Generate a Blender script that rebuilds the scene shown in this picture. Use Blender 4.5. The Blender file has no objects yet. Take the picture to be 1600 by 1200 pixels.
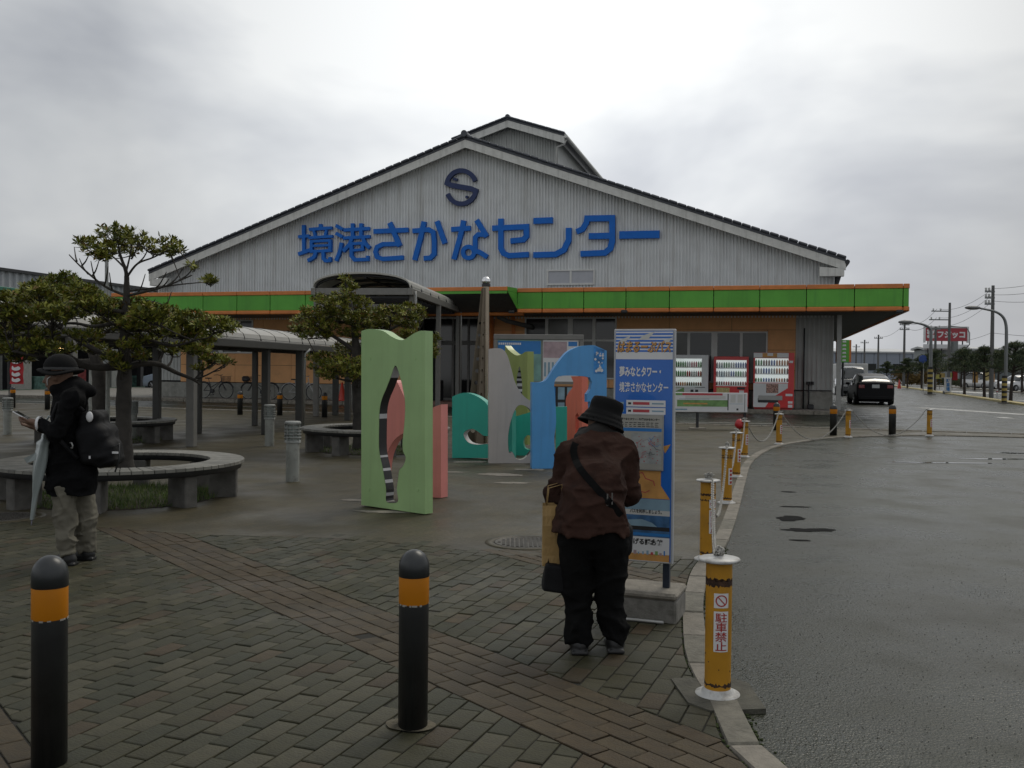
import bpy, bmesh, math, random
import numpy as np
from mathutils import Vector, Matrix
from mathutils.geometry import tessellate_polygon
random.seed(7); rng = np.random.RandomState(7)
SC = bpy.context.scene; COL = SC.collection
pi = math.pi

# ------------------------------------------------------------------ camera
EYE = Vector((0, 0, 1.45)); FPX = 1500.0
_p = math.atan(22 / FPX); _a = .0103
FWD = Vector((0, math.cos(_p), -math.sin(_p)))
_R0 = Vector((1, 0, 0)); _U0 = _R0.cross(FWD)
RGT = _R0 * math.cos(_a) + _U0 * math.sin(_a)
UPV = _U0 * math.cos(_a) - _R0 * math.sin(_a)
cam = bpy.data.cameras.new('camera'); cam.sensor_width = 36; cam.lens = 36 * FPX / 1600
cam.clip_start = .05; cam.clip_end = 3000
co = bpy.data.objects.new('camera', cam); COL.objects.link(co)
m = Matrix((RGT, UPV, -FWD)).transposed().to_4x4(); m.translation = EYE
co.matrix_world = m; SC.camera = co
# ------------------------------------------------------------------ world and light
SUN_EL, SUN_AZ = 52, 35      # hidden sun, high and ahead to the right
wd = bpy.data.worlds.new('World'); SC.world = wd; wd.use_nodes = True
nt = wd.node_tree; nt.nodes.clear()
def wn(t, **k):
    n = nt.nodes.new(t)
    for a, b in k.items(): setattr(n, a, b)
    return n
sky = wn('ShaderNodeTexSky', sky_type='NISHITA', sun_disc=False)
sky.sun_elevation = math.radians(SUN_EL); sky.sun_rotation = math.radians(SUN_AZ)
sky.dust_density = 4; sky.air_density = 1.5
tc = wn('ShaderNodeTexCoord'); mp = wn('ShaderNodeMapping'); mp.inputs['Scale'].default_value = (1, 1, 2.2)
mp.inputs['Location'].default_value = (9.6, 4.1, .3)
nz = wn('ShaderNodeTexNoise'); nz.inputs['Scale'].default_value = 2.1; nz.inputs['Detail'].default_value = 5; nz.inputs['Roughness'].default_value = .5
nz.inputs['Distortion'].default_value = .25
cr = wn('ShaderNodeValToRGB')
cr.color_ramp.elements[0].position = .36; cr.color_ramp.elements[0].color = (.32, .335, .37, 1)
cr.color_ramp.elements[1].position = .63; cr.color_ramp.elements[1].color = (.60, .61, .612, 1)
e = cr.color_ramp.elements.new(.5); e.color = (.46, .475, .495, 1)
# cloud deck: thinner (brighter) towards the hidden sun, heavier and bluer towards the horizon
dot = wn('ShaderNodeVectorMath', operation='DOT_PRODUCT')
az = math.radians(4); el = math.radians(16)
dot.inputs[1].default_value = (math.sin(az) * math.cos(el), math.cos(az) * math.cos(el), math.sin(el))
mr = wn('ShaderNodeMapRange'); mr.inputs['From Min'].default_value = .90; mr.inputs['From Max'].default_value = 1.0
mr.inputs['To Min'].default_value = .74; mr.inputs['To Max'].default_value = 1.20
sc1 = wn('ShaderNodeVectorMath', operation='SCALE')
ten = wn('ShaderNodeVectorMath', operation='SCALE'); ten.inputs['Scale'].default_value = 10
mx = wn('ShaderNodeMix', data_type='RGBA'); mx.inputs['Factor'].default_value = .96
bg = wn('ShaderNodeBackground'); bg.inputs['Strength'].default_value = .1
out = wn('ShaderNodeOutputWorld'); lk = nt.links.new
lk(tc.outputs['Generated'], mp.inputs['Vector']); lk(mp.outputs['Vector'], nz.inputs['Vector'])
lk(nz.outputs['Fac'], cr.inputs['Fac']); lk(tc.outputs['Generated'], dot.inputs[0])
lk(dot.outputs['Value'], mr.inputs['Value']); lk(cr.outputs['Color'], sc1.inputs[0]); lk(mr.outputs['Result'], sc1.inputs['Scale'])
lk(sc1.outputs['Vector'], ten.inputs[0]); lk(sky.outputs['Color'], mx.inputs[6]); lk(ten.outputs['Vector'], mx.inputs[7])
lk(mx.outputs[2], bg.inputs['Color']); lk(bg.outputs['Background'], out.inputs['Surface'])
sl = bpy.data.lights.new('sun', 'SUN'); sl.energy = .7; sl.angle = math.radians(25); sl.color = (1, .94, .82)
so = bpy.data.objects.new('sun', sl); COL.objects.link(so)
_e, _z = math.radians(SUN_EL), math.radians(SUN_AZ)
so.rotation_euler = Vector((math.sin(_z) * math.cos(_e), math.cos(_z) * math.cos(_e), math.sin(_e))).to_track_quat('Z', 'Y').to_euler()
SC.view_settings.view_transform = 'Standard'; SC.view_settings.look = 'None'
SC.view_settings.exposure = .58; SC.view_settings.gamma = 1; SC.view_settings.use_curve_mapping = False
SC.render.engine = 'CYCLES'

# ------------------------------------------------------------------ placing by sight lines
def ray(px, py): return FWD * FPX + RGT * (px - 800) - UPV * (py - 600)
def gp(px, py, z=0.0):
    d = ray(px, py); return EYE + d * ((z - EYE.z) / d.z)
def at(px, py, Y):
    d = ray(px, py); return EYE + d * (Y / d.y)
class VPlane:
    """vertical plane through two ground points; local frame: x along it, y away behind it, z up"""
    def __init__(s, p0, p1, z0=0.0):
        s.o = Vector((p0[0], p0[1], z0)); d = Vector((p1[0] - p0[0], p1[1] - p0[1], 0)); s.len = d.length
        s.u = d.normalized(); s.v = Vector((-s.u.y, s.u.x, 0)); s.rz = math.atan2(s.u.y, s.u.x); s.z0 = z0
    def __call__(s, px, py, off=0.0):
        d = ray(px, py); o = s.o + s.v * off
        t = (o - EYE).dot(s.v) / d.dot(s.v); p = EYE + d * t
        return ((p - s.o).dot(s.u), p.z - s.z0)

# ------------------------------------------------------------------ materials
MATS = {}
def mat(name, col, rough=.6, metal=0.0, var=.12, scale=6.0, bump=0.0, bscale=60.0, coat=0.0, dirt_or_shade=None, streak=False, dscale=1.5, damt=.5,
        emit=None, trans=0.0, rnd=0.0, spec=.5, rvar=0.0):
    if name in MATS: return MATS[name]
    m = bpy.data.materials.new(name); m.use_nodes = True; n = m.node_tree.nodes; l = m.node_tree.links
    b = n['Principled BSDF']; b.inputs['Roughness'].default_value = rough; b.inputs['Metallic'].default_value = metal
    b.inputs['Coat Weight'].default_value = coat; b.inputs['Specular IOR Level'].default_value = spec
    tcn = n.new('ShaderNodeTexCoord'); vec = tcn.outputs['Object']
    col4 = (*col, 1)
    base = None
    if var > 0:
        t = n.new('ShaderNodeTexNoise'); t.inputs['Scale'].default_value = scale; t.inputs['Detail'].default_value = 6
        l.new(vec, t.inputs['Vector'])
        r = n.new('ShaderNodeMapRange'); r.inputs['From Min'].default_value = .3; r.inputs['From Max'].default_value = .7
        r.inputs['To Min'].default_value = 1 - var; r.inputs['To Max'].default_value = 1 + var; l.new(t.outputs['Fac'], r.inputs['Value'])
        s = n.new('ShaderNodeVectorMath'); s.operation = 'SCALE'; s.inputs[0].default_value = col; l.new(r.outputs['Result'], s.inputs['Scale'])
        base = s.outputs['Vector']
    if rnd > 0:
        oi = n.new('ShaderNodeObjectInfo'); r = n.new('ShaderNodeMapRange')
        r.inputs['To Min'].default_value = 1 - rnd; r.inputs['To Max'].default_value = 1 + rnd; l.new(oi.outputs['Random'], r.inputs['Value'])
        s = n.new('ShaderNodeVectorMath'); s.operation = 'SCALE'
        if base: l.new(base, s.inputs[0])
        else: s.inputs[0].default_value = col
        l.new(r.outputs['Result'], s.inputs['Scale']); base = s.outputs['Vector']
    if dirt_or_shade is not None:
        t = n.new('ShaderNodeTexNoise'); t.inputs['Scale'].default_value = dscale; t.inputs['Detail'].default_value = 8; t.inputs['Roughness'].default_value = .7
        l.new(vec, t.inputs['Vector'])
        if streak:
            mpp = n.new('ShaderNodeMapping'); mpp.inputs['Scale'].default_value = (3.5, 3.5, .22); l.new(vec, mpp.inputs['Vector']); l.new(mpp.outputs['Vector'], t.inputs['Vector'])
        r = n.new('ShaderNodeMapRange'); r.inputs['From Min'].default_value = .5; r.inputs['From Max'].default_value = .72
        r.inputs['To Max'].default_value = damt; l.new(t.outputs['Fac'], r.inputs['Value'])
        x = n.new('ShaderNodeMix'); x.data_type = 'RGBA'; l.new(r.outputs['Result'], x.inputs['Factor'])
        if base: l.new(base, x.inputs[6])
        else: x.inputs[6].default_value = col4
        x.inputs[7].default_value = (*dirt_or_shade, 1); base = x.outputs[2]
    if base: l.new(base, b.inputs['Base Color'])
    else: b.inputs['Base Color'].default_value = col4
    if rvar > 0:
        t = n.new('ShaderNodeTexNoise'); t.inputs['Scale'].default_value = 1.3; t.inputs['Detail'].default_value = 4; l.new(vec, t.inputs['Vector'])
        r = n.new('ShaderNodeMapRange'); r.inputs['From Min'].default_value = .35; r.inputs['From Max'].default_value = .65
        r.inputs['To Min'].default_value = rough - rvar; r.inputs['To Max'].default_value = rough + rvar; l.new(t.outputs['Fac'], r.inputs['Value'])
        l.new(r.outputs['Result'], b.inputs['Roughness'])
    if bump > 0:
        t = n.new('ShaderNodeTexNoise'); t.inputs['Scale'].default_value = bscale; t.inputs['Detail'].default_value = 4; l.new(vec, t.inputs['Vector'])
        bn = n.new('ShaderNodeBump'); bn.inputs['Strength'].default_value = bump; bn.inputs['Distance'].default_value = .01
        l.new(t.outputs['Fac'], bn.inputs['Height']); l.new(bn.outputs['Normal'], b.inputs['Normal'])
    if emit: b.inputs['Emission Color'].default_value = (*emit[0], 1); b.inputs['Emission Strength'].default_value = emit[1]
    if trans: b.inputs['Transmission Weight'].default_value = trans
    MATS[name] = m; return m
def srgb(r, g, b):
    f = lambda c: (c / 255 / 12.92) if c <= 10 else ((c / 255 + .055) / 1.055) ** 2.4
    return (f(r), f(g), f(b))
white = mat('white_paint', (.62, .62, .60), .45, dirt_or_shade=(.3, .28, .22), damt=.35)
print_white = mat('print_white', (.66, .66, .66), .35, var=.03)
black_rub = mat('black_rubber', (.012, .012, .013), .55, bump=.1)
dark = mat('dark_metal', (.035, .036, .038), .45, metal=.3)
darkin = mat('dark_interior', (.012, .012, .013), .9)
steel = mat('stainless', (.30, .25, .19), .28, metal=1, var=.05, rvar=.06)
chrome = mat('polished_steel', (.75, .75, .75), .07, metal=1, var=.02)
conc = mat('concrete', (.20, .19, .17), .85, var=.25, scale=9, bump=.5, dirt_or_shade=(.06, .06, .045), damt=.8, dscale=4)
conc_l = mat('concrete_pale', (.22, .20, .165), .85, var=.25, scale=11, bump=.6, dirt_or_shade=(.07, .065, .05), damt=.9, dscale=6)
glass_d = mat('dark_glass', (.02, .022, .022), .08, var=0, spec=.6)
glass_c = mat('curtained_glass', (.085, .085, .075), .15, var=.15, scale=2)
alu = mat('aluminium', (.36, .36, .34), .4, metal=.5, var=.08)
greyframe = mat('grey_frame_paint', (.19, .185, .17), .5, var=.08)

# ------------------------------------------------------------------ mesh helpers
class MB:
    def __init__(s): s.v = []; s.f = []; s.m = []; s.sm = []
    def add(s, vs, fs, mi=0, smooth=False):
        o = len(s.v); s.v += [tuple(v) for v in vs]
        for f in fs: s.f.append(tuple(i + o for i in f)); s.m.append(mi); s.sm.append(smooth)
        return s
    def box(s, x0, x1, y0, y1, z0, z1, mi=0, M=None, b=0.0):
        if b > 0:
            b = min(b, .45 * min(abs(x1 - x0), abs(y1 - y0), abs(z1 - z0)))
            vs = []
            for sx, X in ((-1, x0), (1, x1)):
                for sy, Y in ((-1, y0), (1, y1)):
                    for sz, Z in ((-1, z0), (1, z1)):
                        vs += [(X, Y - sy * b, Z - sz * b), (X - sx * b, Y, Z - sz * b), (X - sx * b, Y - sy * b, Z)]
            def i(a, c, d, k): return (a * 4 + c * 2 + d) * 3 + k
            fs = []
            for a in (0, 1):
                q = [i(a, 0, 0, 0), i(a, 1, 0, 0), i(a, 1, 1, 0), i(a, 0, 1, 0)]; fs.append(q if a else q[::-1])
                q = [i(0, a, 0, 1), i(1, a, 0, 1), i(1, a, 1, 1), i(0, a, 1, 1)]; fs.append(q[::-1] if a else q)
                q = [i(0, 0, a, 2), i(1, 0, a, 2), i(1, 1, a, 2), i(0, 1, a, 2)]; fs.append(q if a else q[::-1])
            for a in (0, 1):
                for c in (0, 1):
                    q = [i(a, c, 0, 0), i(a, c, 1, 0), i(a, c, 1, 1), i(a, c, 0, 1)]; fs.append(q if a != c else q[::-1])
                    q = [i(a, 0, c, 0), i(a, 1, c, 0), i(a, 1, c, 2), i(a, 0, c, 2)]; fs.append(q[::-1] if a != c else q)
                    q = [i(0, a, c, 1), i(1, a, c, 1), i(1, a, c, 2), i(0, a, c, 2)]; fs.append(q if a != c else q[::-1])
            for a in (0, 1):
                for c in (0, 1):
                    for d in (0, 1):
                        q = [i(a, c, d, 0), i(a, c, d, 1), i(a, c, d, 2)]; fs.append(q if (a + c + d) % 2 else q[::-1])
        else:
            vs = [(x0, y0, z0), (x1, y0, z0), (x1, y1, z0), (x0, y1, z0), (x0, y0, z1), (x1, y0, z1), (x1, y1, z1), (x0, y1, z1)]
            fs = [(3, 2, 1, 0), (4, 5, 6, 7), (0, 1, 5, 4), (1, 2, 6, 5), (2, 3, 7, 6), (3, 0, 4, 7)]
        if M is not None: vs = [M @ Vector(v) for v in vs]
        return s.add(vs, fs, mi)
    def cyl(s, p0, p1, r0, r1=None, n=12, mi=0, cap=True, smooth=True):
        r1 = r0 if r1 is None else r1; p0 = Vector(p0); p1 = Vector(p1)
        q = (p1 - p0).to_track_quat('Z', 'Y'); vs = []
        for p, r in ((p0, r0), (p1, r1)):
            for k in range(n):
                a = 2 * pi * k / n; vs.append(p + q @ Vector((math.cos(a) * r, math.sin(a) * r, 0)))
        s.add(vs, [(k, (k + 1) % n, n + (k + 1) % n, n + k) for k in range(n)], mi, smooth)
        if cap:
            s.add(vs[:n][::-1], [tuple(range(n))], mi); s.add(vs[n:], [tuple(range(n))], mi)
        return s
    def lathe(s, prof, n=20, mi=0, c=(0, 0, 0), smooth=True, mis=None):
        c = Vector(c); vs = []
        for r, z in prof:
            for k in range(n):
                a = 2 * pi * k / n; vs.append(c + Vector((r * math.cos(a), r * math.sin(a), z)))
        o = len(s.v); s.v += [tuple(v) for v in vs]
        for j in range(len(prof) - 1):
            for k in range(n):
                s.f.append((o + j * n + k, o + j * n + (k + 1) % n, o + (j + 1) * n + (k + 1) % n, o + (j + 1) * n + k))
                s.m.append(mis[j] if mis else mi); s.sm.append(smooth)
        return s
    def tube(s, pts, r, n=8, mi=0, smooth=True, caps=True):
        P = [Vector(p) for p in pts]; R = r if isinstance(r, (list, tuple)) else [r] * len(P)
        up = Vector((0, 0, 1)); vs = []; prev = None
        for i, p in enumerate(P):
            d = (P[min(i + 1, len(P) - 1)] - P[max(i - 1, 0)]).normalized()
            if prev is None:
                a = d.cross(up);
                if a.length < 1e-3: a = d.cross(Vector((1, 0, 0)))
                a.normalize()
            else: a = (prev - d * prev.dot(d)).normalized()
            prev = a; b = d.cross(a)
            for k in range(n):
                t = 2 * pi * k / n; vs.append(p + (a * math.cos(t) + b * math.sin(t)) * R[i])
        o = len(s.v); s.v += [tuple(v) for v in vs]
        for i in range(len(P) - 1):
            for k in range(n):
                s.f.append((o + i * n + k, o + i * n + (k + 1) % n, o + (i + 1) * n + (k + 1) % n, o + (i + 1) * n + k)); s.m.append(mi); s.sm.append(smooth)
        if caps:
            s.f.append(tuple(o + k for k in range(n))[::-1]); s.m.append(mi); s.sm.append(False)
            s.f.append(tuple(o + (len(P) - 1) * n + k for k in range(n))); s.m.append(mi); s.sm.append(False)
        return s
    def sphere(s, c, r, n=12, k=7, mi=0, sc=(1, 1, 1)):
        prof = [(math.sin(pi * j / k) * 1, -math.cos(pi * j / k)) for j in range(k + 1)]
        vs = []
        for a, z in prof:
            for i in range(n):
                t = 2 * pi * i / n
                vs.append((c[0] + a * math.cos(t) * r * sc[0], c[1] + a * math.sin(t) * r * sc[1], c[2] + z * r * sc[2]))
        fs = [(j * n + i, j * n + (i + 1) % n, (j + 1) * n + (i + 1) % n, (j + 1) * n + i) for j in range(k) for i in range(n)]
        return s.add(vs, fs, mi, True)
    def prism(s, loops, y0, y1, mi=0, mside=None, smooth=False, fn=None):
        """loops of (x,z) (outer, then holes) extruded from y0 to y1"""
        if not isinstance(loops[0][0], (tuple, list)): loops = [loops]
        mside = mi if mside is None else mside
        def area(L): return sum(L[i][0] * L[(i + 1) % len(L)][1] - L[(i + 1) % len(L)][0] * L[i][1] for i in range(len(L)))
        LL = []
        for i, L in enumerate(loops):
            L = list(L)
            if (area(L) > 0) != (i == 0): L = L[::-1]
            LL.append(L)
        flat = [p for L in LL for p in L]
        tri = tessellate_polygon([[Vector((p[0], p[1], 0)) for p in L] for L in LL])
        n = len(flat); vs = [(p[0], y0, p[1]) for p in flat] + [(p[0], y1, p[1]) for p in flat]
        if fn: vs = [fn(v) for v in vs]
        o = len(s.v); s.v += [tuple(v) for v in vs]
        for t in tri:
            a, b, c = t
            A = (flat[b][0] - flat[a][0]) * (flat[c][1] - flat[a][1]) - (flat[c][0] - flat[a][0]) * (flat[b][1] - flat[a][1])
            if A < 0: a, c = c, a
            s.f.append((o + a, o + b, o + c)); s.m.append(mi); s.sm.append(False)
            s.f.append((o + n + c, o + n + b, o + n + a)); s.m.append(mi); s.sm.append(False)
        k = 0
        for L in LL:
            q = len(L)
            for i in range(q):
                j = (i + 1) % q
                s.f.append((o + k + j, o + k + i, o + n + k + i, o + n + k + j)); s.m.append(mside); s.sm.append(smooth)
            k += q
        return s
    def build(s, name, mats, parent=None, loc=None, rz=0.0, kind=None, label=None):
        me = bpy.data.meshes.new(name); me.from_pydata(s.v, [], s.f)
        for mm in (mats if isinstance(mats, (list, tuple)) else [mats]): me.materials.append(mm)
        me.polygons.foreach_set('material_index', s.m); me.polygons.foreach_set('use_smooth', s.sm); me.update()
        o = bpy.data.objects.new(name, me); COL.objects.link(o)
        if parent is not None: o.parent = parent
        if loc is not None: o.location = loc
        if rz: o.rotation_euler = (0, 0, rz)
        if kind: o['kind'] = kind
        if label: o['label'] = label
        return o
def tag(o, label, cat, group=None):
    o['label'] = label; o['category'] = cat
    if group: o['group'] = group
    return o
def thing(name, label, cat, loc=(0, 0, 0), rz=0.0, group=None):
    o = bpy.data.objects.new(name, None); o.empty_display_size = .1; COL.objects.link(o)
    o.location = loc; o.rotation_euler = (0, 0, rz); return tag(o, label, cat, group)
def kids(o): return [c for c in KID.get(o.name, [])]
KID = {}
def copy_tree(o, loc=None, rz=None, label=None, parent=None, group=None):
    c = o.copy(); COL.objects.link(c)
    if parent is not None: c.parent = parent
    for ch in [x for x in o.children]: copy_tree(ch, parent=c)
    if loc is not None: c.location = loc
    if rz is not None: c.rotation_euler = (0, 0, rz)
    if label: c['label'] = label
    if group: c['group'] = group
    return c
def inst(src, parent=None, loc=None, rot=None, scale=None):
    c = src.copy(); COL.objects.link(c)
    if parent is not None: c.parent = parent
    if loc is not None: c.location = loc
    if rot is not None: c.rotation_euler = rot
    if scale is not None: c.scale = scale
    return c
def cat_spline(P, n=8, closed=False):
    P = [tuple(p) for p in P]; out = []; N = len(P)
    for i in range(N if closed else N - 1):
        if closed: a, b, c, d = P[i - 1], P[i], P[(i + 1) % N], P[(i + 2) % N]
        else: a, b, c, d = P[max(i - 1, 0)], P[i], P[i + 1], P[min(i + 2, N - 1)]
        for k in range(n):
            t = k / n
            out.append(tuple(.5 * (2 * b[j] + (c[j] - a[j]) * t + (2 * a[j] - 5 * b[j] + 4 * c[j] - d[j]) * t * t + (3 * b[j] - a[j] - 3 * c[j] + d[j]) * t ** 3) for j in range(len(b))))
    if not closed: out.append(P[-1])
    return out
def stroke(pts, w):
    """flat-ended ribbon polygon round a polyline in 2D"""
    P = [Vector((p[0], p[1])) for p in pts]; L = []; Rr = []
    for i, p in enumerate(P):
        if i == 0: d = (P[1] - P[0]).normalized(); k = 1
        elif i == len(P) - 1: d = (P[-1] - P[-2]).normalized(); k = 1
        else:
            d1 = (P[i] - P[i - 1]).normalized(); d2 = (P[i + 1] - P[i]).normalized(); d = (d1 + d2)
            if d.length < 1e-6: d = d1
            d.normalize(); k = 1 / max(.5, math.sqrt(max(.01, (1 + d1.dot(d2)) / 2)))
        nn = Vector((-d.y, d.x)) * (w / 2 * k); L.append(tuple(p + nn)); Rr.append(tuple(p - nn))
    return L + Rr[::-1]
def text(s, parent, mt, x, y, z, w, h, bold=.0, name='lettering', spacing=1.0, depth=.002, vertical=False, shear=0.0, rot=None):
    """lettering fitted in a w x h box with its lower left corner at x,z, facing -y"""
    cu = bpy.data.curves.new('t', 'FONT'); cu.body = '\n'.join(s) if vertical else s
    cu.offset = bold; cu.space_character = spacing; cu.shear = shear; cu.resolution_u = 3
    if vertical: cu.align_x = 'CENTER'; cu.space_line = .95
    to = bpy.data.objects.new('t', cu); COL.objects.link(to)
    dg = bpy.context.evaluated_depsgraph_get(); me = bpy.data.meshes.new_from_object(to.evaluated_get(dg))
    bpy.data.objects.remove(to); bpy.data.curves.remove(cu)
    n = len(me.vertices); a = np.empty(n * 3); me.vertices.foreach_get('co', a); a = a.reshape(-1, 3)
    lo, hi = a.min(0), a.max(0); d = np.maximum(hi - lo, 1e-6)
    b = np.empty_like(a); b[:, 0] = x + (a[:, 0] - lo[0]) / d[0] * w; b[:, 2] = z + (a[:, 1] - lo[1]) / d[1] * h; b[:, 1] = y
    me.vertices.foreach_set('co', b.ravel()); me.materials.clear(); me.materials.append(mt); me.name = name; me.update()
    o = bpy.data.objects.new(name, me); COL.objects.link(o); o.parent = parent
    return o

# ------------------------------------------------------------------ smooth bodies from distance fields
def sd_cap(P, a, b, ra, rb=None):
    rb = ra if rb is None else rb; a = np.array(a, np.float32); b = np.array(b, np.float32); ab = b - a
    t = np.clip(((P - a) @ ab) / max(1e-9, float(ab @ ab)), 0, 1)
    return np.linalg.norm(P - (a + t[..., None] * ab), axis=-1) - (ra + (rb - ra) * t)
def sd_ell(P, c, r):
    r = np.array(r, np.float32); q = (P - np.array(c, np.float32)) / r
    k = np.linalg.norm(q, axis=-1); return (k - 1) * float(r.min()) * .5 + (k - 1) * float(np.median(r)) * .5
def sd_box(P, c, hs, r=.01, rz=0.0, rx=0.0, ry=0.0):
    M = np.array((Matrix.Rotation(rz, 3, 'Z') @ Matrix.Rotation(ry, 3, 'Y') @ Matrix.Rotation(rx, 3, 'X')), np.float32)
    q = np.abs((P - np.array(c, np.float32)) @ M) - (np.array(hs, np.float32) - r)
    return np.linalg.norm(np.maximum(q, 0), axis=-1) + np.minimum(q.max(-1), 0) - r
def smin(a, b, k):
    h = np.clip(.5 + .5 * (b - a) / k, 0, 1); return b + (a - b) * h - k * h * (1 - h)
def union(fs, k):
    r = fs[0]
    for f in fs[1:]: r = smin(r, f, k)
    return r
def sdf_obj(fn, lo, hi, h, name, mt, parent=None, label=None):
    ax = [np.arange(lo[i], hi[i] + h, h, dtype=np.float32) for i in range(3)]
    G = np.stack(np.meshgrid(*ax, indexing='ij'), -1); V = fn(G).astype(np.float32); nx, ny, nz_ = V.shape
    S = V < 0
    acc = np.zeros((nx - 1, ny - 1, nz_ - 1, 3), np.float32); cnt = np.zeros((nx - 1, ny - 1, nz_ - 1), np.float32)
    def sl_(o): return tuple(slice(o[i], V.shape[i] - 1 + o[i]) for i in range(3))
    cs = [(i, j, k) for i in (0, 1) for j in (0, 1) for k in (0, 1)]
    for a in cs:
        for ax_ in range(3):
            if a[ax_]: continue
            b = list(a); b[ax_] = 1; A = V[sl_(a)]; B = V[sl_(b)]; x = (A < 0) != (B < 0)
            t = np.where(x, A / np.where(x, A - B, 1), 0)
            for d in range(3): acc[..., d] += np.where(x, a[d] + (t if d == ax_ else 0), 0)
            cnt += x
    on = cnt > 0; idx = -np.ones(on.shape, np.int64); idx[on] = np.arange(on.sum())
    ijk = np.argwhere(on); vs = (ijk + acc[on] / cnt[on][:, None]) * h + np.array(lo)
    F = []
    for d in range(3):
        e = [0, 0, 0]; e[d] = 1
        a0 = tuple(slice(0, V.shape[i] - e[i]) for i in range(3)); a1 = tuple(slice(e[i], V.shape[i]) for i in range(3))
        ch = S[a0] != S[a1]; q = np.argwhere(ch); o1, o2 = [(1, 2), (2, 0), (0, 1)][d]
        q = q[(q[:, o1] > 0) & (q[:, o2] > 0) & (q[:, o1] < V.shape[o1] - 1) & (q[:, o2] < V.shape[o2] - 1)]
        c = []
        for s1, s2 in ((1, 1), (0, 1), (0, 0), (1, 0)):
            r = q.copy(); r[:, o1] -= s1; r[:, o2] -= s2; c.append(idx[r[:, 0], r[:, 1], r[:, 2]])
        f = np.stack(c, 1); inside = S[q[:, 0], q[:, 1], q[:, 2]]; f[~inside] = f[~inside][:, ::-1]; F.append(f)
    F = np.concatenate(F); F = F[(F >= 0).all(1)]
    me = bpy.data.meshes.new(name); me.from_pydata(vs.tolist(), [], F.tolist()); me.materials.append(mt)
    me.polygons.foreach_set('use_smooth', [True] * len(me.polygons)); me.update()
    o = bpy.data.objects.new(name, me); COL.objects.link(o)
    if parent is not None: o.parent = parent
    if label: o['label'] = label
    return o
_LAT = np.random.RandomState(5).uniform(-1, 1, (32, 32, 32)).astype(np.float32)
def vnoise(Q):
    I = np.floor(Q).astype(np.int32); fr = Q - I; fr = fr * fr * (3 - 2 * fr); r = 0
    for i in (0, 1):
        for j in (0, 1):
            for k in (0, 1):
                w = (fr[..., 0] if i else 1 - fr[..., 0]) * (fr[..., 1] if j else 1 - fr[..., 1]) * (fr[..., 2] if k else 1 - fr[..., 2])
                r = r + w * _LAT[(I[..., 0] + i) & 31, (I[..., 1] + j) & 31, (I[..., 2] + k) & 31]
    return r
def wob(P, f, a, seed=0.0):
    """cheap cloth wrinkle field"""
    x, y, z = P[..., 0], P[..., 1], P[..., 2]
    k = f / 6.3; Q = np.stack([x * k + z * k * .45 + seed * 3.1, y * k + seed * 1.7, z * k * 1.15 - x * k * .35 + seed], -1)
    n1 = vnoise(Q); n2 = vnoise(Q * 2.1 + 7.3); return -a * (1.6 * (1 - np.abs(n1) * 2.2).clip(-1, 1) ** 3 + .7 * (1 - np.abs(n2) * 2.4).clip(-1, 1) - .9)
# ================================================================== SETTING: ground
asphalt = mat('wet_asphalt', (.019, .022, .012), .34, var=.3, scale=.30, rvar=.12, spec=.24, dirt_or_shade=(.012, .014, .010), damt=.6, dscale=.8)
def _asphalt_detail():
    m = asphalt; n = m.node_tree.nodes; l = m.node_tree.links; b = n['Principled BSDF']
    tcn = n.new('ShaderNodeTexCoord')
    v = n.new('ShaderNodeTexVoronoi'); v.inputs['Scale'].default_value = 80; l.new(tcn.outputs['Object'], v.inputs['Vector'])
    nzz = n.new('ShaderNodeTexNoise'); nzz.inputs['Scale'].default_value = 38; nzz.inputs['Detail'].default_value = 5; l.new(tcn.outputs['Object'], nzz.inputs['Vector'])
    r = n.new('ShaderNodeValToRGB'); e = r.color_ramp.elements; e[0].position = .0; e[0].color = (2.6, 2.5, 2.2, 1); e[1].position = .22; e[1].color = (1, 1, 1, 1)
    # only some stones are pale
    gt = n.new('ShaderNodeMath'); gt.operation = 'GREATER_THAN'; gt.inputs[1].default_value = .80
    sep = n.new('ShaderNodeSeparateColor'); l.new(v.outputs['Color'], sep.inputs['Color']); l.new(sep.outputs['Red'], gt.inputs[0])
    l.new(v.outputs['Distance'], r.inputs['Fac'])
    mxx = n.new('ShaderNodeMix'); mxx.data_type = 'RGBA'; mxx.inputs[6].default_value = (1, 1, 1, 1); l.new(gt.outputs[0], mxx.inputs['Factor']); l.new(r.outputs['Color'], mxx.inputs[7])
    src = b.inputs['Base Color'].links[0].from_socket
    mul = n.new('ShaderNodeMix'); mul.data_type = 'RGBA'; mul.blend_type = 'MULTIPLY'; mul.inputs['Factor'].default_value = 1
    l.new(src, mul.inputs[6]); l.new(mxx.outputs[2], mul.inputs[7]); l.new(mul.outputs[2], b.inputs['Base Color'])
    ad = n.new('ShaderNodeMath'); ad.operation = 'ADD'; l.new(v.outputs['Distance'], ad.inputs[0]); l.new(nzz.outputs['Fac'], ad.inputs[1])
    bn = n.new('ShaderNodeBump'); bn.inputs['Strength'].default_value = .30; bn.inputs['Distance'].default_value = .012; l.new(ad.outputs[0], bn.inputs['Height']); l.new(bn.outputs['Normal'], b.inputs['Normal'])
_asphalt_detail()
g = MB(); N = 60
g.add([(-900, -12, -.014), (900, -12, -.014), (900, 1500, -.014), (-900, 1500, -.014)], [(0, 1, 2, 3)])
g.build('asphalt_ground', asphalt, kind='structure')

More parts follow.
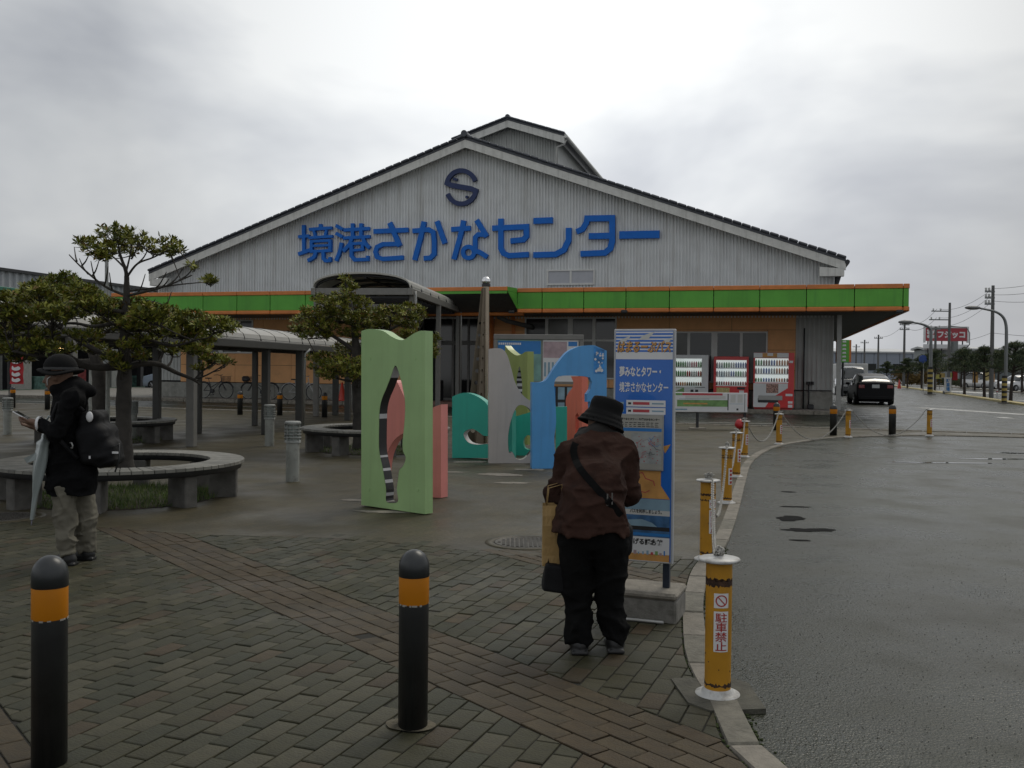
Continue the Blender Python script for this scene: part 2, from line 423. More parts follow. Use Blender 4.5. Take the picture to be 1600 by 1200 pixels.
# kerb run, near to far
kpx = [(1200, 1240), (1169, 1197), (1115, 1106), (1088, 1064), (1071, 1024), (1067, 985), (1067, 945), (1073, 914), (1081, 891), (1098, 868), (1118, 838), (1137, 792), (1150, 752), (1163, 722), (1188, 704), (1217, 694.5), (1265, 687), (1325, 682), (1452, 680), (1600, 683), (1800, 690)]
KL = [Vector((gp(x, y).x, gp(x, y).y)) for x, y in kpx]
KL = [Vector((1.5, 1.2)), Vector((1.35, 2.2))] + KL[1:]
KL = [Vector(p) for p in cat_spline(KL, 6)]
FP0 = VPlane(gp(1290, 639.5, .12), gp(1290, 639.5, .12) + Vector((.9673, -.2545, 0)))
# exact direction of the facade from its vanishing point
_d = ray(-4900, 520); _uu = Vector((-_d.x, -_d.y, 0)).normalized()
FP0 = VPlane(gp(1290, 639.5, .12), gp(1290, 639.5, .12) + _uu)
_s, _ = FP0(720, 600); _o = FP0.o + FP0.u * _s
F = VPlane((_o.x, _o.y), (_o.x + _uu.x, _o.y + _uu.y))
farR = gp(1800, 688); farL = gp(-700, 612)
edge0 = gp(25, 631); edge1 = gp(1600, 679)
ed = (edge1 - edge0).normalized()
fL = edge0 - ed * 60; fR = edge1 + ed * 8
plaza_m = mat('plaza_surface', (.052, .044, .021), .55, spec=.35, var=.22, scale=1.1, bump=.5, bscale=25, dirt_or_shade=(.05, .047, .042), damt=.6, dscale=.6, rvar=.14)
def _plaza_bricks():
    m = plaza_m; n = m.node_tree.nodes; l = m.node_tree.links; b = n['Principled BSDF']
    tcn = n.new('ShaderNodeTexCoord'); mpn = n.new('ShaderNodeMapping'); mpn.inputs['Rotation'].default_value = (0, 0, math.radians(-68)); l.new(tcn.outputs['Object'], mpn.inputs['Vector'])
    br = n.new('ShaderNodeTexBrick'); br.inputs['Scale'].default_value = 1; br.inputs['Brick Width'].default_value = .2; br.inputs['Row Height'].default_value = .1
    br.inputs['Mortar Size'].default_value = .006; br.inputs['Color1'].default_value = (.8, .82, .8, 1); br.inputs['Color2'].default_value = (1.15, 1.1, 1.05, 1); br.inputs['Mortar'].default_value = (.6, .6, .6, 1)
    l.new(mpn.outputs['Vector'], br.inputs['Vector'])
    src = b.inputs['Base Color'].links[0].from_socket
    mul = n.new('ShaderNodeMix'); mul.data_type = 'RGBA'; mul.blend_type = 'MULTIPLY'; mul.inputs['Factor'].default_value = .8
    l.new(src, mul.inputs[6]); l.new(br.outputs['Color'], mul.inputs[7]); l.new(mul.outputs[2], b.inputs['Base Color'])
_plaza_bricks()
bl = [Vector((gp(-400, 800).x, gp(-400, 800).y)), Vector((gp(0, 812).x, gp(0, 812).y)), Vector((gp(300, 835).x, gp(300, 835).y)), Vector((gp(560, 842).x, gp(560, 842).y)), Vector((gp(800, 868).x, gp(800, 868).y)), Vector((gp(1090, 874).x, gp(1090, 874).y))]
kfar = [p for p in KL if p.y > bl[-1].y + .05]
poly = bl + kfar + [Vector((fR.x, fR.y)), Vector((fL.x, fL.y)), Vector((-60, 10))]
def sheet(pts, z0, z1, name, mt, parent=None, kind='structure'):
    s = MB(); s.prism([(p[0], p[1]) for p in pts], 0, 1, fn=lambda v: (v[0], v[2], z0 if v[1] == 1 else z1))
    # flip: prism's front normal faces -y which maps to... recomputed below
    o = s.build(name, mt, parent, kind=kind)
    import bmesh
    bm = bmesh.new(); bm.from_mesh(o.data); bmesh.ops.recalc_face_normals(bm, faces=bm.faces); bm.to_mesh(o.data); bm.free()
    return o
sheet(poly, -.04, .0008, 'plaza_ground', plaza_m)
sand = mat('joint_sand', (.016, .015, .011), .95, var=.3, scale=40)
sheet([(-60, -6), (1.6, -6), (1.5, 1.2)] + [tuple(p) for p in KL if p.y < bl[-1].y + .3] + [tuple(p) for p in bl[::-1]] + [(-60, 11)], -.05, -.007, 'paving_bed', sand)
pave = bpy.data.objects.new('brick_paving', None); COL.objects.link(pave); pave['kind'] = 'structure'
# ---- pavers
def clip(poly, a, b, c):
    """keep a*x+b*y<=c"""
    out = []
    for i in range(len(poly)):
        p, q = poly[i], poly[(i + 1) % len(poly)]; dp = a * p[0] + b * p[1] - c; dq = a * q[0] + b * q[1] - c
        if dp <= 0: out.append(p)
        if (dp < 0 < dq) or (dq < 0 < dp):
            t = dp / (dp - dq); out.append((p[0] + (q[0] - p[0]) * t, p[1] + (q[1] - p[1]) * t))
    return out
brown = [mat('paver_brown_%s' % n, c, .62, spec=.3, var=.3, scale=14, bump=.35, bscale=90, dirt_or_shade=(.024, .022, .016), damt=.75, dscale=5, rvar=.1) for n, c in (('warm', (.052, .036, .017)), ('dull', (.044, .032, .015)), ('tan', (.056, .041, .020)))]
grey = [mat('paver_grey_%s' % n, c, .60, spec=.3, var=.3, scale=14, bump=.35, bscale=90, dirt_or_shade=(.026, .025, .018), damt=.75, dscale=5, rvar=.1) for n, c in (('green', (.029, .030, .014)), ('mid', (.036, .035, .017)), ('olive', (.035, .033, .014)), ('pale', (.052, .048, .026)))]
PAV = []   # (poly, material)
A1 = math.radians(-51); bn_ = (-math.sin(A1), math.cos(A1)); bd_ = (math.cos(A1), math.sin(A1))
A2 = math.radians(69); rd = (math.cos(A2), math.sin(A2)); rn = (-math.sin(A2), math.cos(A2))
KPts = [(KL[i], KL[i + 1]) for i in range(len(KL) - 1) if KL[i].y < 9.5]
def bed_line(x):
    for i in range(len(bl) - 1):
        if bl[i].x <= x <= bl[i + 1].x:
            t = (x - bl[i].x) / (bl[i + 1].x - bl[i].x); return bl[i].y * (1 - t) + bl[i + 1].y * t
    return bl[0].y if x < bl[0].x else bl[-1].y
def visible(x, y):
    if y < 1.6: return False
    return abs(x) < .56 * y + 3.2
def place(cx, cy, d, n, L, W, mts, lim):
    if not visible(cx, cy) or cy > bed_line(cx) + .16: return
    g_ = .0032
    P = [(cx + d[0] * a + n[0] * b, cy + d[1] * a + n[1] * b) for a, b in ((-L / 2 + g_, -W / 2 + g_), (L / 2 - g_, -W / 2 + g_), (L / 2 - g_, W / 2 - g_), (-L / 2 + g_, W / 2 - g_))]
    for a, b, c in lim: P = clip(P, a, b, c)
    if len(P) < 3: return
    # kerb side
    best = min(KPts, key=lambda s: ((s[0].x + s[1].x) / 2 - cx) ** 2 + ((s[0].y + s[1].y) / 2 - cy) ** 2)
    t = (best[1] - best[0]).normalized(); nn = (t.y, -t.x)
    P = clip(P, nn[0], nn[1], nn[0] * best[0].x + nn[1] * best[0].y - .006)
    if len(P) < 3: return
    ar = abs(sum(P[i][0] * P[(i + 1) % len(P)][1] - P[(i + 1) % len(P)][0] * P[i][1] for i in range(len(P)))) / 2
    if ar < 8e-4: return
    PAV.append((P, random.choice(mts)))
bands = [(.35, .877), (2.50, 3.027), (4.65, 5.177), (6.8, 7.327)]
W = .105; L_ = .208
for lo, hi in bands:
    for r in range(5):
        nn = lo + W * (r + .5)
        k0 = random.random() * L_ if r == 0 else 0
        for k in range(-60, 60):
            sft = (k + .5 * (r % 2)) * L_ ; cx = bd_[0] * sft + bn_[0] * nn; cy = bd_[1] * sft + bn_[1] * nn
            place(cx, cy, bd_, bn_, L_, W, brown, [])
gaps = [(-3.0, .35), (.877, 2.50), (3.027, 4.65), (5.177, 6.8), (7.327, 9)]
for gi, (lo, hi) in enumerate(gaps):
    off = gi * .037
    for r in range(-90, 90):
        nn = r * W + off; jit = random.uniform(-.012, .012)
        for k in range(-40, 60):
            sft = (k + .5 * (r % 2)) * L_ + jit; cx = rd[0] * sft + rn[0] * nn; cy = rd[1] * sft + rn[1] * nn
            q = cx * bn_[0] + cy * bn_[1]
            if q < lo - .12 or q > hi + .12: continue
            mt = grey if random.random() < .93 else brown
            place(cx, cy, rd, rn, L_, W, mt, [(-bn_[0], -bn_[1], -lo - .004), (bn_[0], bn_[1], hi - .004)])
def _rank(p):
    n_ = len(p[0]); x = sum(q[0] for q in p[0]) / n_; y = sum(q[1] for q in p[0]) / n_
    return y + (0 if y > 3.3 and abs(x) < .54 * y else 100)
PAV.sort(key=_rank)
def paver_geo(mb, P, mi, z, tilt):
    if sum(P[i][0] * P[(i + 1) % len(P)][1] - P[(i + 1) % len(P)][0] * P[i][1] for i in range(len(P))) < 0: P = P[::-1]
    n = len(P); c = (sum(p[0] for p in P) / n, sum(p[1] for p in P) / n)
    zz = lambda x, y: z + tilt[0] * (x - c[0]) + tilt[1] * (y - c[1])
    bot = [(p[0], p[1], -.03) for p in P]; mid = [(p[0], p[1], zz(*p) - .003) for p in P]; ins = []
    for p in P:
        d = math.hypot(p[0] - c[0], p[1] - c[1]); k = 1 - min(.3, .0035 / max(d, .01) * 1.4)
        x, y = c[0] + (p[0] - c[0]) * k, c[1] + (p[1] - c[1]) * k; ins.append((x, y, zz(x, y)))
    fs = [tuple(range(2 * n, 3 * n))]
    for i in range(n):
        j = (i + 1) % n; fs += [(i, j, n + j, n + i), (n + i, n + j, 2 * n + j, 2 * n + i)]
    mb.add(bot + mid + ins, fs, mi)
allm = brown + grey; rest = MB()
for i, (P, mt) in enumerate(PAV):
    z = random.gauss(0, .0012); tilt = (random.gauss(0, .008), random.gauss(0, .008))
    if random.random() < .03: z -= .004
    if i < 300:
        c = Vector((sum(p[0] for p in P) / len(P), sum(p[1] for p in P) / len(P), 0)); q = MB()
        paver_geo(q, [(p[0] - c.x, p[1] - c.y) for p in P], 0, z, tilt); o = q.build('paver', mt, pave, loc=c)
    else: paver_geo(rest, P, allm.index(mt), z, tilt)
rest.build('pavers', allm, pave, kind='stuff')

# ---- kerb stones
kerb = bpy.data.objects.new('kerb', None); COL.objects.link(kerb); kerb['kind'] = 'structure'
def offs(pts, d):
    out = []
    for i, p in enumerate(pts):
        t = (pts[min(i + 1, len(pts) - 1)] - pts[max(i - 1, 0)]).normalized(); out.append(p + Vector((t.y, -t.x)) * d)
    return out
cum = [0]
for i in range(len(KL) - 1): cum.append(cum[-1] + (KL[i + 1] - KL[i]).length)
def at_s(s):
    for i in range(len(KL) - 1):
        if cum[i + 1] >= s:
            t = (s - cum[i]) / (cum[i + 1] - cum[i]); p = KL[i].lerp(KL[i + 1], t); d = (KL[i + 1] - KL[i]).normalized(); return p, d
    return KL[-1], (KL[-1] - KL[-2]).normalized()
s = 0.0; kn = 0; kmats = [conc_l, mat('kerb_stone_grey', (.16, .15, .12), .85, var=.3, scale=12, bump=.6, dirt_or_shade=(.05, .05, .038), damt=.9, dscale=7)]
while s < cum[-1] - .3:
    Ls = .52 if s < 7 else .6
    p, d = at_s(s + .006); p2, d2 = at_s(s + Ls - .006); n1 = Vector((d.y, -d.x)); n2 = Vector((d2.y, -d2.x)); w = .125
    pm, dm = at_s(s + Ls / 2); nm = Vector((dm.y, -dm.x))
    L1 = [p, pm, p2]; R1 = [p + n1 * w, pm + nm * w, p2 + n2 * w]; z = .008 + random.uniform(-.003, .003)
    q = MB(); ring = L1 + R1[::-1]; c = sum(ring, Vector((0, 0))) / 6
    lo_ = [(v.x - c.x, v.y - c.y, -.06) for v in ring]; up = [(v.x - c.x, v.y - c.y, z - .012) for v in ring]
    inn = [((v.x - c.x) * .955, (v.y - c.y) * .955, z) for v in ring]
    n = 6; fs = [tuple(range(2 * n, 3 * n))[::-1]]
    for i in range(n):
        j = (i + 1) % n; fs += [(j, i, n + i, n + j), (n + j, n + i, 2 * n + i, 2 * n + j)]
    q.add(lo_ + up + inn, fs); q.build('kerb_stone', kmats[kn % 2 if random.random() < .6 else 0], kerb, loc=(c.x, c.y, 0)); kn += 1; s += Ls
# moss along the kerb's road side, near the camera
moss = mat('moss', (.035, .05, .012), .95, var=.4, scale=30)
q = MB()
for k in range(900):
    s = random.random() ** 1.2 * 7; p, d = at_s(s); n1 = Vector((d.y, -d.x)); w = .128 + abs(random.gauss(0, .014)); r = random.uniform(.003, .009)
    if random.random() < .25: w = -.004
    q.sphere((p.x + n1.x * w, p.y + n1.y * w, -.011 if w > 0 else -.002), r, 5, 3, sc=(1, 1, .6))
q.build('kerb_moss', moss, kind='stuff')
# loose grit on the asphalt beside the kerb
grit = [mat('grit_%s' % n, c, .6, var=.2) for n, c in (('pale', (.24, .22, .19)), ('dark', (.035, .035, .035)), ('mid', (.12, .115, .10)))]
q = MB()
for k in range(6500):
    y = 3.1 + 5.5 * random.random() ** 1.7; p, d = min((at_s(j * .1) for j in range(0, 1)), key=lambda a: 0)
    x = random.random() ** 1.5 * 3.3
    kx = min(KL, key=lambda a: abs(a.y - y)).x + .15
    x = kx + x
    if x > .56 * y + .1: continue
    r = random.uniform(.0018, .0048); a = random.random() * 6
    vs = [(x + r * math.cos(a + t) * random.uniform(.7, 1.3), y + r * math.sin(a + t), -.0145) for t in (0, 2.1, 4.2)] + [(x, y, -.014 + r * .9)]
    q.add(vs, [(0, 1, 3), (1, 2, 3), (2, 0, 3)], random.choice((0, 1, 1, 2, 2)))
q.build('loose_grit', grit, kind='stuff')
# concrete pad under the nearest yellow bollard
bp = gp(1121, 1086)
pad = MB(); pts = [gp(1048, 1062), gp(1140, 1060), gp(1170, 1070), gp(1197, 1110), gp(1110, 1113), gp(1075, 1100)]
pp = [(p.x - bp.x, p.y - bp.y) for p in pts]
padm = mat('bollard_pad_concrete', (.075, .072, .055), .85, var=.3, scale=10, bump=.6, dirt_or_shade=(.04, .042, .03), damt=.8, dscale=7)
pad.prism(pp, 0, 1, fn=lambda v: (v[0], v[2], -.05 if v[1] == 1 else .008)); po = pad.build('bollard_pad', padm, loc=(bp.x, bp.y, 0), kind='structure')
import bmesh
def fixn(o):
    bm = bmesh.new(); bm.from_mesh(o.data); bmesh.ops.recalc_face_normals(bm, faces=bm.faces); bm.to_mesh(o.data); bm.free(); return o
fixn(po)
# far edge kerb, road side of the plaza
def strip(name, P0, P1, w, z, mt, h=None, kind='structure', off=0, seg=None):
    P0 = Vector((P0[0], P0[1])); P1 = Vector((P1[0], P1[1])); d = (P1 - P0).normalized(); n = Vector((-d.y, d.x))
    q = MB(); L = (P1 - P0).length
    q.box(0, L, off, off + w, z - (h or .001), z) if h else q.add([(0, off, z), (L, off, z), (L, off + w, z), (0, off + w, z)], [(0, 1, 2, 3)])
    return q.build(name, mt, loc=(P0.x, P0.y, 0), rz=math.atan2(d.y, d.x), kind=kind)
paint = mat('worn_road_paint', (.42, .42, .40), .6, var=.2, dirt_or_shade=(.09, .09, .085), damt=.9, dscale=2.2)
paint_y = mat('worn_yellow_paint', (.42, .34, .12), .6, var=.2, dirt_or_shade=(.12, .11, .08), damt=.8, dscale=1.5)
# kerb stones of far edge
q = MB(); L = (fR - edge0).length
fe = bpy.data.objects.new('road_kerb', None); COL.objects.link(fe); fe['kind'] = 'structure'; fe.location = (edge0.x, edge0.y, 0); fe.rotation_euler = (0, 0, math.atan2(ed.y, ed.x))
q.box(.01, .99, 0, .15, -.05, .025, b=.012); k0 = q.build('kerb_stone', conc_l, fe, loc=(-9, 0, 0))
for i in range(-8, int(L)): inst(k0, fe, loc=(i, 0, 0))
for a, b in (((25, 626), (500, 638)), ((1062, 659), (1230, 662))):
    strip('road_line_and_sheen', gp(*a), gp(*b), .13, -.010, paint)
strip('road_line_and_sheen', gp(1424, 636.5), gp(1592, 647.5), .75, -.010, paint)  # wide pale band: wet-road reflection painted in the line colour
strip('road_line_and_sheen', gp(1440, 633), gp(1500, 636), .25, -.010, paint)
strip('road_line_and_sheen', gp(1552, 651), gp(1568, 653), .4, -.010, paint)
strip('road_line_and_sheen', gp(1455, 610), gp(1540, 615), 2.2, -.010, paint)
strip('road_line_and_sheen', gp(1585, 625), gp(1640, 629), 1.2, -.010, paint)
strip('road_line_and_sheen', gp(180, 643), gp(300, 645), .12, -.010, paint)
# patches: damp stains, puddles and painted sky reflections
def blob(px, py, rx, ry, name, mt, z, n=22, seed=0):
    r = random.Random(seed); c = gp(px, py); P = []
    for k in range(n):
        a = 2 * pi * k / n; w = 1 + .35 * math.sin(2 * a + seed) * r.random() + r.uniform(-.16, .16)
        P.append((math.cos(a) * rx * w, math.sin(a) * ry * w))
    P = cat_spline(P, 3, True); q = MB(); q.add([(x, y, 0) for x, y in P], [tuple(range(len(P)))]); o = q.build(name, mt, loc=(c.x, c.y, z), kind='structure'); return o
tar = mat('tar_patch', (.006, .006, .006), .9, var=.3, scale=30, bump=.4, spec=.1)
pud = mat('standing_water', (.03, .03, .028), .03, var=0, spec=.6)
for i, (x, y, rx, ry) in enumerate(((1236, 808, .14, .16), (1264, 826, .22, .11), (1240, 790, .14, .05), (1232, 767, .08, .05), (1250, 842, .1, .03))): blob(x, y, rx, ry, 'damp_stain', tar, -.0105, seed=i)
for i, (x, y, rx, ry) in enumerate(((785, 742, .34, .16), (828, 734, .28, .1), (735, 722, .3, .14), (700, 738, .25, .08), (800, 755, .2, .1), (600, 800, .25, .10), (560, 782, .2, .08))): blob(x, y, rx, ry, 'sky_reflection_patch', conc_l, .0045, seed=i + 10)  # bright sky reflections on wet ground, painted as flat pale patches
for i, (x, y, rx, ry) in enumerate(((1560, 716, .6, .12), (1480, 722, .7, .1), (1585, 707, .35, .1))): blob(x, y, rx, ry, 'puddle', pud, -.0105, seed=i + 20)
# manhole covers
iron = mat('cast_iron', (.075, .07, .06), .6, metal=.4, var=.3, scale=12, bump=.3)
def manhole(px, py, r, z=.004):
    c = gp(px, py); o = bpy.data.objects.new('manhole_cover', None); COL.objects.link(o); o.location = (c.x, c.y, z)
    q = MB(); q.lathe([(r, -.02), (r, .003), (r * .93, .004), (r * .92, -.001), (.001, -.001)], 32); q.build('cover_plate', iron, o)
    q = MB()
    for i in range(-6, 7):
        for j in range(-6, 7):
            x, y = i * r / 7.2, j * r / 7.2
            if math.hypot(x, y) < r * .84: q.box(x - .012, x + .012, y - .012, y + .012, -.001, .005)
    q.build('tread_studs', iron, o); q = MB(); q.lathe([(r * 1.02, -.02), (r * 1.02, .002), (r * 1.28, .003), (r * 1.29, -.02)], 32); q.build('collar', plaza_m, o); return o
tag(manhole(822, 848, .27), 'round studded manhole cover in the paving behind the grocery bags', 'manhole cover')
tag(manhole(2, 808, .3), 'round manhole cover in the paving at the left edge near the umbrella tip', 'manhole cover')
# building platform and its kerb
plat = MB(); plat.box(-26, 14.55, -1.6, 30, -.05, .12); plat.build('building_platform', conc, loc=F.o, rz=F.rz, kind='structure')
pk = bpy.data.objects.new('platform_kerb', None); COL.objects.link(pk); pk['kind'] = 'structure'; pk.location = F.o; pk.rotation_euler = (0, 0, F.rz)
q = MB(); q.box(.01, 1.19, -1.76, -1.603, -.05, .125, b=.012); k0 = q.build('kerb_stone', conc_l, pk, loc=(-20, 0, 0))
for i in range(1, 29): inst(k0, pk, loc=(-20 + i * 1.2, 0, 0))
# ================================================================== MARKET HALL
B = thing('market_hall', 'long grey corrugated market hall with gabled roof, blue lettering and green fascia', 'building', F.o, F.rz)
steelwall = mat('corrugated_cladding', (.655, .67, .665), .6, metal=.0, var=.07, scale=1.5, streak=True, dirt_or_shade=(.36, .35, .32), damt=.6, dscale=.9)
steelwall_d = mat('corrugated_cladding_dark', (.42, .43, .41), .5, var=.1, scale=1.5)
barge_m = mat('barge_board_paint', (.62, .62, .58), .5, streak=True, var=.08, dirt_or_shade=(.3, .3, .27), damt=.6)
tile_m = mat('roof_tile_glaze', (.045, .05, .062), .35, var=.25, scale=3)
green_m = mat('fascia_green', (.115, .38, .055), .5, spec=.3, rnd=.09, var=.10, scale=1.2, dirt_or_shade=(.06, .20, .05), damt=.4, dscale=1.6, streak=True)
orange_m = mat('trim_orange', (.62, .20, .045), .5, var=.12, dirt_or_shade=(.16, .07, .03), damt=.5)
peach_m = mat('wall_panel_orange', (.76, .40, .175), .7, rnd=.06, var=.08, scale=3, dirt_or_shade=(.22, .11, .06), damt=.4)
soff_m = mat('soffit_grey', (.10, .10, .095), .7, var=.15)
base_m = mat('wall_base_concrete', (.28, .28, .25), .8, var=.15, dirt_or_shade=(.10, .10, .09), damt=.7, dscale=2)
WF = mat('window_frame_white', (.6, .6, .57), .4, var=.06)
xL = F(247, 440)[0]; xR = F(1304, 440)[0]; xP, zP = F(718, 224)
zEL = F(247, 432)[1]; zER = F(1304, 418)[1]; zE = (zEL + zER) / 2
xP = (xL + xR) / 2; print('bldg', xL, xR, xP, F(718, 224), zEL, zER, 'len')
zSoff = F(1270, 492)[1]
# ribbed upper wall
def ribbed(mb, x0, x1, zb, ztop, pitch=.125, dep=.05, y=0, mi=0, ydir=-1):
    n = int((x1 - x0) / pitch); vs = []; fr = ((0, 0), (.42, 0), (.55, 1), (.87, 1))
    xs = []
    for k in range(n):
        for a, b in fr: xs.append((x0 + (k + a) * (x1 - x0) / n, y + ydir * b * dep))
    xs.append((x1, y))
    for x, yy in xs: vs += [(x, yy, zb), (x, yy, ztop(x))]
    mb.add(vs, [(2 * i, 2 * i + 2, 2 * i + 3, 2 * i + 1) for i in range(len(xs) - 1)], mi)
def gable(x): return zE + (zP - zE) * (1 - abs(x - xP) / (xR - xP)) + .05
q = MB(); ribbed(q, xL, xR, zSoff - .1, gable); q.build('cladding', steelwall, B)
# side wall and back mass
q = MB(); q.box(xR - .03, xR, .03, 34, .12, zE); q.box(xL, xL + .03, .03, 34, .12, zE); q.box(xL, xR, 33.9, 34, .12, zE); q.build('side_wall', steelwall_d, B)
# roof slabs
OV = .6; xEL, _ = F(232, 424, -OV); xER, zEt = F(1322, 404, -OV); xA, zA = F(718, 214, -OV)
half = (xER - xEL) / 2; xPk = (xEL + xER) / 2; print('roof', xEL, xER, xA, zA, zEt, F(232, 424, -OV))
zEv = (zEt + F(232, 424, -OV)[1]) / 2
def slope_pts(sgn, t0, z_up, z_dn):
    x1 = xPk + sgn * half; return [(xPk, zA + z_up), (x1, zEv + z_up), (x1, zEv + z_dn), (xPk, zA + z_dn)]
q = MB()
for sgn in (-1, 1): q.prism(slope_pts(sgn, 0, .0, -.10), -OV, 34.5)
rf = q.build('roof', tile_m, B); fixn(rf)
q = MB()
for sgn in (-1, 1): q.prism(slope_pts(sgn, 0, -.11, -.42), -OV + .02, -OV + .10)
e_ = .52
for sgn in (-1, 1):
    x1 = xPk + sgn * (half - .05); q.prism([(x1, zEv - .36), (x1, zEv - .62), (x1 - sgn * .85, zEv - .62), (x1 - sgn * .85, zEv - .28)], -OV + .02, -OV + .35)
fixn(q.build('barge_board', barge_m, B))
q = MB()
for sgn in (-1, 1): q.prism(slope_pts(sgn, 0, -.13, -.2), -OV + .12, .02)
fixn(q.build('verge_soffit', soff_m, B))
# verge tiles
q = MB(); q.box(-.17, .17, -.06, .32, -.01, .085, b=.03); vt = None
ang = math.atan2(zA - zEv, half); nT = int(math.hypot(half, zA - zEv) / .36)
for sgn in (-1, 1):
    for k in range(nT + 1):
        t = (k + .5) / (nT + 1); x = xPk + sgn * half * (1 - t); z = zEv + (zA - zEv) * t
        if vt is None: vt = q.build('verge_tile', tile_m, B); vt.location = (x, -OV - .04, z); vt.rotation_euler = (0, sgn * ang, 0)
        else: inst(vt, B, (x, -OV - .04, z + random.uniform(-.006, .006)), (0, sgn * ang, 0))
q = MB(); q.cyl((xPk, -OV - .1, zA + .08), (xPk, 34, zA + .08), .13, n=10); q.cyl((xPk, -OV - .16, zA + .1), (xPk, -OV - .08, zA + .1), .13, n=12); q.build('ridge_cap', tile_m, B)
# side eaves gutter and brackets, right
q = MB()
q.cyl((xER + .05, -OV, zEv - .12), (xER + .05, 34, zEv - .12), .09, n=8)
for k in range(12):
    y = k * 1.8 - .2; q.tube([(xER - .02, y, zEv - .2), (xER - .15, y, zEv - .5), (xR + .06, y, zEv - .95), (xR + .02, y, zEv - 1.3)], .06, 6)
q.build('eaves_gutter', dark, B)
# clerestory monitor
xa, za = F(793, 184, 7); xe, ze = F(882, 209, 7); hw = xe - xa; print('monitor', xa, za, xe, ze, xPk)
q = MB()
for sgn in (-1, 1): q.prism([(xa, za), (xa + sgn * hw, ze), (xa + sgn * hw, ze - .1), (xa, za - .1)], 7, 24)
mr_ = fixn(q.build('monitor_roof', tile_m, B))
q = MB()
for sgn in (-1, 1): q.prism([(xa, za - .11), (xa + sgn * hw, ze - .11), (xa + sgn * (hw - .02), ze - .43), (xa, za - .43)], 7.02, 7.1)
fixn(q.build('monitor_barge_board', barge_m, B))
hw2 = F(868, 230, 7.5)[0] - xa
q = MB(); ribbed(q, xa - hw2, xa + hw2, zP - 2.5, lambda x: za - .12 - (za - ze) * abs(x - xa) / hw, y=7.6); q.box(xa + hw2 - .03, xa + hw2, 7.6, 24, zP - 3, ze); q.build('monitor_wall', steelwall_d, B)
q = MB(); q.cyl((xa, 6.95, za + .05), (xa, 24, za + .05), .12, n=8); q.build('monitor_ridge_cap', tile_m, B)
q = MB(); q.cyl((xa + hw + .05, 7, ze - .1), (xa + hw + .05, 24, ze - .1), .09, n=8)
q.tube([(xa + hw, 7.3, ze - .2), (xa + hw - .1, 7.3, ze - .42), (xa + hw2 + .08, 7.45, ze - .5), (xa + hw2 + .08, 7.5, ze - 1.8)], .06, 7); q.build('monitor_gutter', barge_m, B)
vt2 = None
for sgn in (-1, 1):
    for k in range(9):
        t = (k + .5) / 9; inst(vt, mr_, (xa + sgn * hw * (1 - t), 6.96, ze + (za - ze) * t), (0, sgn * math.atan2(za - ze, hw), 0))
# small white window in the gable
x0, z0 = F(855, 446); x1, z1 = F(930, 421)
fr = MB(); fr.box(x0, x1, -.09, .0, z1 - .05, z1); fr.box(x0, x1, -.09, 0, z0, z0 + .07); fr.box(x0, x0 + .06, -.088, 0, z0 + .071, z1 - .051); fr.box(x1 - .06, x1, -.088, 0, z0 + .071, z1 - .051)
xm = (x0 + x1) / 2; fr.box(xm - .04, xm + .04, -.088, 0, z0 + .071, z1 - .051); w = fr.build('gable_window', WF, B)
pm = mat('white_blind', (.40, .41, .44), .4, var=.05)
for a, b in ((x0 + .062, xm - .042), (xm + .042, x1 - .062)):
    p = MB(); p.box(a, b, -.055, -.02, z0 + .072, z1 - .052); p.build('pane', pm, w)
# ---- blue lettering, traced stroke by stroke
BL = mat('letter_blue', (.004, .13, .52), .5, var=.06, spec=.3); NV = mat('emblem_navy', (.010, .026, .10), .5, var=.05)
z1_ = lambda x, y: F(440 + x / 5, 240 + y / 5, -.18); z2_ = lambda x, y: F(740 + x / 5, 300 + y / 5, -.18)
U5 = (F(760, 360, -.18)[0] - F(755, 360, -.18)[0]) / 25   # metres per zoomed unit
def letter(name, tr, strokes, mt=BL, th=.16):
    mb = MB()
    for i, (w, pts) in enumerate(strokes):
        P = [tr(*p) for p in pts]
        if len(P) > 2: P = cat_spline(P, 4) if w > 0 else P
        mb.prism([tuple(v) for v in stroke(P, abs(w) * U5)], -.20 - .0015 * i, -.04)
    return fixn(mb.build(name, mt, B))
letter('letter', z1_, [(26, [(170, 558), (172, 770)]), (24, [(130, 650), (215, 643)]), (28, [(130, 785), (228, 750)]),
    (26, [(303, 550), (303, 592)]), (24, [(215, 592), (392, 580)]), (20, [(250, 600), (262, 650)]), (20, [(350, 596), (338, 645)]), (22, [(211, 658), (398, 646)]),
    (21, [(222, 686), (388, 678)]), (18, [(222, 722), (388, 715)]), (22, [(222, 765), (388, 757)]), (24, [(232, 676), (232, 772)]), (24, [(378, 672), (378, 766)]),
    (28, [(266, 770), (252, 808), (205, 836)]), (-26, [(325, 768), (326, 820), (345, 838), (386, 834)]), (22, [(378, 842), (378, 808)])])
letter('letter', z1_, [(26, [(423, 562), (477, 592)]), (26, [(423, 622), (474, 650)]), (28, [(466, 695), (456, 755), (424, 838)]),
    (26, [(485, 597), (686, 585)]), (24, [(480, 660), (690, 648)]), (27, [(553, 545), (553, 655)]), (27, [(620, 545), (620, 650)]),
    (28, [(548, 665), (525, 715), (480, 762)]), (28, [(635, 660), (655, 705), (688, 738)]), (22, [(540, 705), (645, 698)]), (24, [(632, 700), (632, 755)]), (20, [(545, 757), (640, 748)]),
    (-27, [(545, 700), (545, 800), (570, 830), (682, 826)]), (22, [(672, 836), (672, 798)])])
letter('letter', z1_, [(36, [(718, 608), (987, 596)]), (38, [(843, 540), (922, 722)]), (-34, [(925, 705), (790, 708), (745, 730), (732, 768), (745, 808), (790, 823), (950, 812)])])
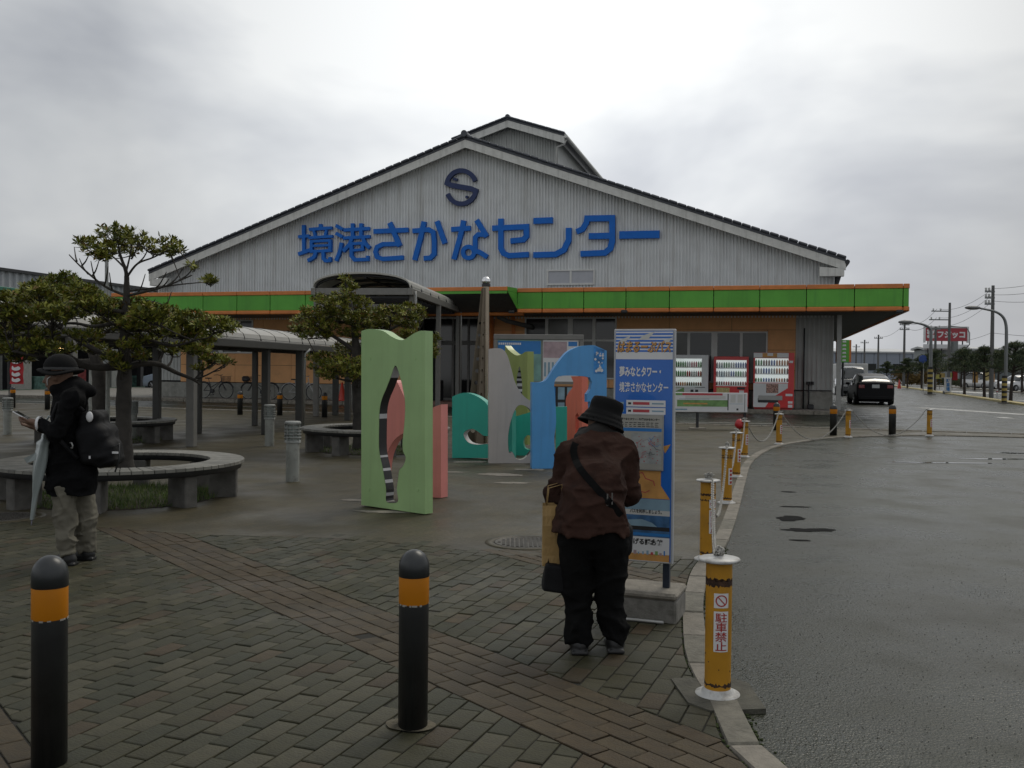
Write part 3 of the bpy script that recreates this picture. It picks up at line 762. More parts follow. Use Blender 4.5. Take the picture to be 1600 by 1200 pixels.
letter('letter', z1_, [(-36, [(1022, 604), (1150, 594), (1185, 615), (1192, 690), (1190, 785), (1160, 815), (1110, 818)]), (38, [(1112, 530), (1088, 640), (1038, 832)]), (38, [(1212, 528), (1275, 702)])])
lp = [(1460 + 44 * math.cos(t), 772 + 44 * math.sin(t)) for t in [k * pi / 8 for k in range(17)]]
letter('letter', z1_, [(36, [(1325, 592), (1475, 582)]), (38, [(1422, 522), (1396, 640), (1345, 826)]), (38, [(1522, 520), (1602, 648)]), (-34, [(1604, 633), (1535, 632), (1512, 655), (1510, 772)]), (-32, lp), (36, [(1500, 762), (1545, 770), (1605, 808)])])
letter('letter', z2_, [(-40, [(212, 208), (212, 440), (232, 478), (275, 497), (430, 488)]), (40, [(145, 283), (432, 270)]), (-40, [(412, 268), (412, 345), (388, 372), (288, 383)])])
letter('letter', z2_, [(44, [(468, 226), (617, 220)]), (-42, [(742, 280), (742, 375), (705, 452), (640, 487), (466, 492)])])
letter('letter', z2_, [(-40, [(888, 192), (880, 240), (850, 290), (803, 310)]), (44, [(866, 207), (1103, 203)]), (-42, [(1082, 200), (1082, 385), (1068, 440), (1025, 475), (835, 483)]), (44, [(900, 345), (1075, 341)])])
letter('letter', z2_, [(54, [(1138, 336), (1452, 330)])])
def arc(c, rx, ry, a0, a1, n=22): return [(c[0] + rx * math.cos(math.radians(a0 + (a1 - a0) * k / n)), c[1] - ry * math.sin(math.radians(a0 + (a1 - a0) * k / n))) for k in range(n + 1)]
letter('emblem', z1_, [(-34, arc((1403, 262), 117, 130, 172, 22)), (-34, arc((1403, 262), 117, 130, 204, 350)), (-38, [(1282, 226), (1330, 248), (1480, 274), (1528, 296)]), (20, [(1340, 195), (1372, 205)]), (16, [(1437, 338), (1455, 338)])], NV)
# ---- awning
AW = -3.3; xa0 = F(174, 460, AW)[0]; xa1 = F(1421, 443.5, AW)[0]
zt = sum(F(x, y, AW)[1] for x, y in ((350, 455.5), (1100, 447), (1400, 443.7))) / 3; zb = sum(F(x, y, AW)[1] for x, y in ((350, 490.5), (1100, 488), (1400, 486.8))) / 3
print('awning', xa0, xa1, zt, zb, zSoff)
jx = [F(x, 470, AW)[0] for x in (207, 262, 317, 370, 422, 477)]; jr = [F(x, 470, AW)[0] for x in (847, 912, 978, 1046, 1115, 1187, 1260, 1335, 1411)]
aw = B
TR = .15
xb0, xb1 = F(500, 470, AW)[0], F(808, 470, AW)[0]
def fascia(a, b):
    q = MB(); q.box(a + .012, b - .012, AW, AW + .06, zb + TR + .004, zt - TR - .004, b=.008); q.build('fascia_panel', green_m, aw)
    q = MB(); q.box(a + .008, b - .008, AW - .03, AW + .06, zt - TR, zt, b=.01); q.build('top_trim', orange_m, aw)
    q = MB(); q.box(a + .008, b - .008, AW - .03, AW + .06, zb, zb + TR, b=.03); q.build('bottom_trim', orange_m, aw)
cuts = [xa0] + jx + [xb0]
for a, b in zip(cuts, cuts[1:]): fascia(a, b)
cuts = [xb1] + jr + [xa1]
for a, b in zip(cuts, cuts[1:]): fascia(a, b)
# side returns
for xs, sg in ((xa1, 1), (xa0, -1)):
    for k in range(18):
        y0 = AW + .07 + k * 1.83; y1 = y0 + 1.82
        q = MB(); q.box(min(xs, xs - sg * .06), max(xs, xs - sg * .06), y0, y1, zb + TR, zt - TR, b=.008); q.build('side_fascia_panel', green_m, aw)
        if k == 0:
            q2 = MB()
            for z0, z1 in ((zb, zb + TR - .004), (zt - TR + .004, zt)): q2.box(min(xs, xs - sg * .06) , max(xs, xs - sg * .06) + .02, AW + .07, AW + 33, z0, z1)
            q2.build('side_trim', orange_m, aw)
# entrance bump
bF = AW - .75; xe0, xe1 = F(500, 470, AW)[0], F(793, 447, bF)[0]
q = MB(); q.box(xe0, xe1, bF, bF + .06, zt - .14, zt, b=.008); q.build('entrance_trim', orange_m, aw)
q = MB(); q.box(xe0, xe1 - .02, bF + .01, bF + .06, zt - .24, zt - .145); q.build('entrance_fascia', green_m, aw)
q = MB(); q.add([(xe1, bF, zt - .16), (xb1, AW, zt - TR), (xb1, AW, zb + TR), (xe1 + .3, AW + .3, zb + TR)], [(0, 1, 2), (0, 2, 3)]); q.add([(xe1, bF, zt - .15), (xb1 , AW - .02, zt - TR), (xb1, AW - .02, zt), (xe1, bF, zt)], [(0, 1, 2, 3)]); q.build('return_fascia', green_m, aw)
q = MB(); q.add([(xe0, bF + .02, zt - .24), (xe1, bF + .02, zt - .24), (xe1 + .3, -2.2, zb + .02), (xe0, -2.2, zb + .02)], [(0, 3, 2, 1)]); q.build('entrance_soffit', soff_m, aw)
q = MB(); q.cyl((xe0, -2.4, zb + .02), (xe1 + .2, -2.4, zb + .02), .07, n=8); q.build('orange_pipe', orange_m, aw)
# awning slab: top and soffit
q = MB(); q.box(xa0 + .06, xe0 - .01, AW + .07, -.05, zb + .05, zb + .12); q.box(xb1 + .02, xa1 - .07, AW + .07, -.05, zb + .05, zb + .12)
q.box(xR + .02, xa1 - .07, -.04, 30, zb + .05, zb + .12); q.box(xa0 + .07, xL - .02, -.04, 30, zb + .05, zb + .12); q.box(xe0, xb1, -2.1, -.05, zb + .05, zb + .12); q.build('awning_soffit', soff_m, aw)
q = MB(); q.box(xa0 + .06, xa1 - .07, AW + .07, -.05, zt - .12, zt - .06); q.box(xe0, xe1, bF + .07, AW + .06, zt - .12, zt - .06); q.box(xR + .02, xa1 - .07, -.045, 30, zt - .12, zt - .06); q.box(xa0 + .07, xL - .02, -.045, 30, zt - .12, zt - .06); q.build('awning_deck', soff_m, aw)
# ---- ground floor wall
def Fz(y, x=1000): return F(x, y)[1]
zbase = F(1262, 612)[1]; zTop = zSoff + .4; G0 = .12
def cols(px): return F(px, 560)[0]
def wallbox(a, b, z0, z1, mt, name, y=0.0, th=.12):
    q = MB(); q.box(a, b, y, y + th, z0, z1); return q.build(name, mt, B)
xg0, xg1 = cols(1243), xR
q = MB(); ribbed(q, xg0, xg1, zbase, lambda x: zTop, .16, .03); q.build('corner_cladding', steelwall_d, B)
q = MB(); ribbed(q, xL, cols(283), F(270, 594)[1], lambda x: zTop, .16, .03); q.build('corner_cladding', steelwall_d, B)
# concrete plinths
zbl = F(420, 597)[1]; zp = (zbase + zbl) / 2; print('plinth', zbase, zbl)
def span(a, b, name='plinth'):
    q = MB(); q.box(a, b, -.04, .10, G0, zp - .02, b=.01); q.build(name, base_m, B)
pl = [xL, cols(330), cols(380), cols(430), cols(480), cols(530), cols(575), cols(640)]
for a, b in zip(pl, pl[1:]): span(a + .005, b - .005)
pl = [cols(772), cols(868), cols(963), cols(1055), cols(1150), cols(1243), xR]
for a, b in zip(pl, pl[1:]): span(a + .005, b - .005)
# orange panels with holes for windows
backing = MB(); backing.box(xL + .1, cols(640), .06, .12, G0, zTop); backing.box(cols(772), xR - .1, .06, .12, G0, zTop); backing.build('wall_backing', darkin, B)
def panels(a, b, za_, zb_, holes, nx, nz):
    for i in range(nx):
        for k in range(nz):
            x0 = a + (b - a) * i / nx; x1 = a + (b - a) * (i + 1) / nx; z0 = za_ + (zb_ - za_) * k / nz; z1 = za_ + (zb_ - za_) * (k + 1) / nz
            rects = [(x0, x1, z0, z1)]
            for h in holes:
                new = []
                for r in rects:
                    if h[0] >= r[1] or h[1] <= r[0] or h[2] >= r[3] or h[3] <= r[2]: new.append(r); continue
                    if h[0] > r[0]: new.append((r[0], h[0], r[2], r[3]))
                    if h[1] < r[1]: new.append((h[1], r[1], r[2], r[3]))
                    xa_, xb_ = max(h[0], r[0]), min(h[1], r[1])
                    if h[2] > r[2]: new.append((xa_, xb_, r[2], h[2]))
                    if h[3] < r[3]: new.append((xa_, xb_, h[3], r[3]))
                rects = new
            rects = [r for r in rects if r[1] - r[0] > .03 and r[3] - r[2] > .03]
            if rects:
                q = MB()
                for r in rects: q.box(r[0] + .006, r[1] - .006, -.03, .06, r[2] + .006, r[3] - .006)
                q.build('wall_panel', peach_m, B)
W1 = (cols(820), cols(963), F(900, 592)[1], F(900, 496)[1]); W2 = (cols(1042), cols(1199), F(1120, 598)[1], F(1150, 518)[1]); W3 = (cols(322), cols(396), F(360, 552)[1], F(360, 500)[1])
panels(cols(772), cols(1243), zp, zTop - .2, [W1, W2], 5, 4)
panels(cols(283), cols(640), zp, zTop - .2, [W3], 8, 4)
def window(R, mull, panes, transom=None, name='window'):
    x0, x1, z0, z1 = R; f = MB(); t = .055
    f.box(x0, x1, -.06, .03, z1 - t, z1); f.box(x0, x1, -.07, .03, z0, z0 + t)
    for i, mxx in enumerate([x0 + t / 2] + [m[0] for m in mull] + [x1 - t / 2]):
        ww = t / 2 if i in (0, len(mull) + 1) else mull[i - 1][1] / 2
        f.box(mxx - ww, mxx + ww, -.058, .03, z0 + t + .001, z1 - t - .001)
    if transom:
        f.box(x0 + t, x1 - t, -.062, .03, transom - .04, transom + .04)
    o = f.build(name, WF, B); xs = [x0] + [m[0] for m in mull] + [x1]
    for (a, b), mt in zip(zip(xs, xs[1:]), panes):
        zz = [(z0, z1)] if not transom else [(z0, transom), (transom, z1)]
        for c, d in zz:
            p = MB(); p.box(a + .02, b - .02, -.01, .01, c + .02, d - .02); p.build('pane', mt, o)
    return o
window(W1, [(cols(854), .12), (cols(891), .2), (cols(928), .13)], [glass_d, glass_c, glass_c, glass_d], F(900, 532)[1])
window(W2, [(cols(1076), .10), (cols(1116), .22), (cols(1158), .10)], [glass_c, glass_d, glass_d, glass_c])
window(W3, [(cols(345), .22), (cols(374), .14)], [glass_d] * 3)
# orange pillar, downpipe at the entrance
q = MB(); q.box(cols(764), cols(771), -.5, .05, G0, zTop - .3, b=.02); q.build('entrance_pillar', orange_m, B)
q = MB(); q.box(cols(800), cols(805), -.12, -.031, zp, zTop - .3); q.build('entrance_trim_post', orange_m, B)
q = MB(); xx, zz = F(778, 493, -1.5); q.tube([(xx, -1.5, zz + .1), (xx + .03, -1.5, zz - .05), (xx + .3, -1.3, zz - .2), (xx + .9, -.4, zz - .35), (xx + 1.0, -.1, zz - .4)], .09, 8); q.build('rain_pipe', soff_m, B)
# entrance recess with glazed doors
E0, E1 = cols(640), cols(764); RY = 1.6
q = MB(); q.box(E0, E1, RY + 2.5, RY + 2.6, G0, zTop); q.box(E0 - .05, E0, 0, RY + 2.5, G0, zTop); q.box(E1, E1 + .05, 0, RY + 2.5, G0, zTop); q.box(E0, E1, -.05, RY + 2.6, zTop - .06, zTop); q.build('entrance_recess', darkin, B)
zt_ = F(700, 532)[1] - .05
dw = MB(); n_d = 5
dw.box(E0, E1, RY - .04, RY + .04, zt_ - .09, zt_ + .09)
for i in range(n_d + 1):
    x = E0 + (E1 - E0) * i / n_d; dw.box(x - .045, x + .045, RY - .05, RY + .05, G0, zTop - .1)
    if i < n_d:
        dw.box(x + .05, x + (E1 - E0) / n_d - .05, RY - .03, RY + .03, G0, G0 + .12)
do = dw.build('entrance_doors', greyframe, B)
for i in range(n_d):
    x = E0 + (E1 - E0) * i / n_d; xn = x + (E1 - E0) / n_d
    for a, b in ((G0 + .12, zt_ - .09), (zt_ + .09, zTop - .1)):
        p = MB(); p.box(x + .045, xn - .045, RY - .008, RY + .008, a, b); p.build('pane', glass_d, do)
stepm = mat('entrance_step_tile', (.20, .11, .085), .6, var=.2, scale=8)
q = MB(); q.box(E0 - .3, E1 + .3, -1.9, -.2, .0, .19, b=.01); q.build('entrance_step', stepm, B)
q = MB(); q.box(cols(676), cols(697) , -.9, -.3, .19, 1.0); q.build('notice_board', darkin, B)
# corner post and pipes at the right
q = MB(); x = cols(1309); q.box(x - .06, x + .10, -.35, -.2, G0, zb + .05); q.build('corner_post', alu, B)
q = MB(); xp_ = cols(1256)
q.tube([(xp_, -.12, F(0, 0)[1] * 0 + .13), (xp_, -.12, F(1253, 513)[1])], .03, 6)
for px in (1262, 1266, 1270): q.cyl((cols(px), -.16, F(px, 600)[1] - .03), (cols(px), -.16, F(px, 600)[1] + .09), .05, n=8)
q.tube([(xp_ - .5, -.1, F(1260, 612)[1] + .05), (cols(1300), -.1, F(1260, 612)[1] + .05)], .02, 5); q.tube([(cols(1264), -.14, .13), (cols(1264), -.14, F(1264, 600)[1])], .03, 6)
q.box(cols(1262), cols(1272), -.35, -.1, .12, .3, b=.03); q.build('service_pipes', dark, B)
# small lamps/cctv blobs under the fascia
q = MB()
for px in (799, 975, 1405): x, z = F(px, 487, AW - .1); q.box(x - .1, x + .12, AW - .2, AW - .04, z - .06, z + .06, b=.03)
q.build('eaves_spotlights', dark, B)

# ================================================================== ENTRANCE CANOPY (arched, own frame)
def frame_pt(px, py, y): p = at(px, py, y); return p
c0 = F.o; Mi = (Matrix.Translation(F.o) @ Matrix.Rotation(F.rz, 4, 'Z')).inverted()
zc = 3.83
# front and rear right corners
pf = EYE + ray(643, 450) * ((zc - EYE.z) / ray(643, 450).z); pr = EYE + ray(718, 480) * ((zc - EYE.z) / ray(718, 480).z)
pl_ = EYE + ray(503, 452) * ((zc - EYE.z) / ray(503, 452).z)
lf, lr, ll = Mi @ pf, Mi @ pr, Mi @ pl_
print('canopy', lf, lr, ll)
CX1 = 0; CX0 = -2.9; CY0 = 0; CY1 = (pr - pf).length; _c = (pr - pf)
K = thing('entrance_canopy', 'grey steel arched canopy with pale barrel roof leading to the entrance doors', 'canopy', (pf.x, pf.y, 0), math.atan2(_c.y, _c.x) - pi / 2)
can_m = mat('canopy_steel_paint', (.17, .165, .15), .5, var=.1); poly_m = mat('canopy_roof_sheet', (.42, .41, .37), .4, var=.1, scale=2, dirt_or_shade=(.26, .25, .21), damt=.5)
rise = .40
def archp(n=16, r=0, x0=None, x1=None, rs=rise): 
    x0 = CX0 if x0 is None else x0; x1 = CX1 if x1 is None else x1
    return [((x0 + x1) / 2 - (x1 - x0) / 2 * math.cos(pi * k / n) * (1 + r), rs * (math.sin(pi * k / n)) ** .8) for k in range(n + 1)]
ap = archp(); q = MB()
vs = []; 
for (x, z) in ap:
    for y in (CY0 - .25, CY1): vs += [(x, y, zc + z), (x, y, zc + z + .05)]
fs = []
for k in range(len(ap) - 1):
    a = 4 * k; b = a + 4; fs += [(a + 1, a + 3, b + 3, b + 1), (a, b, b + 2, a + 2), (a, a + 1, b + 1, b), (a + 2, b + 2, b + 3, a + 3)]
q.add(vs, fs); fixn(q.build('barrel_roof', poly_m, K))
q = MB()
for y in [CY0 + i * (CY1 - CY0) / 6 for i in range(7)]: q.tube([(x, y, zc + z - .04) for x, z in ap], .045, 6)
for xx in (CX0 + .5, CX0 + 1.5, CX0 + 2.5):
    k = (xx - CX0) / (CX1 - CX0); q.box(xx - .03, xx + .03, CY0, CY1, zc + rise * .7, zc + rise * .7 + .05)
q.build('roof_rib', dark, K)
q = MB()
for x in (CX0, CX1): q.box(x - .07, x + .07, CY0 - .25, CY1, zc - .22, zc - .02, b=.01)
for y in (CY0 - .22, CY1 - .1): q.box(CX0 + .071, CX1 - .071, y, y + .1, zc - .22, zc - .02, b=.01)
q.box(CX0 + .08, CX1 - .08, CY0, CY0 + .1, zc - .62, zc - .48); q.build('eaves_beam', can_m, K)
q = MB()
for k in range(14):
    y = CY0 + (CY1 - CY0) * k / 13; q.box(CX0 + .08, CX1 - .08, y - .03, y + .03, zc - .3, zc - .24)
q.build('ceiling_slat', dark, K)
for x in (CX0 + .0, CX1):
    for y in (CY0 + .1, (CY0 + CY1) / 2, CY1 - .3):
        q = MB(); q.box(x - .075, x + .075, y - .075, y + .075, .0, zc - .22, b=.01); q.build('post', can_m, K)
q = MB()
for y in (CY0 - .02, CY1 - .4): q.tube([(CX1 + .12, y, zc - .1), (CX1 + .14, y, zc - .3), (CX1 + .14, y, .1)], .035, 6)
q.build('downpipe', alu, K)

# ================================================================== COVERED WALKWAY (left)
wd_ = Vector((.143, .99, 0)).normalized(); rzW = math.atan2(wd_.y, wd_.x) - pi / 2
WK = thing('covered_walkway', 'long low walkway canopy with pale curved roof and dark posts, left of the plaza', 'canopy', (-5.8, 17.4, 0), rzW)
Y0, Y1 = -9.5, 11.3; XA, XB = -1.75, .25; ze_ = 1.98; rs = .30
wkm = mat('walkway_steel_paint', (.055, .055, .05), .5, var=.1); wkp = mat('walkway_roof_sheet', (.36, .35, .32), .45, var=.08, scale=1.5, dirt_or_shade=(.3, .29, .25), damt=.5)
n = 12; ap = [((XA + XB) / 2 - (XB - XA) / 2 * math.cos(pi * k / n), rs * math.sin(pi * k / n) ** .9) for k in range(n + 1)]
segs = [Y0 + i * (Y1 - Y0) / 26 for i in range(27)]
for i, (a, b) in enumerate(zip(segs, segs[1:])):
    vs = []
    for (x, z) in ap:
        for y in (a + .008, b - .008): vs += [(x, y, ze_ + z + .02), (x, y, ze_ + z + .05)]
    fs = []
    for k in range(n):
        A = 4 * k; Bq = A + 4; fs += [(A + 1, A + 3, Bq + 3, Bq + 1), (A, Bq, Bq + 2, A + 2), (A, A + 1, Bq + 1, Bq), (A + 2, Bq + 2, Bq + 3, A + 3)]
    q = MB(); q.add(vs, fs); fixn(q.build('roof_panel', wkp, WK))
q = MB()
for s_ in segs: q.tube([(x, s_, ze_ + z + .045) for x, z in ap], .014, 5)
for s_ in segs[::3]: q.tube([(x, s_, ze_ + z - .02) for x, z in ap], .04, 5)
q.build('roof_rib', wkm, WK)
q = MB()
for x in (XA, XB): q.box(x - .06, x + .06, Y0, Y1, ze_ - .14, ze_ + .01, b=.01)
for k in range(8): y = Y0 + .2 + k * (Y1 - Y0 - .4) / 7; q.box(XA + .061, XB - .061, y - .05, y + .05, ze_ - .12, ze_ - .02)
q.build('eaves_beam', wkm, WK)
Wi = WK.matrix_world
Wm = (Matrix.Translation((-5.8, 17.4, 0)) @ Matrix.Rotation(rzW, 4, 'Z')).inverted()
for px, py, w in ((299, 698, .15), (415, 679, .15), (468, 672, .16), (543, 657, .15), (245, 687, .13), (310, 677, .12), (398, 665, .12), (524, 649, .16), (111, 735, .12)):
    p = Wm @ gp(px, py); q = MB(); q.box(p.x - w / 2, p.x + w / 2, p.y - w / 2, p.y + w / 2, 0, ze_ - .141 if XA < p.x < XB + .3 else ze_ - .1, b=.008); q.build('post', wkm if px not in (299, 111) else can_m, WK)
p = Wm @ gp(468, 672); q = MB(); q.tube([(p.x + .25, p.y, ze_ - .1), (p.x + .14, p.y - .05, ze_ - .2), (p.x + .12, p.y - .05, .05)], .03, 6); q.build('downpipe', alu, WK)
# ================================================================== BENCH RINGS
slat_m = mat('bench_slat', (.20, .195, .17), .6, var=.3, scale=8, dirt_or_shade=(.09, .085, .07), damt=.7, dscale=5, rnd=.22)
leg_m = mat('bench_leg_concrete', (.105, .10, .09), .85, var=.25, scale=10, bump=.4)
grass_m = [mat('grass_%s' % n, c, .8, var=.3, scale=3) for n, c in (('a', (.075, .13, .025)), ('b', (.11, .14, .03)), ('c', (.05, .09, .02)))]
soil = mat('soil', (.035, .028, .02), .95, var=.4, bump=.8, bscale=30)
bench_src = None
def bench(c, label, legs0=-80):
    global bench_src
    if bench_src is not None: return copy_tree(bench_src, (c[0], c[1], 0), math.radians(legs0 + 80), label)
    b = thing('ring_bench', label, 'bench', (c[0], c[1], 0), 0, 'ring benches round the plaza trees')
    n = 76; ro, ri = 1.3, .93; w0 = ri * 2 * pi / n * .92 / 2; w1 = ro * 2 * pi / n * .93 / 2
    q = MB(); z0, z1 = .385, .42
    q.add([(ri, -w0, z0), (ro, -w1, z0), (ro, w1, z0), (ri, w0, z0), (ri, -w0, z1 - .004), (ro, -w1, z1 - .004), (ro, w1, z1 - .004), (ri, w0, z1 - .004), (ri + .006, -w0 + .004, z1), (ro - .006, -w1 + .004, z1), (ro - .006, w1 - .004, z1), (ri + .006, w0 - .004, z1)],
          [(3, 2, 1, 0), (8, 9, 10, 11), (0, 1, 5, 4), (1, 2, 6, 5), (2, 3, 7, 6), (3, 0, 4, 7), (4, 5, 9, 8), (5, 6, 10, 9), (6, 7, 11, 10), (7, 4, 8, 11)])
    s0 = q.build('slat', slat_m, b)
    for k in range(1, n): inst(s0, b, rot=(0, 0, 2 * pi * k / n))
    q = MB()
    for r in (ro - .05, ri + .03): q.lathe([(r, .384), (r, .325), (r + .02, .325), (r + .02, .384)], 48)
    q.build('rim_frame', dark, b)
    l0 = None
    for k in range(8):
        a = math.radians(legs0 + 45 * k)
        if l0 is None:
            q = MB(); q.box(.93, 1.23, -.075, .075, -.01, .324, b=.012); l0 = q.build('leg', leg_m, b); l0.rotation_euler = (0, 0, a)
        else: inst(l0, b, rot=(0, 0, a))
    bench_src = b; bench_src['nlegs'] = 8; del bench_src['nlegs']
    return b
C1 = gp(190, 718, .42); C2 = gp(165, 655, .42); C3 = gp(588, 667, .42)
bench(C1, 'round slatted bench nearest the camera, around the large tree behind the man with a backpack')
bench(C2, 'farther round bench at left, seen behind the big tree trunk', -65); bench(C3, 'round bench half hidden behind the tall green cut-out panel', -70)
def tuft(c, R, n, name):
    q = MB()
    for k in range(n):
        a = random.random() * 2 * pi; r = R * math.sqrt(random.random()); x, y = r * math.cos(a), r * math.sin(a)
        h = random.uniform(.02, .09); b = random.uniform(-.04, .04), random.uniform(-.04, .04); w = .004; t = random.random() * pi
        dx, dy = w * math.cos(t), w * math.sin(t)
        q.add([(x - dx, y - dy, 0), (x + dx, y + dy, 0), (x + b[0], y + b[1], h)], [(0, 1, 2)], random.choice((0, 1, 2)))
    q.build(name, grass_m, loc=(c[0], c[1], .01), kind='stuff')
for i, c in enumerate((C1, C2, C3)):
    q = MB(); q.lathe([(.001, .02), (.9, .018), (1.02, .0), (1.02, -.03)], 32); q.build('tree_pit_soil', soil, loc=(c.x, c.y, 0), kind='structure')
    tuft(c, 1.02, 6000 if i == 0 else 2500, 'grass')

# ================================================================== TREES
leafm = [mat('leaf_%s' % n, c, .5, var=.25, scale=9, spec=.25) for n, c in (('dark', (.065, .085, .012)), ('mid', (.115, .135, .018)), ('bright', (.21, .215, .032)), ('brown', (.20, .13, .04)))]
bark = mat('bark', (.045, .040, .034), .9, var=.35, scale=7, bump=1.0, bscale=22)
def rosettes(name, pts, size, parent, bright=.25, brown=.08, nleaf=9, kind='stuff'):
    """whorls of real leaves at the twig ends, joined into one crown"""
    V = []; Fc = []; Mi_ = []
    pts = np.array(pts); n = len(pts); r = np.random.RandomState(len(pts))
    up = r.normal(0, .45, (n, 3)) + np.array([0, 0, 1.0]); up /= np.linalg.norm(up, axis=1)[:, None]
    a = np.cross(up, np.array([1.0, .1, 0])); a /= np.linalg.norm(a, axis=1)[:, None]; b = np.cross(up, a)
    base_m = r.rand(n); o = 0
    for k in range(nleaf):
        th = 2 * pi * k / nleaf + r.rand(n) * .7; L = size * r.uniform(.7, 1.25, n); w = L * .17; tilt = r.uniform(.15, 1.0, n) if k % 3 else r.uniform(.8, 1.8, n)
        d = a * np.cos(th)[:, None] + b * np.sin(th)[:, None]; dd = d + up * tilt[:, None]; dd /= np.linalg.norm(dd, axis=1)[:, None]
        sd = np.cross(dd, up); sd /= np.maximum(np.linalg.norm(sd, axis=1), 1e-6)[:, None]; nn = np.cross(sd, dd)
        p0 = pts; p1 = pts + dd * (L * .6)[:, None] + sd * w[:, None] - nn * (L * .05)[:, None]; p2 = pts + dd * L[:, None] - nn * (L * .12)[:, None]; p3 = pts + dd * (L * .6)[:, None] - sd * w[:, None] - nn * (L * .05)[:, None]
        V.append(np.stack([p0, p1, p2, p3], 1).reshape(-1, 3))
        idx = np.arange(n) * 4 + o; Fc.append(np.stack([idx, idx + 1, idx + 2, idx + 3], 1)); o += n * 4
        q = r.rand(n) * .5 + base_m * .5; mi = np.where(q < .38, 0, 1); mi[q > 1 - bright - .05] = 2; mi[r.rand(n) < brown] = 3; Mi_.append(mi)
    V = np.concatenate(V); Fc = np.concatenate(Fc); Mi_ = np.concatenate(Mi_)
    me = bpy.data.meshes.new(name); me.vertices.add(len(V)); me.vertices.foreach_set('co', V.ravel()); me.loops.add(len(Fc) * 4); me.loops.foreach_set('vertex_index', Fc.ravel())
    me.polygons.add(len(Fc)); me.polygons.foreach_set('loop_start', np.arange(len(Fc)) * 4)
    for mm in leafm: me.materials.append(mm)
    me.polygons.foreach_set('material_index', Mi_.astype(np.int32)); me.update(calc_edges=True); me.validate()
    ob = bpy.data.objects.new(name, me); COL.objects.link(ob); ob.parent = parent; ob['kind'] = 'stuff'; return ob
def bez(p, q, r, n=7): return [p.lerp(q, t).lerp(q.lerp(r, t), t) for t in [k / n for k in range(n + 1)]]
def build_tree(name, label, base, trunk, blobs, limbs, Z, size, dens=1 / 34, bright=.25, group=None, dep=.9, twigs=True, seed=1, brown=.08, cat='tree'):
    """trunk: [(px,py,radius m)], blobs: [(px,py,rx,ry[,dz])], limbs: [[(px,py),...],r0,r1,dy]"""
    r = random.Random(seed); T = thing(name, label, cat, (base.x, base.y, 0), 0, group); o = Vector((base.x, base.y, 0)); W_ = lambda px, py, dy=0: at(px, py, Z + dy) - o
    tp = [W_(a, b) for a, b, _ in trunk]; tr_ = [c for _, _, c in trunk]; tp2 = cat_spline([(p.x, p.y, p.z, rr) for p, rr in zip(tp, tr_)], 5)
    q = MB(); q.tube([t[:3] for t in tp2], [t[3] * (1 + .06 * math.sin(i * 1.7)) for i, t in enumerate(tp2)], 12); q.build('trunk', bark, T)
    br = MB(); nodes = [(Vector(t[:3]), t[3]) for t in tp2]
    for pts, r0, r1, dy in limbs:
        P = [W_(a, b, dy * i / (len(pts) - 1)) for i, (a, b) in enumerate(pts)]; Q = cat_spline([(p.x, p.y, p.z) for p in P], 5); m_ = len(Q)
        br.tube(Q, [r0 + (r1 - r0) * i / (m_ - 1) for i in range(m_)], 7); nodes += [(Vector(p), r0 + (r1 - r0) * i / (m_ - 1)) for i, p in enumerate(Q) if i > 1]
    P = []; pxm = FPX / Z
    for bI in blobs:
        px, py, rx, ry = bI[:4]; dz = bI[4] if len(bI) > 4 else r.uniform(-dep, dep)
        c = W_(px, py, dz); RX, RZ = rx / pxm, ry / pxm; RY_ = RX * .9 + .1
        cand = [nd for nd in nodes if nd[0].z < c.z + .05] or nodes
        nd = min(cand, key=lambda a: (a[0] - c).length + 1.2 * max(0, .15 - (c.z - a[0].z)))
        midp = nd[0].lerp(c, .5) + Vector((r.uniform(-.1, .1), r.uniform(-.1, .1), -.12 * (c - nd[0]).length)); rr = min(nd[1] * .6, .035)
        Q = bez(nd[0], midp, c + Vector((0, 0, -RZ * .6))); br.tube(Q, [rr + (.007 - rr) * i / 7 for i in range(8)], 6)
        n = max(4, int(3.14 * rx * ry * dens * (.48 if py < 400 else 1)))
        ends = []
        for k in range(n):
            while True:
                v = Vector((r.uniform(-1, 1), r.uniform(-1, 1), r.uniform(-1, 1)))
                if v.length < 1: break
            if r.random() < .55: v = v.normalized() * r.uniform(.75, 1.05)
            p = c + Vector((v.x * RX, v.y * RY_, v.z * RZ)); P.append(tuple(p)); ends.append(p)
        if twigs:
            hub = [Q[5], Q[6], Q[7]]
            for p in ends[::6]:
                h = r.choice(hub); mp_ = h.lerp(p, .5) + Vector((0, 0, -.03)); br.tube([h, mp_, p], [.008, .005, .003], 4, caps=False)
    br.build('branches', bark, T); rosettes('crown', P, size, T, bright, brown); return T
Z1 = C1.y + .02
def bare(px, py, dx, dy, r0=.011): return [[(px, py), (px + dx * .5, py + dy * .35), (px + dx, py + dy)], r0, .004, random.uniform(-.5, .5)]
t1 = [(196, 738, .105), (194, 700, .09), (193, 650, .082), (194, 600, .080), (195, 560, .068), (195, 520, .055), (197, 480, .042), (198, 445, .032), (197, 425, .022), (190, 405, .016), (184, 385, .012)]
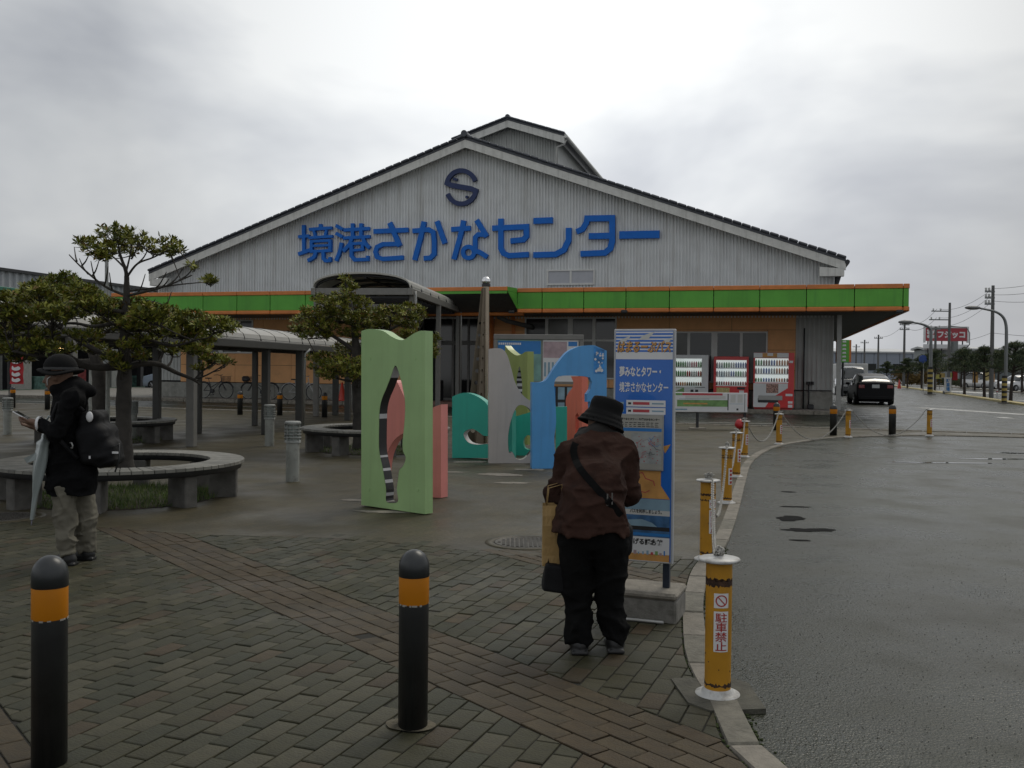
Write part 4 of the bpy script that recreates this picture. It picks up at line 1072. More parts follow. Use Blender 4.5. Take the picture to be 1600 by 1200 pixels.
limbs1 = [[[(193, 560), (160, 552), (120, 530), (93, 512)], .035, .02, .3], [[(93, 512), (80, 500), (62, 488), (40, 472)], .018, .008, -.3], [[(93, 512), (104, 500), (116, 484), (140, 466)], .018, .008, .2], [[(189, 572), (160, 574), (132, 571), (112, 560), (95, 552), (60, 556), (20, 548)], .048, .014, -.5], [[(200, 572), (225, 568), (250, 570), (275, 582), (300, 592), (312, 600)], .040, .012, .4],
    [[(196, 520), (230, 530), (270, 540), (310, 530)], .026, .01, -.4], [[(196, 500), (150, 510), (110, 505), (60, 515)], .026, .01, .5], [[(196, 490), (225, 487), (250, 492), (290, 500), (330, 505)], .022, .009, .2],
    [[(198, 462), (230, 455), (262, 446), (300, 430)], .017, .006, -.3], [[(198, 462), (165, 448), (130, 420), (108, 398)], .017, .006, .2], [[(199, 432), (215, 412), (240, 402), (268, 388)], .014, .006, -.2],
    [[(196, 420), (175, 400), (150, 385)], .012, .006, .3], [[(199, 455), (240, 450), (285, 444), (330, 440)], .013, .005, .5], [[(197, 425), (203, 400), (207, 378)], .012, .006, .1]]
for px, py, dx, dy in ((150, 438, -8, -30), (138, 428, -14, -24), (163, 446, 6, -30), (175, 452, -4, -26), (120, 408, -4, -22), (215, 458, 12, -30), (240, 453, 20, -28), (262, 446, 26, -30), (250, 450, 14, -14), (280, 438, 24, -22), (225, 487, 18, -20), (172, 398, -20, -12), (205, 405, 12, -30), (215, 412, 20, -30), (186, 400, 4, -24), (230, 470, 30, 8), (258, 478, 10, -22), (145, 430, 10, -24), (128, 415, 12, -20)): limbs1.append(bare(px, py, dx, dy))
bl1 = [(150, 388, 26, 13), (134, 378, 15, 10), (178, 365, 22, 12), (196, 372, 20, 14), (176, 388, 22, 12), (214, 372, 15, 12), (208, 392, 16, 8), (238, 388, 24, 11), (262, 380, 18, 10), (280, 388, 12, 7), (160, 400, 12, 6), (302, 417, 5, 4), (325, 439, 12, 7), (268, 395, 16, 7),
    (150, 478, 26, 12), (182, 484, 26, 15), (214, 478, 22, 12), (236, 490, 28, 13), (262, 492, 26, 12), (300, 500, 28, 13), (335, 508, 25, 11), (360, 510, 13, 7), (38, 467, 24, 11), (12, 470, 20, 11), (8, 490, 24, 13), (70, 472, 32, 15), (106, 464, 26, 13), (130, 457, 18, 9), (42, 491, 30, 12), (82, 490, 30, 12), (116, 487, 26, 11), (60, 455, 22, 10), (20, 508, 20, 9), (285, 518, 30, 12), (250, 512, 28, 13), (215, 505, 28, 14), (175, 508, 30, 12), (318, 528, 26, 10), (305, 545, 22, 9), (335, 562, 20, 8), (352, 566, 10, 5), (316, 575, 12, 5), (270, 545, 20, 8), (228, 530, 18, 8),
    (22, 548, 26, 10), (58, 540, 24, 9), (90, 545, 22, 7), (150, 545, 22, 8), (175, 560, 14, 8), (222, 556, 10, 8), (10, 520, 20, 12), (130, 525, 25, 7), (70, 522, 24, 8), (30, 560, 22, 6), (200, 540, 14, 7), (190, 575, 8, 5)]
build_tree('evergreen_tree', 'large dark evergreen tree with layered crown, growing in the near ring bench', C1 + Vector((.03, .02, 0)), t1, bl1, limbs1, Z1, .064, dens=1 / 11, bright=.5, seed=3)
Z2 = C2.y
t2 = [(155, 705, .16), (155, 660, .14), (155, 600, .13), (150, 560, .11), (130, 535, .08), (100, 520, .055), (91, 512, .05)]
lb2 = [[[(92, 514), (80, 500), (62, 488), (40, 470)], .04, .015, -.4], [[(92, 514), (105, 500), (118, 485), (150, 460)], .04, .015, .4], [[(91, 512), (88, 480), (90, 450)], .035, .012, 0], [[(150, 565), (100, 560), (40, 520), (5, 500)], .06, .02, .5]]
bl2 = [(88, 442, 24, 12), (106, 434, 14, 8), (60, 452, 24, 12), (38, 465, 26, 12), (15, 468, 20, 12), (8, 490, 24, 14), (70, 470, 34, 16), (105, 462, 28, 14), (130, 455, 20, 10), (40, 490, 34, 14), (80, 492, 34, 14), (115, 485, 28, 12), (148, 465, 16, 9), (-20, 480, 30, 16), (20, 510, 18, 8), (118, 443, 7, 6), (-15, 540, 30, 20)]
build_tree('evergreen_tree', 'bushy evergreen tree at far left with forked limbs, rising from the second ring bench', C2, t2, bl2, lb2, Z2, .09, dens=1 / 10, bright=.2, seed=5)
Z3 = C3.y
t3 = [(562, 705, .13), (562, 660, .12), (560, 620, .11), (558, 580, .09), (556, 540, .07), (552, 500, .045), (546, 465, .03), (541, 445, .02)]
lb3 = [[[(559, 590), (530, 570), (500, 560)], .05, .015, .4], [[(557, 550), (520, 525), (480, 505)], .045, .014, -.3], [[(557, 550), (600, 520), (640, 500)], .045, .014, .3], [[(558, 575), (620, 560), (665, 550)], .05, .014, -.2]]
bl3 = [(540, 437, 10, 6), (546, 450, 14, 8), (538, 465, 20, 10), (520, 480, 24, 11), (560, 475, 22, 11), (500, 468, 12, 7), (495, 490, 28, 9), (530, 495, 34, 12), (475, 500, 18, 8), (500, 510, 30, 10), (470, 515, 18, 7), (570, 500, 30, 14), (610, 488, 26, 10), (640, 485, 20, 11), (655, 490, 12, 9), (600, 505, 30, 12), (640, 505, 20, 10), (560, 520, 34, 9), (490, 525, 30, 6), (550, 545, 34, 9), (510, 560, 30, 9), (540, 570, 38, 11), (500, 575, 20, 6), (560, 585, 28, 8), (520, 585, 26, 7), (676, 530, 14, 10), (672, 550, 14, 10), (660, 540, 16, 10), (600, 530, 26, 10), (640, 525, 18, 8), (615, 545, 30, 10)]
build_tree('evergreen_tree', 'mid-sized evergreen tree behind the tall green panel, with yellowish right side', C3, t3, bl3, lb3, Z3, .078, dens=1 / 10, bright=.5, seed=9, brown=.12)

# ================================================================== BOLLARDS
blk = mat('bollard_black', (.014, .015, .015), .45, var=.3, scale=6, rvar=.1, bump=.08, streak=True, dirt_or_shade=(.05, .048, .042), damt=.5, dscale=3)
dome = mat('bollard_dome', (.022, .025, .026), .35, var=.2, scale=8)
bor = mat('bollard_band_amber', (.47, .165, .004), .45, spec=.25, var=.08, scale=5, dirt_or_shade=(.30, .10, .008), damt=.5)
chip = mat('chipped_edge', (.30, .29, .26), .8, var=.3)
def black_bollard(px, py, H, r, label, amber=None, big=False):
    p = gp(px, py); b = thing('black_bollard', label, 'bollard', (p.x, p.y, 0), random.random() * 3, 'black and amber bollards'); n = 28 if big else 14
    hb = H - r * 1.15; q = MB(); q.lathe([(.001, -.01), (r * .97, -.01), (r * .97, H * .70)], n); q.build('post', blk, b)
    q = MB(); q.lathe([(r * .972, H * .70), (r * .985, H * .705), (r * .985, H * .845), (r * .97, H * .85)], n); q.build('amber_band', amber or bor, b)
    q = MB(); q.lathe([(r * .96, H * .85), (r * 1.0, H * .852), (r * 1.0, hb)] + [(r * math.cos(t), hb + r * 1.15 * math.sin(t)) for t in [pi / 2 * k / 8 for k in range(1, 9)]], n); q.build('dome_cap', dome, b)
    if big:
        q = MB()
        for k in range(22):
            a = k * .9; q.box(r * .975, r * .99, -.004, random.uniform(.002, .012), H * .70 - random.uniform(.002, .006), H * .70 + .002, M=Matrix.Rotation(a + random.random(), 4, 'Z'))
        q.build('chipped_rim', chip, b)
    return b
def H_of(px, yb, yt): 
    p = gp(px, yb); d = ray(px, yt); return 1.45 + d.z * (p.y / d.y)
black_bollard(77, 1192, .76, .063, 'black bollard with amber band at the left edge, nearest the camera', big=True)
black_bollard(645, 1136, .722, .062, 'black bollard with amber band standing alone in the middle of the brick paving', big=True)
q = MB(); pb = gp(645, 1134)
P = cat_spline([(math.cos(a) * rr, math.sin(a) * rr) for a, rr in ((0, .095), (.6, .08), (1.3, .07), (2, .085), (2.8, .115), (3.5, .10), (4.2, .075), (5, .08), (5.7, .09))], 4, True)
q.add([(x, y, .006) for x, y in P] + [(x * .6, y * .6, .014) for x, y in P], [tuple(range(len(P), 2 * len(P)))] + [(i, (i + 1) % len(P), len(P) + (i + 1) % len(P), len(P) + i) for i in range(len(P))])
q.build('mortar_collar', mat('mortar', (.09, .078, .052), .9, var=.35, scale=20, bump=.8), loc=(pb.x, pb.y, 0), kind='structure')
for px, yb, yt, lab in ((1302, 680, 632, 'black bollard beside the downpipe corner of the hall, left of the dark hatchback'), (1394, 680, 632, 'black bollard in front of the right rear of the dark hatchback'), (1213, 672, 629, 'black bollard directly behind a yellow one, in front of the red and white vending machine'),
        (375, 648, 611, 'leftmost of the three small black bollards in front of the bicycles'), (437, 649, 612, 'middle of the three small black bollards in front of the bicycles'), (507, 652, 613, 'black bollard left of the red cone behind the walkway posts'),
        (20, 637, 604, 'small black bollard below the red banner at far left'), (74, 640, 606, 'small black bollard just beyond the shoulder of the man with a backpack')):
    black_bollard(px, yb, max(.6, H_of(px, yb, yt)), .085 if px < 600 else .085, lab)
yel = mat('bollard_yellow', (.46, .225, .018), .5, spec=.3, var=.12, scale=5, dirt_or_shade=(.19, .11, .04), damt=.5, dscale=7, bump=.05)
rust = mat('rust', (.045, .022, .012), .9, var=.5, scale=25, bump=.8)
capm = mat('cap_white', (.50, .50, .48), .4, var=.12, scale=12, dirt_or_shade=(.12, .09, .06), damt=.8, dscale=9)
redp = mat('sticker_red', (.36, .025, .02), .5, var=.1)
linkm = mat('chain_plastic', (.34, .33, .30), .55, var=.2, scale=30, dirt_or_shade=(.10, .09, .07), damt=.7, dscale=20)
YB = [(1121, 1086, 874, 'nearest yellow bollard with white disc cap, no-parking sticker and chain heap', 0, 1), (1105, 874, 758, 'second yellow bollard from the camera, a chain draped down its right side', .25, 1), (1135, 786, 705, 'third yellow bollard from the camera, standing on the curved kerb', .3, 1),
      (1150, 745, 679, 'fourth yellow bollard, just in front of the one holding a red bag', .3, 1), (1163, 714, 659, 'fifth yellow bollard, with a crumpled red bag on its cap', .3, 1), (1217, 694, 651, 'yellow bollard in front of a small black bollard, near the white map board', .3, 1),
      (1325, 683, 643, 'yellow bollard left of the dark hatchback with a chain sagging to the ground', .3, 1), (1452, 681, 643, 'rightmost yellow bollard, alone on the open asphalt edge', .25, 1)]
YP = []
def yellow_bollard(px, yb, yt, lab, turn, st):
    p = gp(px, yb); H = .625 if px > 1090 else .62; r = .058; b = thing('yellow_bollard', lab, 'bollard', (p.x, p.y, 0), 0, 'yellow chain bollards along the kerb'); YP.append((p, H))
    q = MB(); q.lathe([(r, .02), (r, H - .015)], 28); q.build('post', yel, b)
    q = MB(); n = 28
    def wavy(z, h, sd):
        rr = random.Random(sd); vs = []; N_ = 56
        for k in range(N_):
            a = 2 * pi * k / N_; d1, d2 = rr.uniform(-.006, .006), rr.uniform(-.007, .007); vs += [((r + .0008) * math.cos(a), (r + .0008) * math.sin(a), z + d1), ((r + .0008) * math.cos(a), (r + .0008) * math.sin(a), z + h + d2)]
        q.add(vs, [(2 * k, 2 * ((k + 1) % N_), 2 * ((k + 1) % N_) + 1, 2 * k + 1) for k in range(N_)])
    wavy(.05, .014, 1 + len(YP)); wavy(H - .125, .03 if len(YP) == 1 else .012, 3 + len(YP)); wavy(H - .165 if len(YP) == 2 else H - .10, .008, 8)
    for k in range(5):
        a = random.uniform(pi, 2 * pi); z = random.uniform(.1, .3); s = random.uniform(.002, .004); rr = r + .0006
        q.box(rr - .001, rr, -s, s, z - s, z + s, M=Matrix.Rotation(a, 4, 'Z'))
    q.build('rust_ring', rust, b, kind='stuff')
    q = MB(); q.lathe([(.001, H + .004), (.03, H + .004), (.05, H - .003), (.088, H - .006), (.094, H - .012), (.09, H - .02), (.06, H - .024), (r, H - .02)], 32); q.build('disc_cap', capm, b)
    q = MB(); q.lathe([(r, .035), (r + .012, .025), (r + .018, .012), (.098, .012), (.10, .004), (.10, -.01)], 32); q.build('base_flange', capm, b)
    if st:   # stickers wrapped on the post
        for kind, z0, z1 in (('s', H - .22, H - .155), ('t', H - .415, H - .235)):
            if kind == 's' and len(YP) > 2: continue
            A = math.radians(-90) + turn * 2.2; hw_ = .030 / r
            q = MB(); vs = []
            for k in range(9):
                a = A - hw_ * 1.1 + 2.2 * hw_ * k / 8; vs += [((r + .0012) * math.cos(a), (r + .0012) * math.sin(a), z0), ((r + .0012) * math.cos(a), (r + .0012) * math.sin(a), z1)]
            q.add(vs, [(2 * k, 2 * k + 2, 2 * k + 3, 2 * k + 1) for k in range(8)]); stk = q.build('sticker', print_white, b)
            wrap = lambda o_: None
            if kind == 's':
                q = MB(); cz = (z0 + z1) / 2; R_ = .026; N_ = 28; vs = []
                for k in range(N_):
                    t = 2 * pi * k / N_
                    for rr in (R_, R_ - .0055): vs.append((rr * math.cos(t), 0, cz + rr * math.sin(t)))
                q.add(vs, [(2 * k, 2 * ((k + 1) % N_), 2 * ((k + 1) % N_) + 1, 2 * k + 1) for k in range(N_)])
                q.add([(-.0185, 0, cz + .0165), (-.015, 0, cz + .0195), (.0185, 0, cz - .0165), (.015, 0, cz - .0195)], [(0, 1, 2, 3)])
                o_ = q.build('prohibition_mark', redp, stk)
            else:
                if len(YP) <= 2: o_ = text('駐車禁止', stk, redp, -.026, 0, z0 + .006, .052, z1 - z0 - .012, bold=.012, vertical=True)
                else:
                    q = MB()
                    for k in range(4): zz = z0 + .01 + k * (z1 - z0 - .01) / 4; q.add([(-.018, 0, zz), (.018, 0, zz), (.018, 0, zz + .028), (-.018, 0, zz + .028)], [(0, 1, 2, 3)])
                    o_ = q.build('lettering', redp, stk)
            bm = bmesh.new(); bm.from_mesh(o_.data)
            for _ in range(3):
                es = [e for e in bm.edges if e.calc_length() > .007]
                if es: bmesh.ops.subdivide_edges(bm, edges=es, cuts=1); bmesh.ops.triangulate(bm, faces=bm.faces)
            bm.to_mesh(o_.data); bm.free()
            me = o_.data; c_ = np.empty(len(me.vertices) * 3); me.vertices.foreach_get('co', c_); c_ = c_.reshape(-1, 3); a = A + c_[:, 0] / r; rr = r + .0020
            c_[:, 1] = rr * np.sin(a); c_[:, 0] = rr * np.cos(a); me.vertices.foreach_set('co', c_.ravel()); me.update()
    return b
for y in YB: yellow_bollard(*y)
def chain(pts, name, label, wire=.0045, lk_=.030, heap=None):
    """links of a chain strung through points"""
    q = MB(); Q = [Vector(p) for p in cat_spline(pts, 10)]; d = [0]
    for i in range(len(Q) - 1): d.append(d[-1] + (Q[i + 1] - Q[i]).length)
    s = 0; k = 0; o = Q[0].copy()
    def link(c, dr, roll):
        rot = dr.to_track_quat('X', 'Z').to_matrix().to_4x4(); M = Matrix.Translation(c - o) @ rot @ Matrix.Rotation(roll, 4, 'X')
        L2 = lk_ * .55; w2 = lk_ * .36; pts_ = [M @ Vector((L2 * math.cos(t), w2 * math.sin(t), 0)) for t in [2 * pi * j / 8 for j in range(9)]]
        q.tube(pts_, wire, 5, caps=False)
    while s < d[-1]:
        for i in range(len(Q) - 1):
            if d[i + 1] >= s: break
        t = (s - d[i]) / max(1e-6, d[i + 1] - d[i]); c = Q[i].lerp(Q[i + 1], t); link(c, (Q[i + 1] - Q[i]).normalized(), (k % 2) * pi / 2 + .3); k += 1; s += lk_ * .8
    for c in heap or []:
        for j in range(13):
            link(Vector(c) + Vector((random.gauss(0, .014), random.gauss(0, .014), random.uniform(.0, .03))), Vector((random.gauss(0, 1), random.gauss(0, 1), random.gauss(0, .4))).normalized(), random.random() * 3)
    ob = q.build(name, linkm, loc=o); tag(ob, label, 'chain', 'chains strung between the yellow bollards'); return ob
labs = ['pale chain from the nearest yellow bollard to the second, heaped on both caps', 'pale chain dangling between the second and third yellow bollards', 'pale chain between the third and fourth yellow bollards', 'pale chain running down beside the red bag, fourth to fifth bollard', 'pale chain from the red-bag bollard along the kerb curve', 'long chain sagging onto the ground left of the seventh yellow bollard', 'long chain sagging onto the ground left of the rightmost yellow bollard']
for i in range(len(YP) - 1):
    (a, H1), (b, H2) = YP[i], YP[i + 1]; A = Vector((a.x, a.y, H1 + .01)); Bp = Vector((b.x, b.y, H2 + .01)); sag = (.22, .5, .35, .4, .45, .6, .6)[i]
    dA = (Bp - A); dA.z = 0; dA.normalize(); side = Vector((dA.y, -dA.x, 0)) * .03
    A2 = A + dA * .1 + Vector((0, 0, -.015)); B2 = Bp - dA * .1 + Vector((0, 0, -.015))
    if i == 0: B2 = Bp - dA * .085 + Vector((.03, 0, -.02))
    pts = [A, A2] + [A2.lerp(B2, t) + Vector((0, 0, -max(0, 1) * min(sag, H1 - .03) * 4 * t * (1 - t))) for t in [k / 12 for k in range(1, 12)]] + [B2, Bp]
    for p in pts:
        if p.z < -.015: p.z = -.015
    chain(pts, 'chain', labs[i], heap=[A] + ([Bp] if i == 0 else []))
# red bag on the fifth bollard
redbag = mat('red_plastic', (.42, .02, .025), .35, var=.15)
pb = YP[4][0]; q = MB(); rr = random.Random(4); q.sphere((0, 0, 0), .07, 12, 9, sc=(1, .9, 1.2)); q.v = [tuple(c * (1 + rr.uniform(-.16, .16)) for c in v) for v in q.v]; tag(q.build('plastic_bag', redbag, loc=(pb.x - .10, pb.y - .02, .56)), 'crumpled red plastic bag caught on a yellow bollard cap', 'bag')
# ================================================================== BOLLARD LIGHTS
lw = mat('light_post_pale', (.30, .31, .28), .5, var=.15, scale=5, dirt_or_shade=(.09, .085, .07), damt=.95, dscale=6, bump=.1); lg = mat('light_head_pale', (.27, .28, .26), .5, var=.15, dirt_or_shade=(.08, .08, .07), damt=.95, dscale=8); lens = mat('frosted_lens', (.22, .25, .23), .3, var=.15)
def light_post(px, py, lab):
    p = gp(px, py); b = thing('bollard_light', lab, 'lamp', (p.x, p.y, 0), .3, 'white bollard lights in the plaza')
    q = MB(); q.lathe([(.085, -.01), (.085, .50)], 24); q.build('post', lw, b)
    q = MB(); q.lathe([(.088, .50), (.088, .72)], 20); q.build('lens', lens, b)
    q = MB(); q.lathe([(.10, .495), (.10, .525), (.086, .526)], 24); q.lathe([(.09, .72), (.104, .725), (.104, .755), (.09, .768), (.001, .772)], 24)
    for z in (.56, .60, .64, .68): q.lathe([(.09, z - .006), (.108, z - .003), (.108, z + .006), (.09, z + .008)], 24)
    for k in range(8): q.box(.088, .104, -.006, .006, .52, .73, M=Matrix.Rotation(k * pi / 4, 4, 'Z'))
    q.build('lamp_guard', lg, b); return b
light_post(457, 752, 'white bollard light with peeling paint, nearest, left of the green panel'); light_post(421, 697, 'white bollard light behind and left of the peeling one')
light_post(12, 679, 'white bollard light at the far left edge below the red banner'); light_post(207, 687, 'white bollard light half hidden behind the big tree trunk')
# ================================================================== CUT-OUT PANELS
def paintm(n, c): return mat(n, c, .38, var=.06, scale=3, coat=.1, streak=True, dirt_or_shade=tuple(x * .5 + .02 for x in c), damt=.25, dscale=3.5, bump=.05, bscale=9, rvar=.1)
GR = paintm('panel_green', (.33, .50, .22)); PK = paintm('panel_pink', (.70, .24, .21)); TE = paintm('panel_teal', (.03, .38, .29)); GY = paintm('panel_grey', (.48, .44, .40)); BU = paintm('panel_blue', (.08, .32, .66)); CO = paintm('panel_coral', (.75, .18, .11)); OL = paintm('panel_olive', (.30, .36, .10))
rev_k = mat('reveal_black', (.015, .015, .015), .5, var=.1); rev_w = mat('reveal_white', (.5, .5, .5), .5, var=.1)
def panel(name, lab, p0, p1, outer, holes, mt, th=.13, band=None, edge=None):
    pl = VPlane(p0, p1); o = thing(name, lab, 'sculpture', pl.o, pl.rz, 'cut-out panels in the plaza')
    L = [[pl(*q) for q in outer]] + [[pl(*q) for q in h] for h in holes]
    L[0] = [(x, max(z, .0)) if z < .03 else (x, z) for x, z in L[0]]
    q = MB(); q.prism(L, 0, th, 0, 0); fixn(q.build('board', [mt], o))
    if band:   # painted lining round an opening: each band is a separate strip
        for h, seq in band:
            P = [pl(*v) for v in h]; n = len(P); cx = sum(p[0] for p in P) / n; cz = sum(p[1] for p in P) / n
            qs = {0: MB(), 1: MB()}
            for i in range(n):
                a, b = P[i], P[(i + 1) % n]; s = seq((a[1] + b[1]) / 2)
                if s is None: continue
                dx, dz = b[0] - a[0], b[1] - a[1]; ln = math.hypot(dx, dz) or 1; nx_, nz__ = -dz / ln, dx / ln
                if (cx - (a[0] + b[0]) / 2) * nx_ + (cz - (a[1] + b[1]) / 2) * nz__ < 0: nx_, nz__ = -nx_, -nz__
                k = .003; a2 = (a[0] + nx_ * k, a[1] + nz__ * k); b2 = (b[0] + nx_ * k, b[1] + nz__ * k)
                qs[s].add([(a2[0], .002, a2[1]), (b2[0], .002, b2[1]), (b2[0], th - .002, b2[1]), (a2[0], th - .002, a2[1])], [(0, 1, 2, 3)])
            if qs[0].v: qs[0].build('dark_lining', rev_k, o, kind='stuff')
            if qs[1].v: qs[1].build('white_lining', rev_w, o, kind='stuff')
    return o, pl
# tall green
g0, g1 = at(564.5, 789, 10.05), at(664, 803, 9.5)
g0.z = g1.z = 0
top = cat_spline([(564.5, 517), (578, 514), (598, 517), (612, 526), (624, 531), (633, 530), (645, 522), (656, 517), (664, 517)], 5)
def shift_to(p0, p1, base): return base
hole = cat_spline([(618, 571), (626, 592), (630, 610), (633, 630), (632, 660), (629, 690), (630, 705), (634, 716), (630, 728), (624, 735), (622, 750), (620, 765), (622, 783), (612, 786), (603, 783), (603, 765), (600, 745), (597, 728), (594, 715), (592, 700), (592, 670), (593, 640), (597, 622), (603, 608), (610, 590)], 4, True)
GP, gpl = panel('cutout_panel', 'tall pale green panel with wavy top and a tapering opening lined in black and white', g0, g1, top + [(664, 803.5), (564.5, 789)], [hole], GR, .115,
      [(hole, lambda z: (1 if (int(z * 23) % 3 == 0 if z < .55 else int(z * 11) % 5 == 0) else 0))])
q = MB()
for x, y in ((578, 560), (648, 560), (576, 765), (652, 765)):
    a, z = gpl(x, y); q.cyl((a, -.003, z), (a, .001, z), .02, n=14)
q.build('bolt_cover', GR, GP)
# pink behind
k0, k1 = at(596, 780, 11.15), at(689, 778, 10.75); k0.z = k1.z = 0
o_ = cat_spline([(599, 640), (606, 612), (617, 594), (628, 612), (640, 640), (650, 652), (662, 648), (676, 637), (689, 632)], 5) + [(689, 778), (664, 780)] + cat_spline([(661, 760), (658, 720), (650, 690), (640, 675), (628, 678), (614, 690), (604, 712), (600, 740), (597, 781)], 4)
panel('cutout_panel', 'salmon pink panel with an arched opening, standing just behind the tall green one', k0, k1, o_, [], PK, .14)
# small coral one seen through opening foot: teal
a0, a1 = at(706.5, 717, 15.7), at(800, 716, 15.2); a0.z = a1.z = 0
o_ = cat_spline([(706.5, 620), (718, 615), (730, 614), (745, 619), (757, 627), (766, 636), (790, 640), (800, 642)], 5) + [(800, 716), (706.5, 717)]
hh = cat_spline([(724, 680), (728, 673), (738, 670), (748, 675), (757, 681), (772, 680), (790, 676), (790, 700), (765, 694), (745, 695), (731, 691)], 4, True)
panel('cutout_panel', 'low teal panel with rounded top and a fish-shaped opening', a0, a1, o_, [hh], TE, .14, [(hh, lambda z: 1)])
# grey
a0, a1 = at(763.5, 726, 14.85), at(860, 728, 14.95); a0.z = a1.z = 0
o_ = cat_spline([(763.5, 545), (778, 544), (787, 547), (793, 556), (799, 576), (804, 595), (812, 611), (822, 622), (834, 628), (860, 634)], 5) + [(860, 728), (763.5, 726)]
hh = cat_spline([(812, 633), (806, 638), (799, 655), (794, 680), (795, 706), (801, 707), (806, 716), (815, 718), (824, 712), (838, 690), (840, 660), (828, 640), (820, 634)], 4, True)
panel('cutout_panel', 'warm grey panel with a swooping edge and an egg-shaped opening showing teal', a0, a1, o_, [hh], GY, .14, [(hh, lambda z: 0 if int(z * 9) % 3 else None)])
# dark teal seen through it
a0, a1 = at(794, 712, 16.3), at(900, 712, 16.1); a0.z = a1.z = 0
o_ = [(790, 655), (800, 652), (822, 646), (834, 642), (836, 650), (850, 690)] + [(850, 714), (790, 714)]
panel('cutout_panel', 'teal panel standing behind the grey one, seen through its egg-shaped opening', a0, a1, o_, [cat_spline([(820, 700), (818, 688), (824, 680), (834, 684), (838, 694), (830, 702)], 4, True)], TE, .12)
a0, a1 = at(868, 712, 15.9), at(889, 712, 15.9); a0.z = a1.z = 0
panel('cutout_panel', 'small upright teal panel seen through the opening of the blue one', a0, a1, [(868.5, 636), (886, 635.5), (886, 712), (868.5, 712)], [], TE, .12)
# olive behind
a0, a1 = at(793, 695, 18.2), at(824, 695, 17.6); a0.z = a1.z = 0
hh = cat_spline([(812, 573), (809, 582), (807, 595), (809, 612), (812, 625), (816, 612), (815, 592)], 4, True)
panel('cutout_panel', 'narrow olive green panel behind the curve of the grey one', a0, a1, cat_spline([(789, 540), (796, 548), (806, 555), (814, 554), (820, 550), (824, 549)], 5) + [(824, 695), (789, 695)], [hh], OL, .14, [(hh, lambda z: int(z * 20) % 2)])
# blue
a0, a1 = at(831.5, 739, 14.1), at(948, 738, 14.3); a0.z = a1.z = 0
o_ = cat_spline([(831.5, 597), (846, 597), (855, 592), (866, 575), (878, 559), (888, 549), (903, 542), (918, 539.5), (929, 539.5)], 4) + [(948, 548), (948, 736), (932, 736), (926, 700)] + [(922, 627), (917, 628), (917, 616), (923, 608), (925, 597), (922, 590), (914, 588)] + cat_spline([(900, 587), (880, 587), (870, 590), (866, 600), (867, 614), (868, 630), (869, 660), (866, 690), (872, 738)], 4) + [(831.5, 739)]
bo, bp_ = panel('cutout_panel', 'large blue arch-shaped panel with sticker strip on its right shoulder, partly behind the bending person', a0, a1, o_, [], BU, .14)
st_b = mat('sticker_blue', (.03, .20, .50), .4, var=.6, scale=9); q = MB(); x0, zz1 = bp_(928, 541.5); x1, zz0 = bp_(944, 584)
q.add([(x0, -.003, zz0), (x1, -.003, zz0), (x1, -.003, zz1 - .05), (x0, -.003, zz1)], [(0, 1, 2, 3)]); sb = q.build('sticker_strip', st_b, bo)
q = MB(); rr = random.Random(5)
for k in range(13):
    cx, cz = rr.uniform(x0 + .02, x1 - .02), rr.uniform(zz0 + .12, zz1 - .08); s = rr.uniform(.008, .02); q.add([(cx + s * math.cos(t), -.0045, cz + s * math.sin(t)) for t in [2 * pi * j / 7 for j in range(7)]], [tuple(range(7))])
for cx, cz, s in ((.5, .06, .03), (.25, .04, .022), (.75, .05, .026), (.6, .09, .022)): q.add([(x0 + (x1 - x0) * cx + s * math.cos(t), -.005, zz0 + cz + s * math.sin(t)) for t in [2 * pi * j / 8 for j in range(8)]], [tuple(range(8))])
q.build('sticker_spots', print_white, sb)
# coral
a0, a1 = at(885, 700, 16.9), at(912, 700, 16.5); a0.z = a1.z = 0
o_ = [(892, 588), (909, 588), (909.5, 700), (885, 700)] + cat_spline([(885, 640), (884, 625), (888, 614), (894, 606), (896, 597)], 4)
panel('cutout_panel', 'coral red panel with wavy left edge, visible through the blue arch', a0, a1, o_, [[(899, 690), (899, 650), (902, 645), (905, 650), (905, 690)]], CO, .14)
# ================================================================== STAINLESS TOWER
tb = at(752, 690, 19.0); T = thing('steel_monument', 'tall stainless steel monument with ball finial and perforated tapering fins', 'sculpture', (tb.x, tb.y, 0))
def TX(px, py, dy=0): p = at(px, py, 19 + dy); return (p.x - tb.x, dy, p.z)
b_ = TX(760, 620); t_ = TX(759.5, 447)
q = MB(); q.cyl((b_[0], 0, 0), (t_[0], 0, t_[2]), .062, n=20); q.build('round_column', steel, T)
zT = t_[2]; zball = TX(759, 440)[2]
q = MB(); q.cyl((t_[0], 0, zT - .01), (t_[0], 0, zT + .04), .085, n=20); q.build('collar', dark, T)
q = MB(); q.sphere((t_[0], 0, zball + .01), .088, 20, 12); q.build('ball_finial', chrome, T)
def fin(pxt, pxb, yt, yb, w, ang, name):
    p1 = TX(pxt, yt); p0 = TX(pxb, yb)
    M = Matrix.Translation((t_[0], 0, 0)) @ Matrix.Rotation(ang, 4, 'Z')
    zt_, h0 = p1[2], 0
    hs_ = []
    xb = (t_[0] - p0[0]) / math.cos(ang) if abs(math.cos(ang)) > .1 else .4
    out = [(-.05, h0), (-xb, h0), (-.09, zt_), (-.05, zt_)]
    for z in [.25 + .235 * k for k in range(10)]:
        f = z / zt_; cx = -(.07 + (xb - .07) * (1 - f) * .55); r = .052 * (1 - f * .6)
        hs_.append([(cx + r * math.cos(t), z + r * math.sin(t)) for t in [2 * pi * j / 12 for j in range(12)]])
    q = MB(); q.prism([out] + hs_, -.02, .02, fn=lambda v: M @ Vector(v)); return fixn(q.build(name, mat('brushed_steel', (.15, .12, .085), .5, metal=.6, var=.1), T))
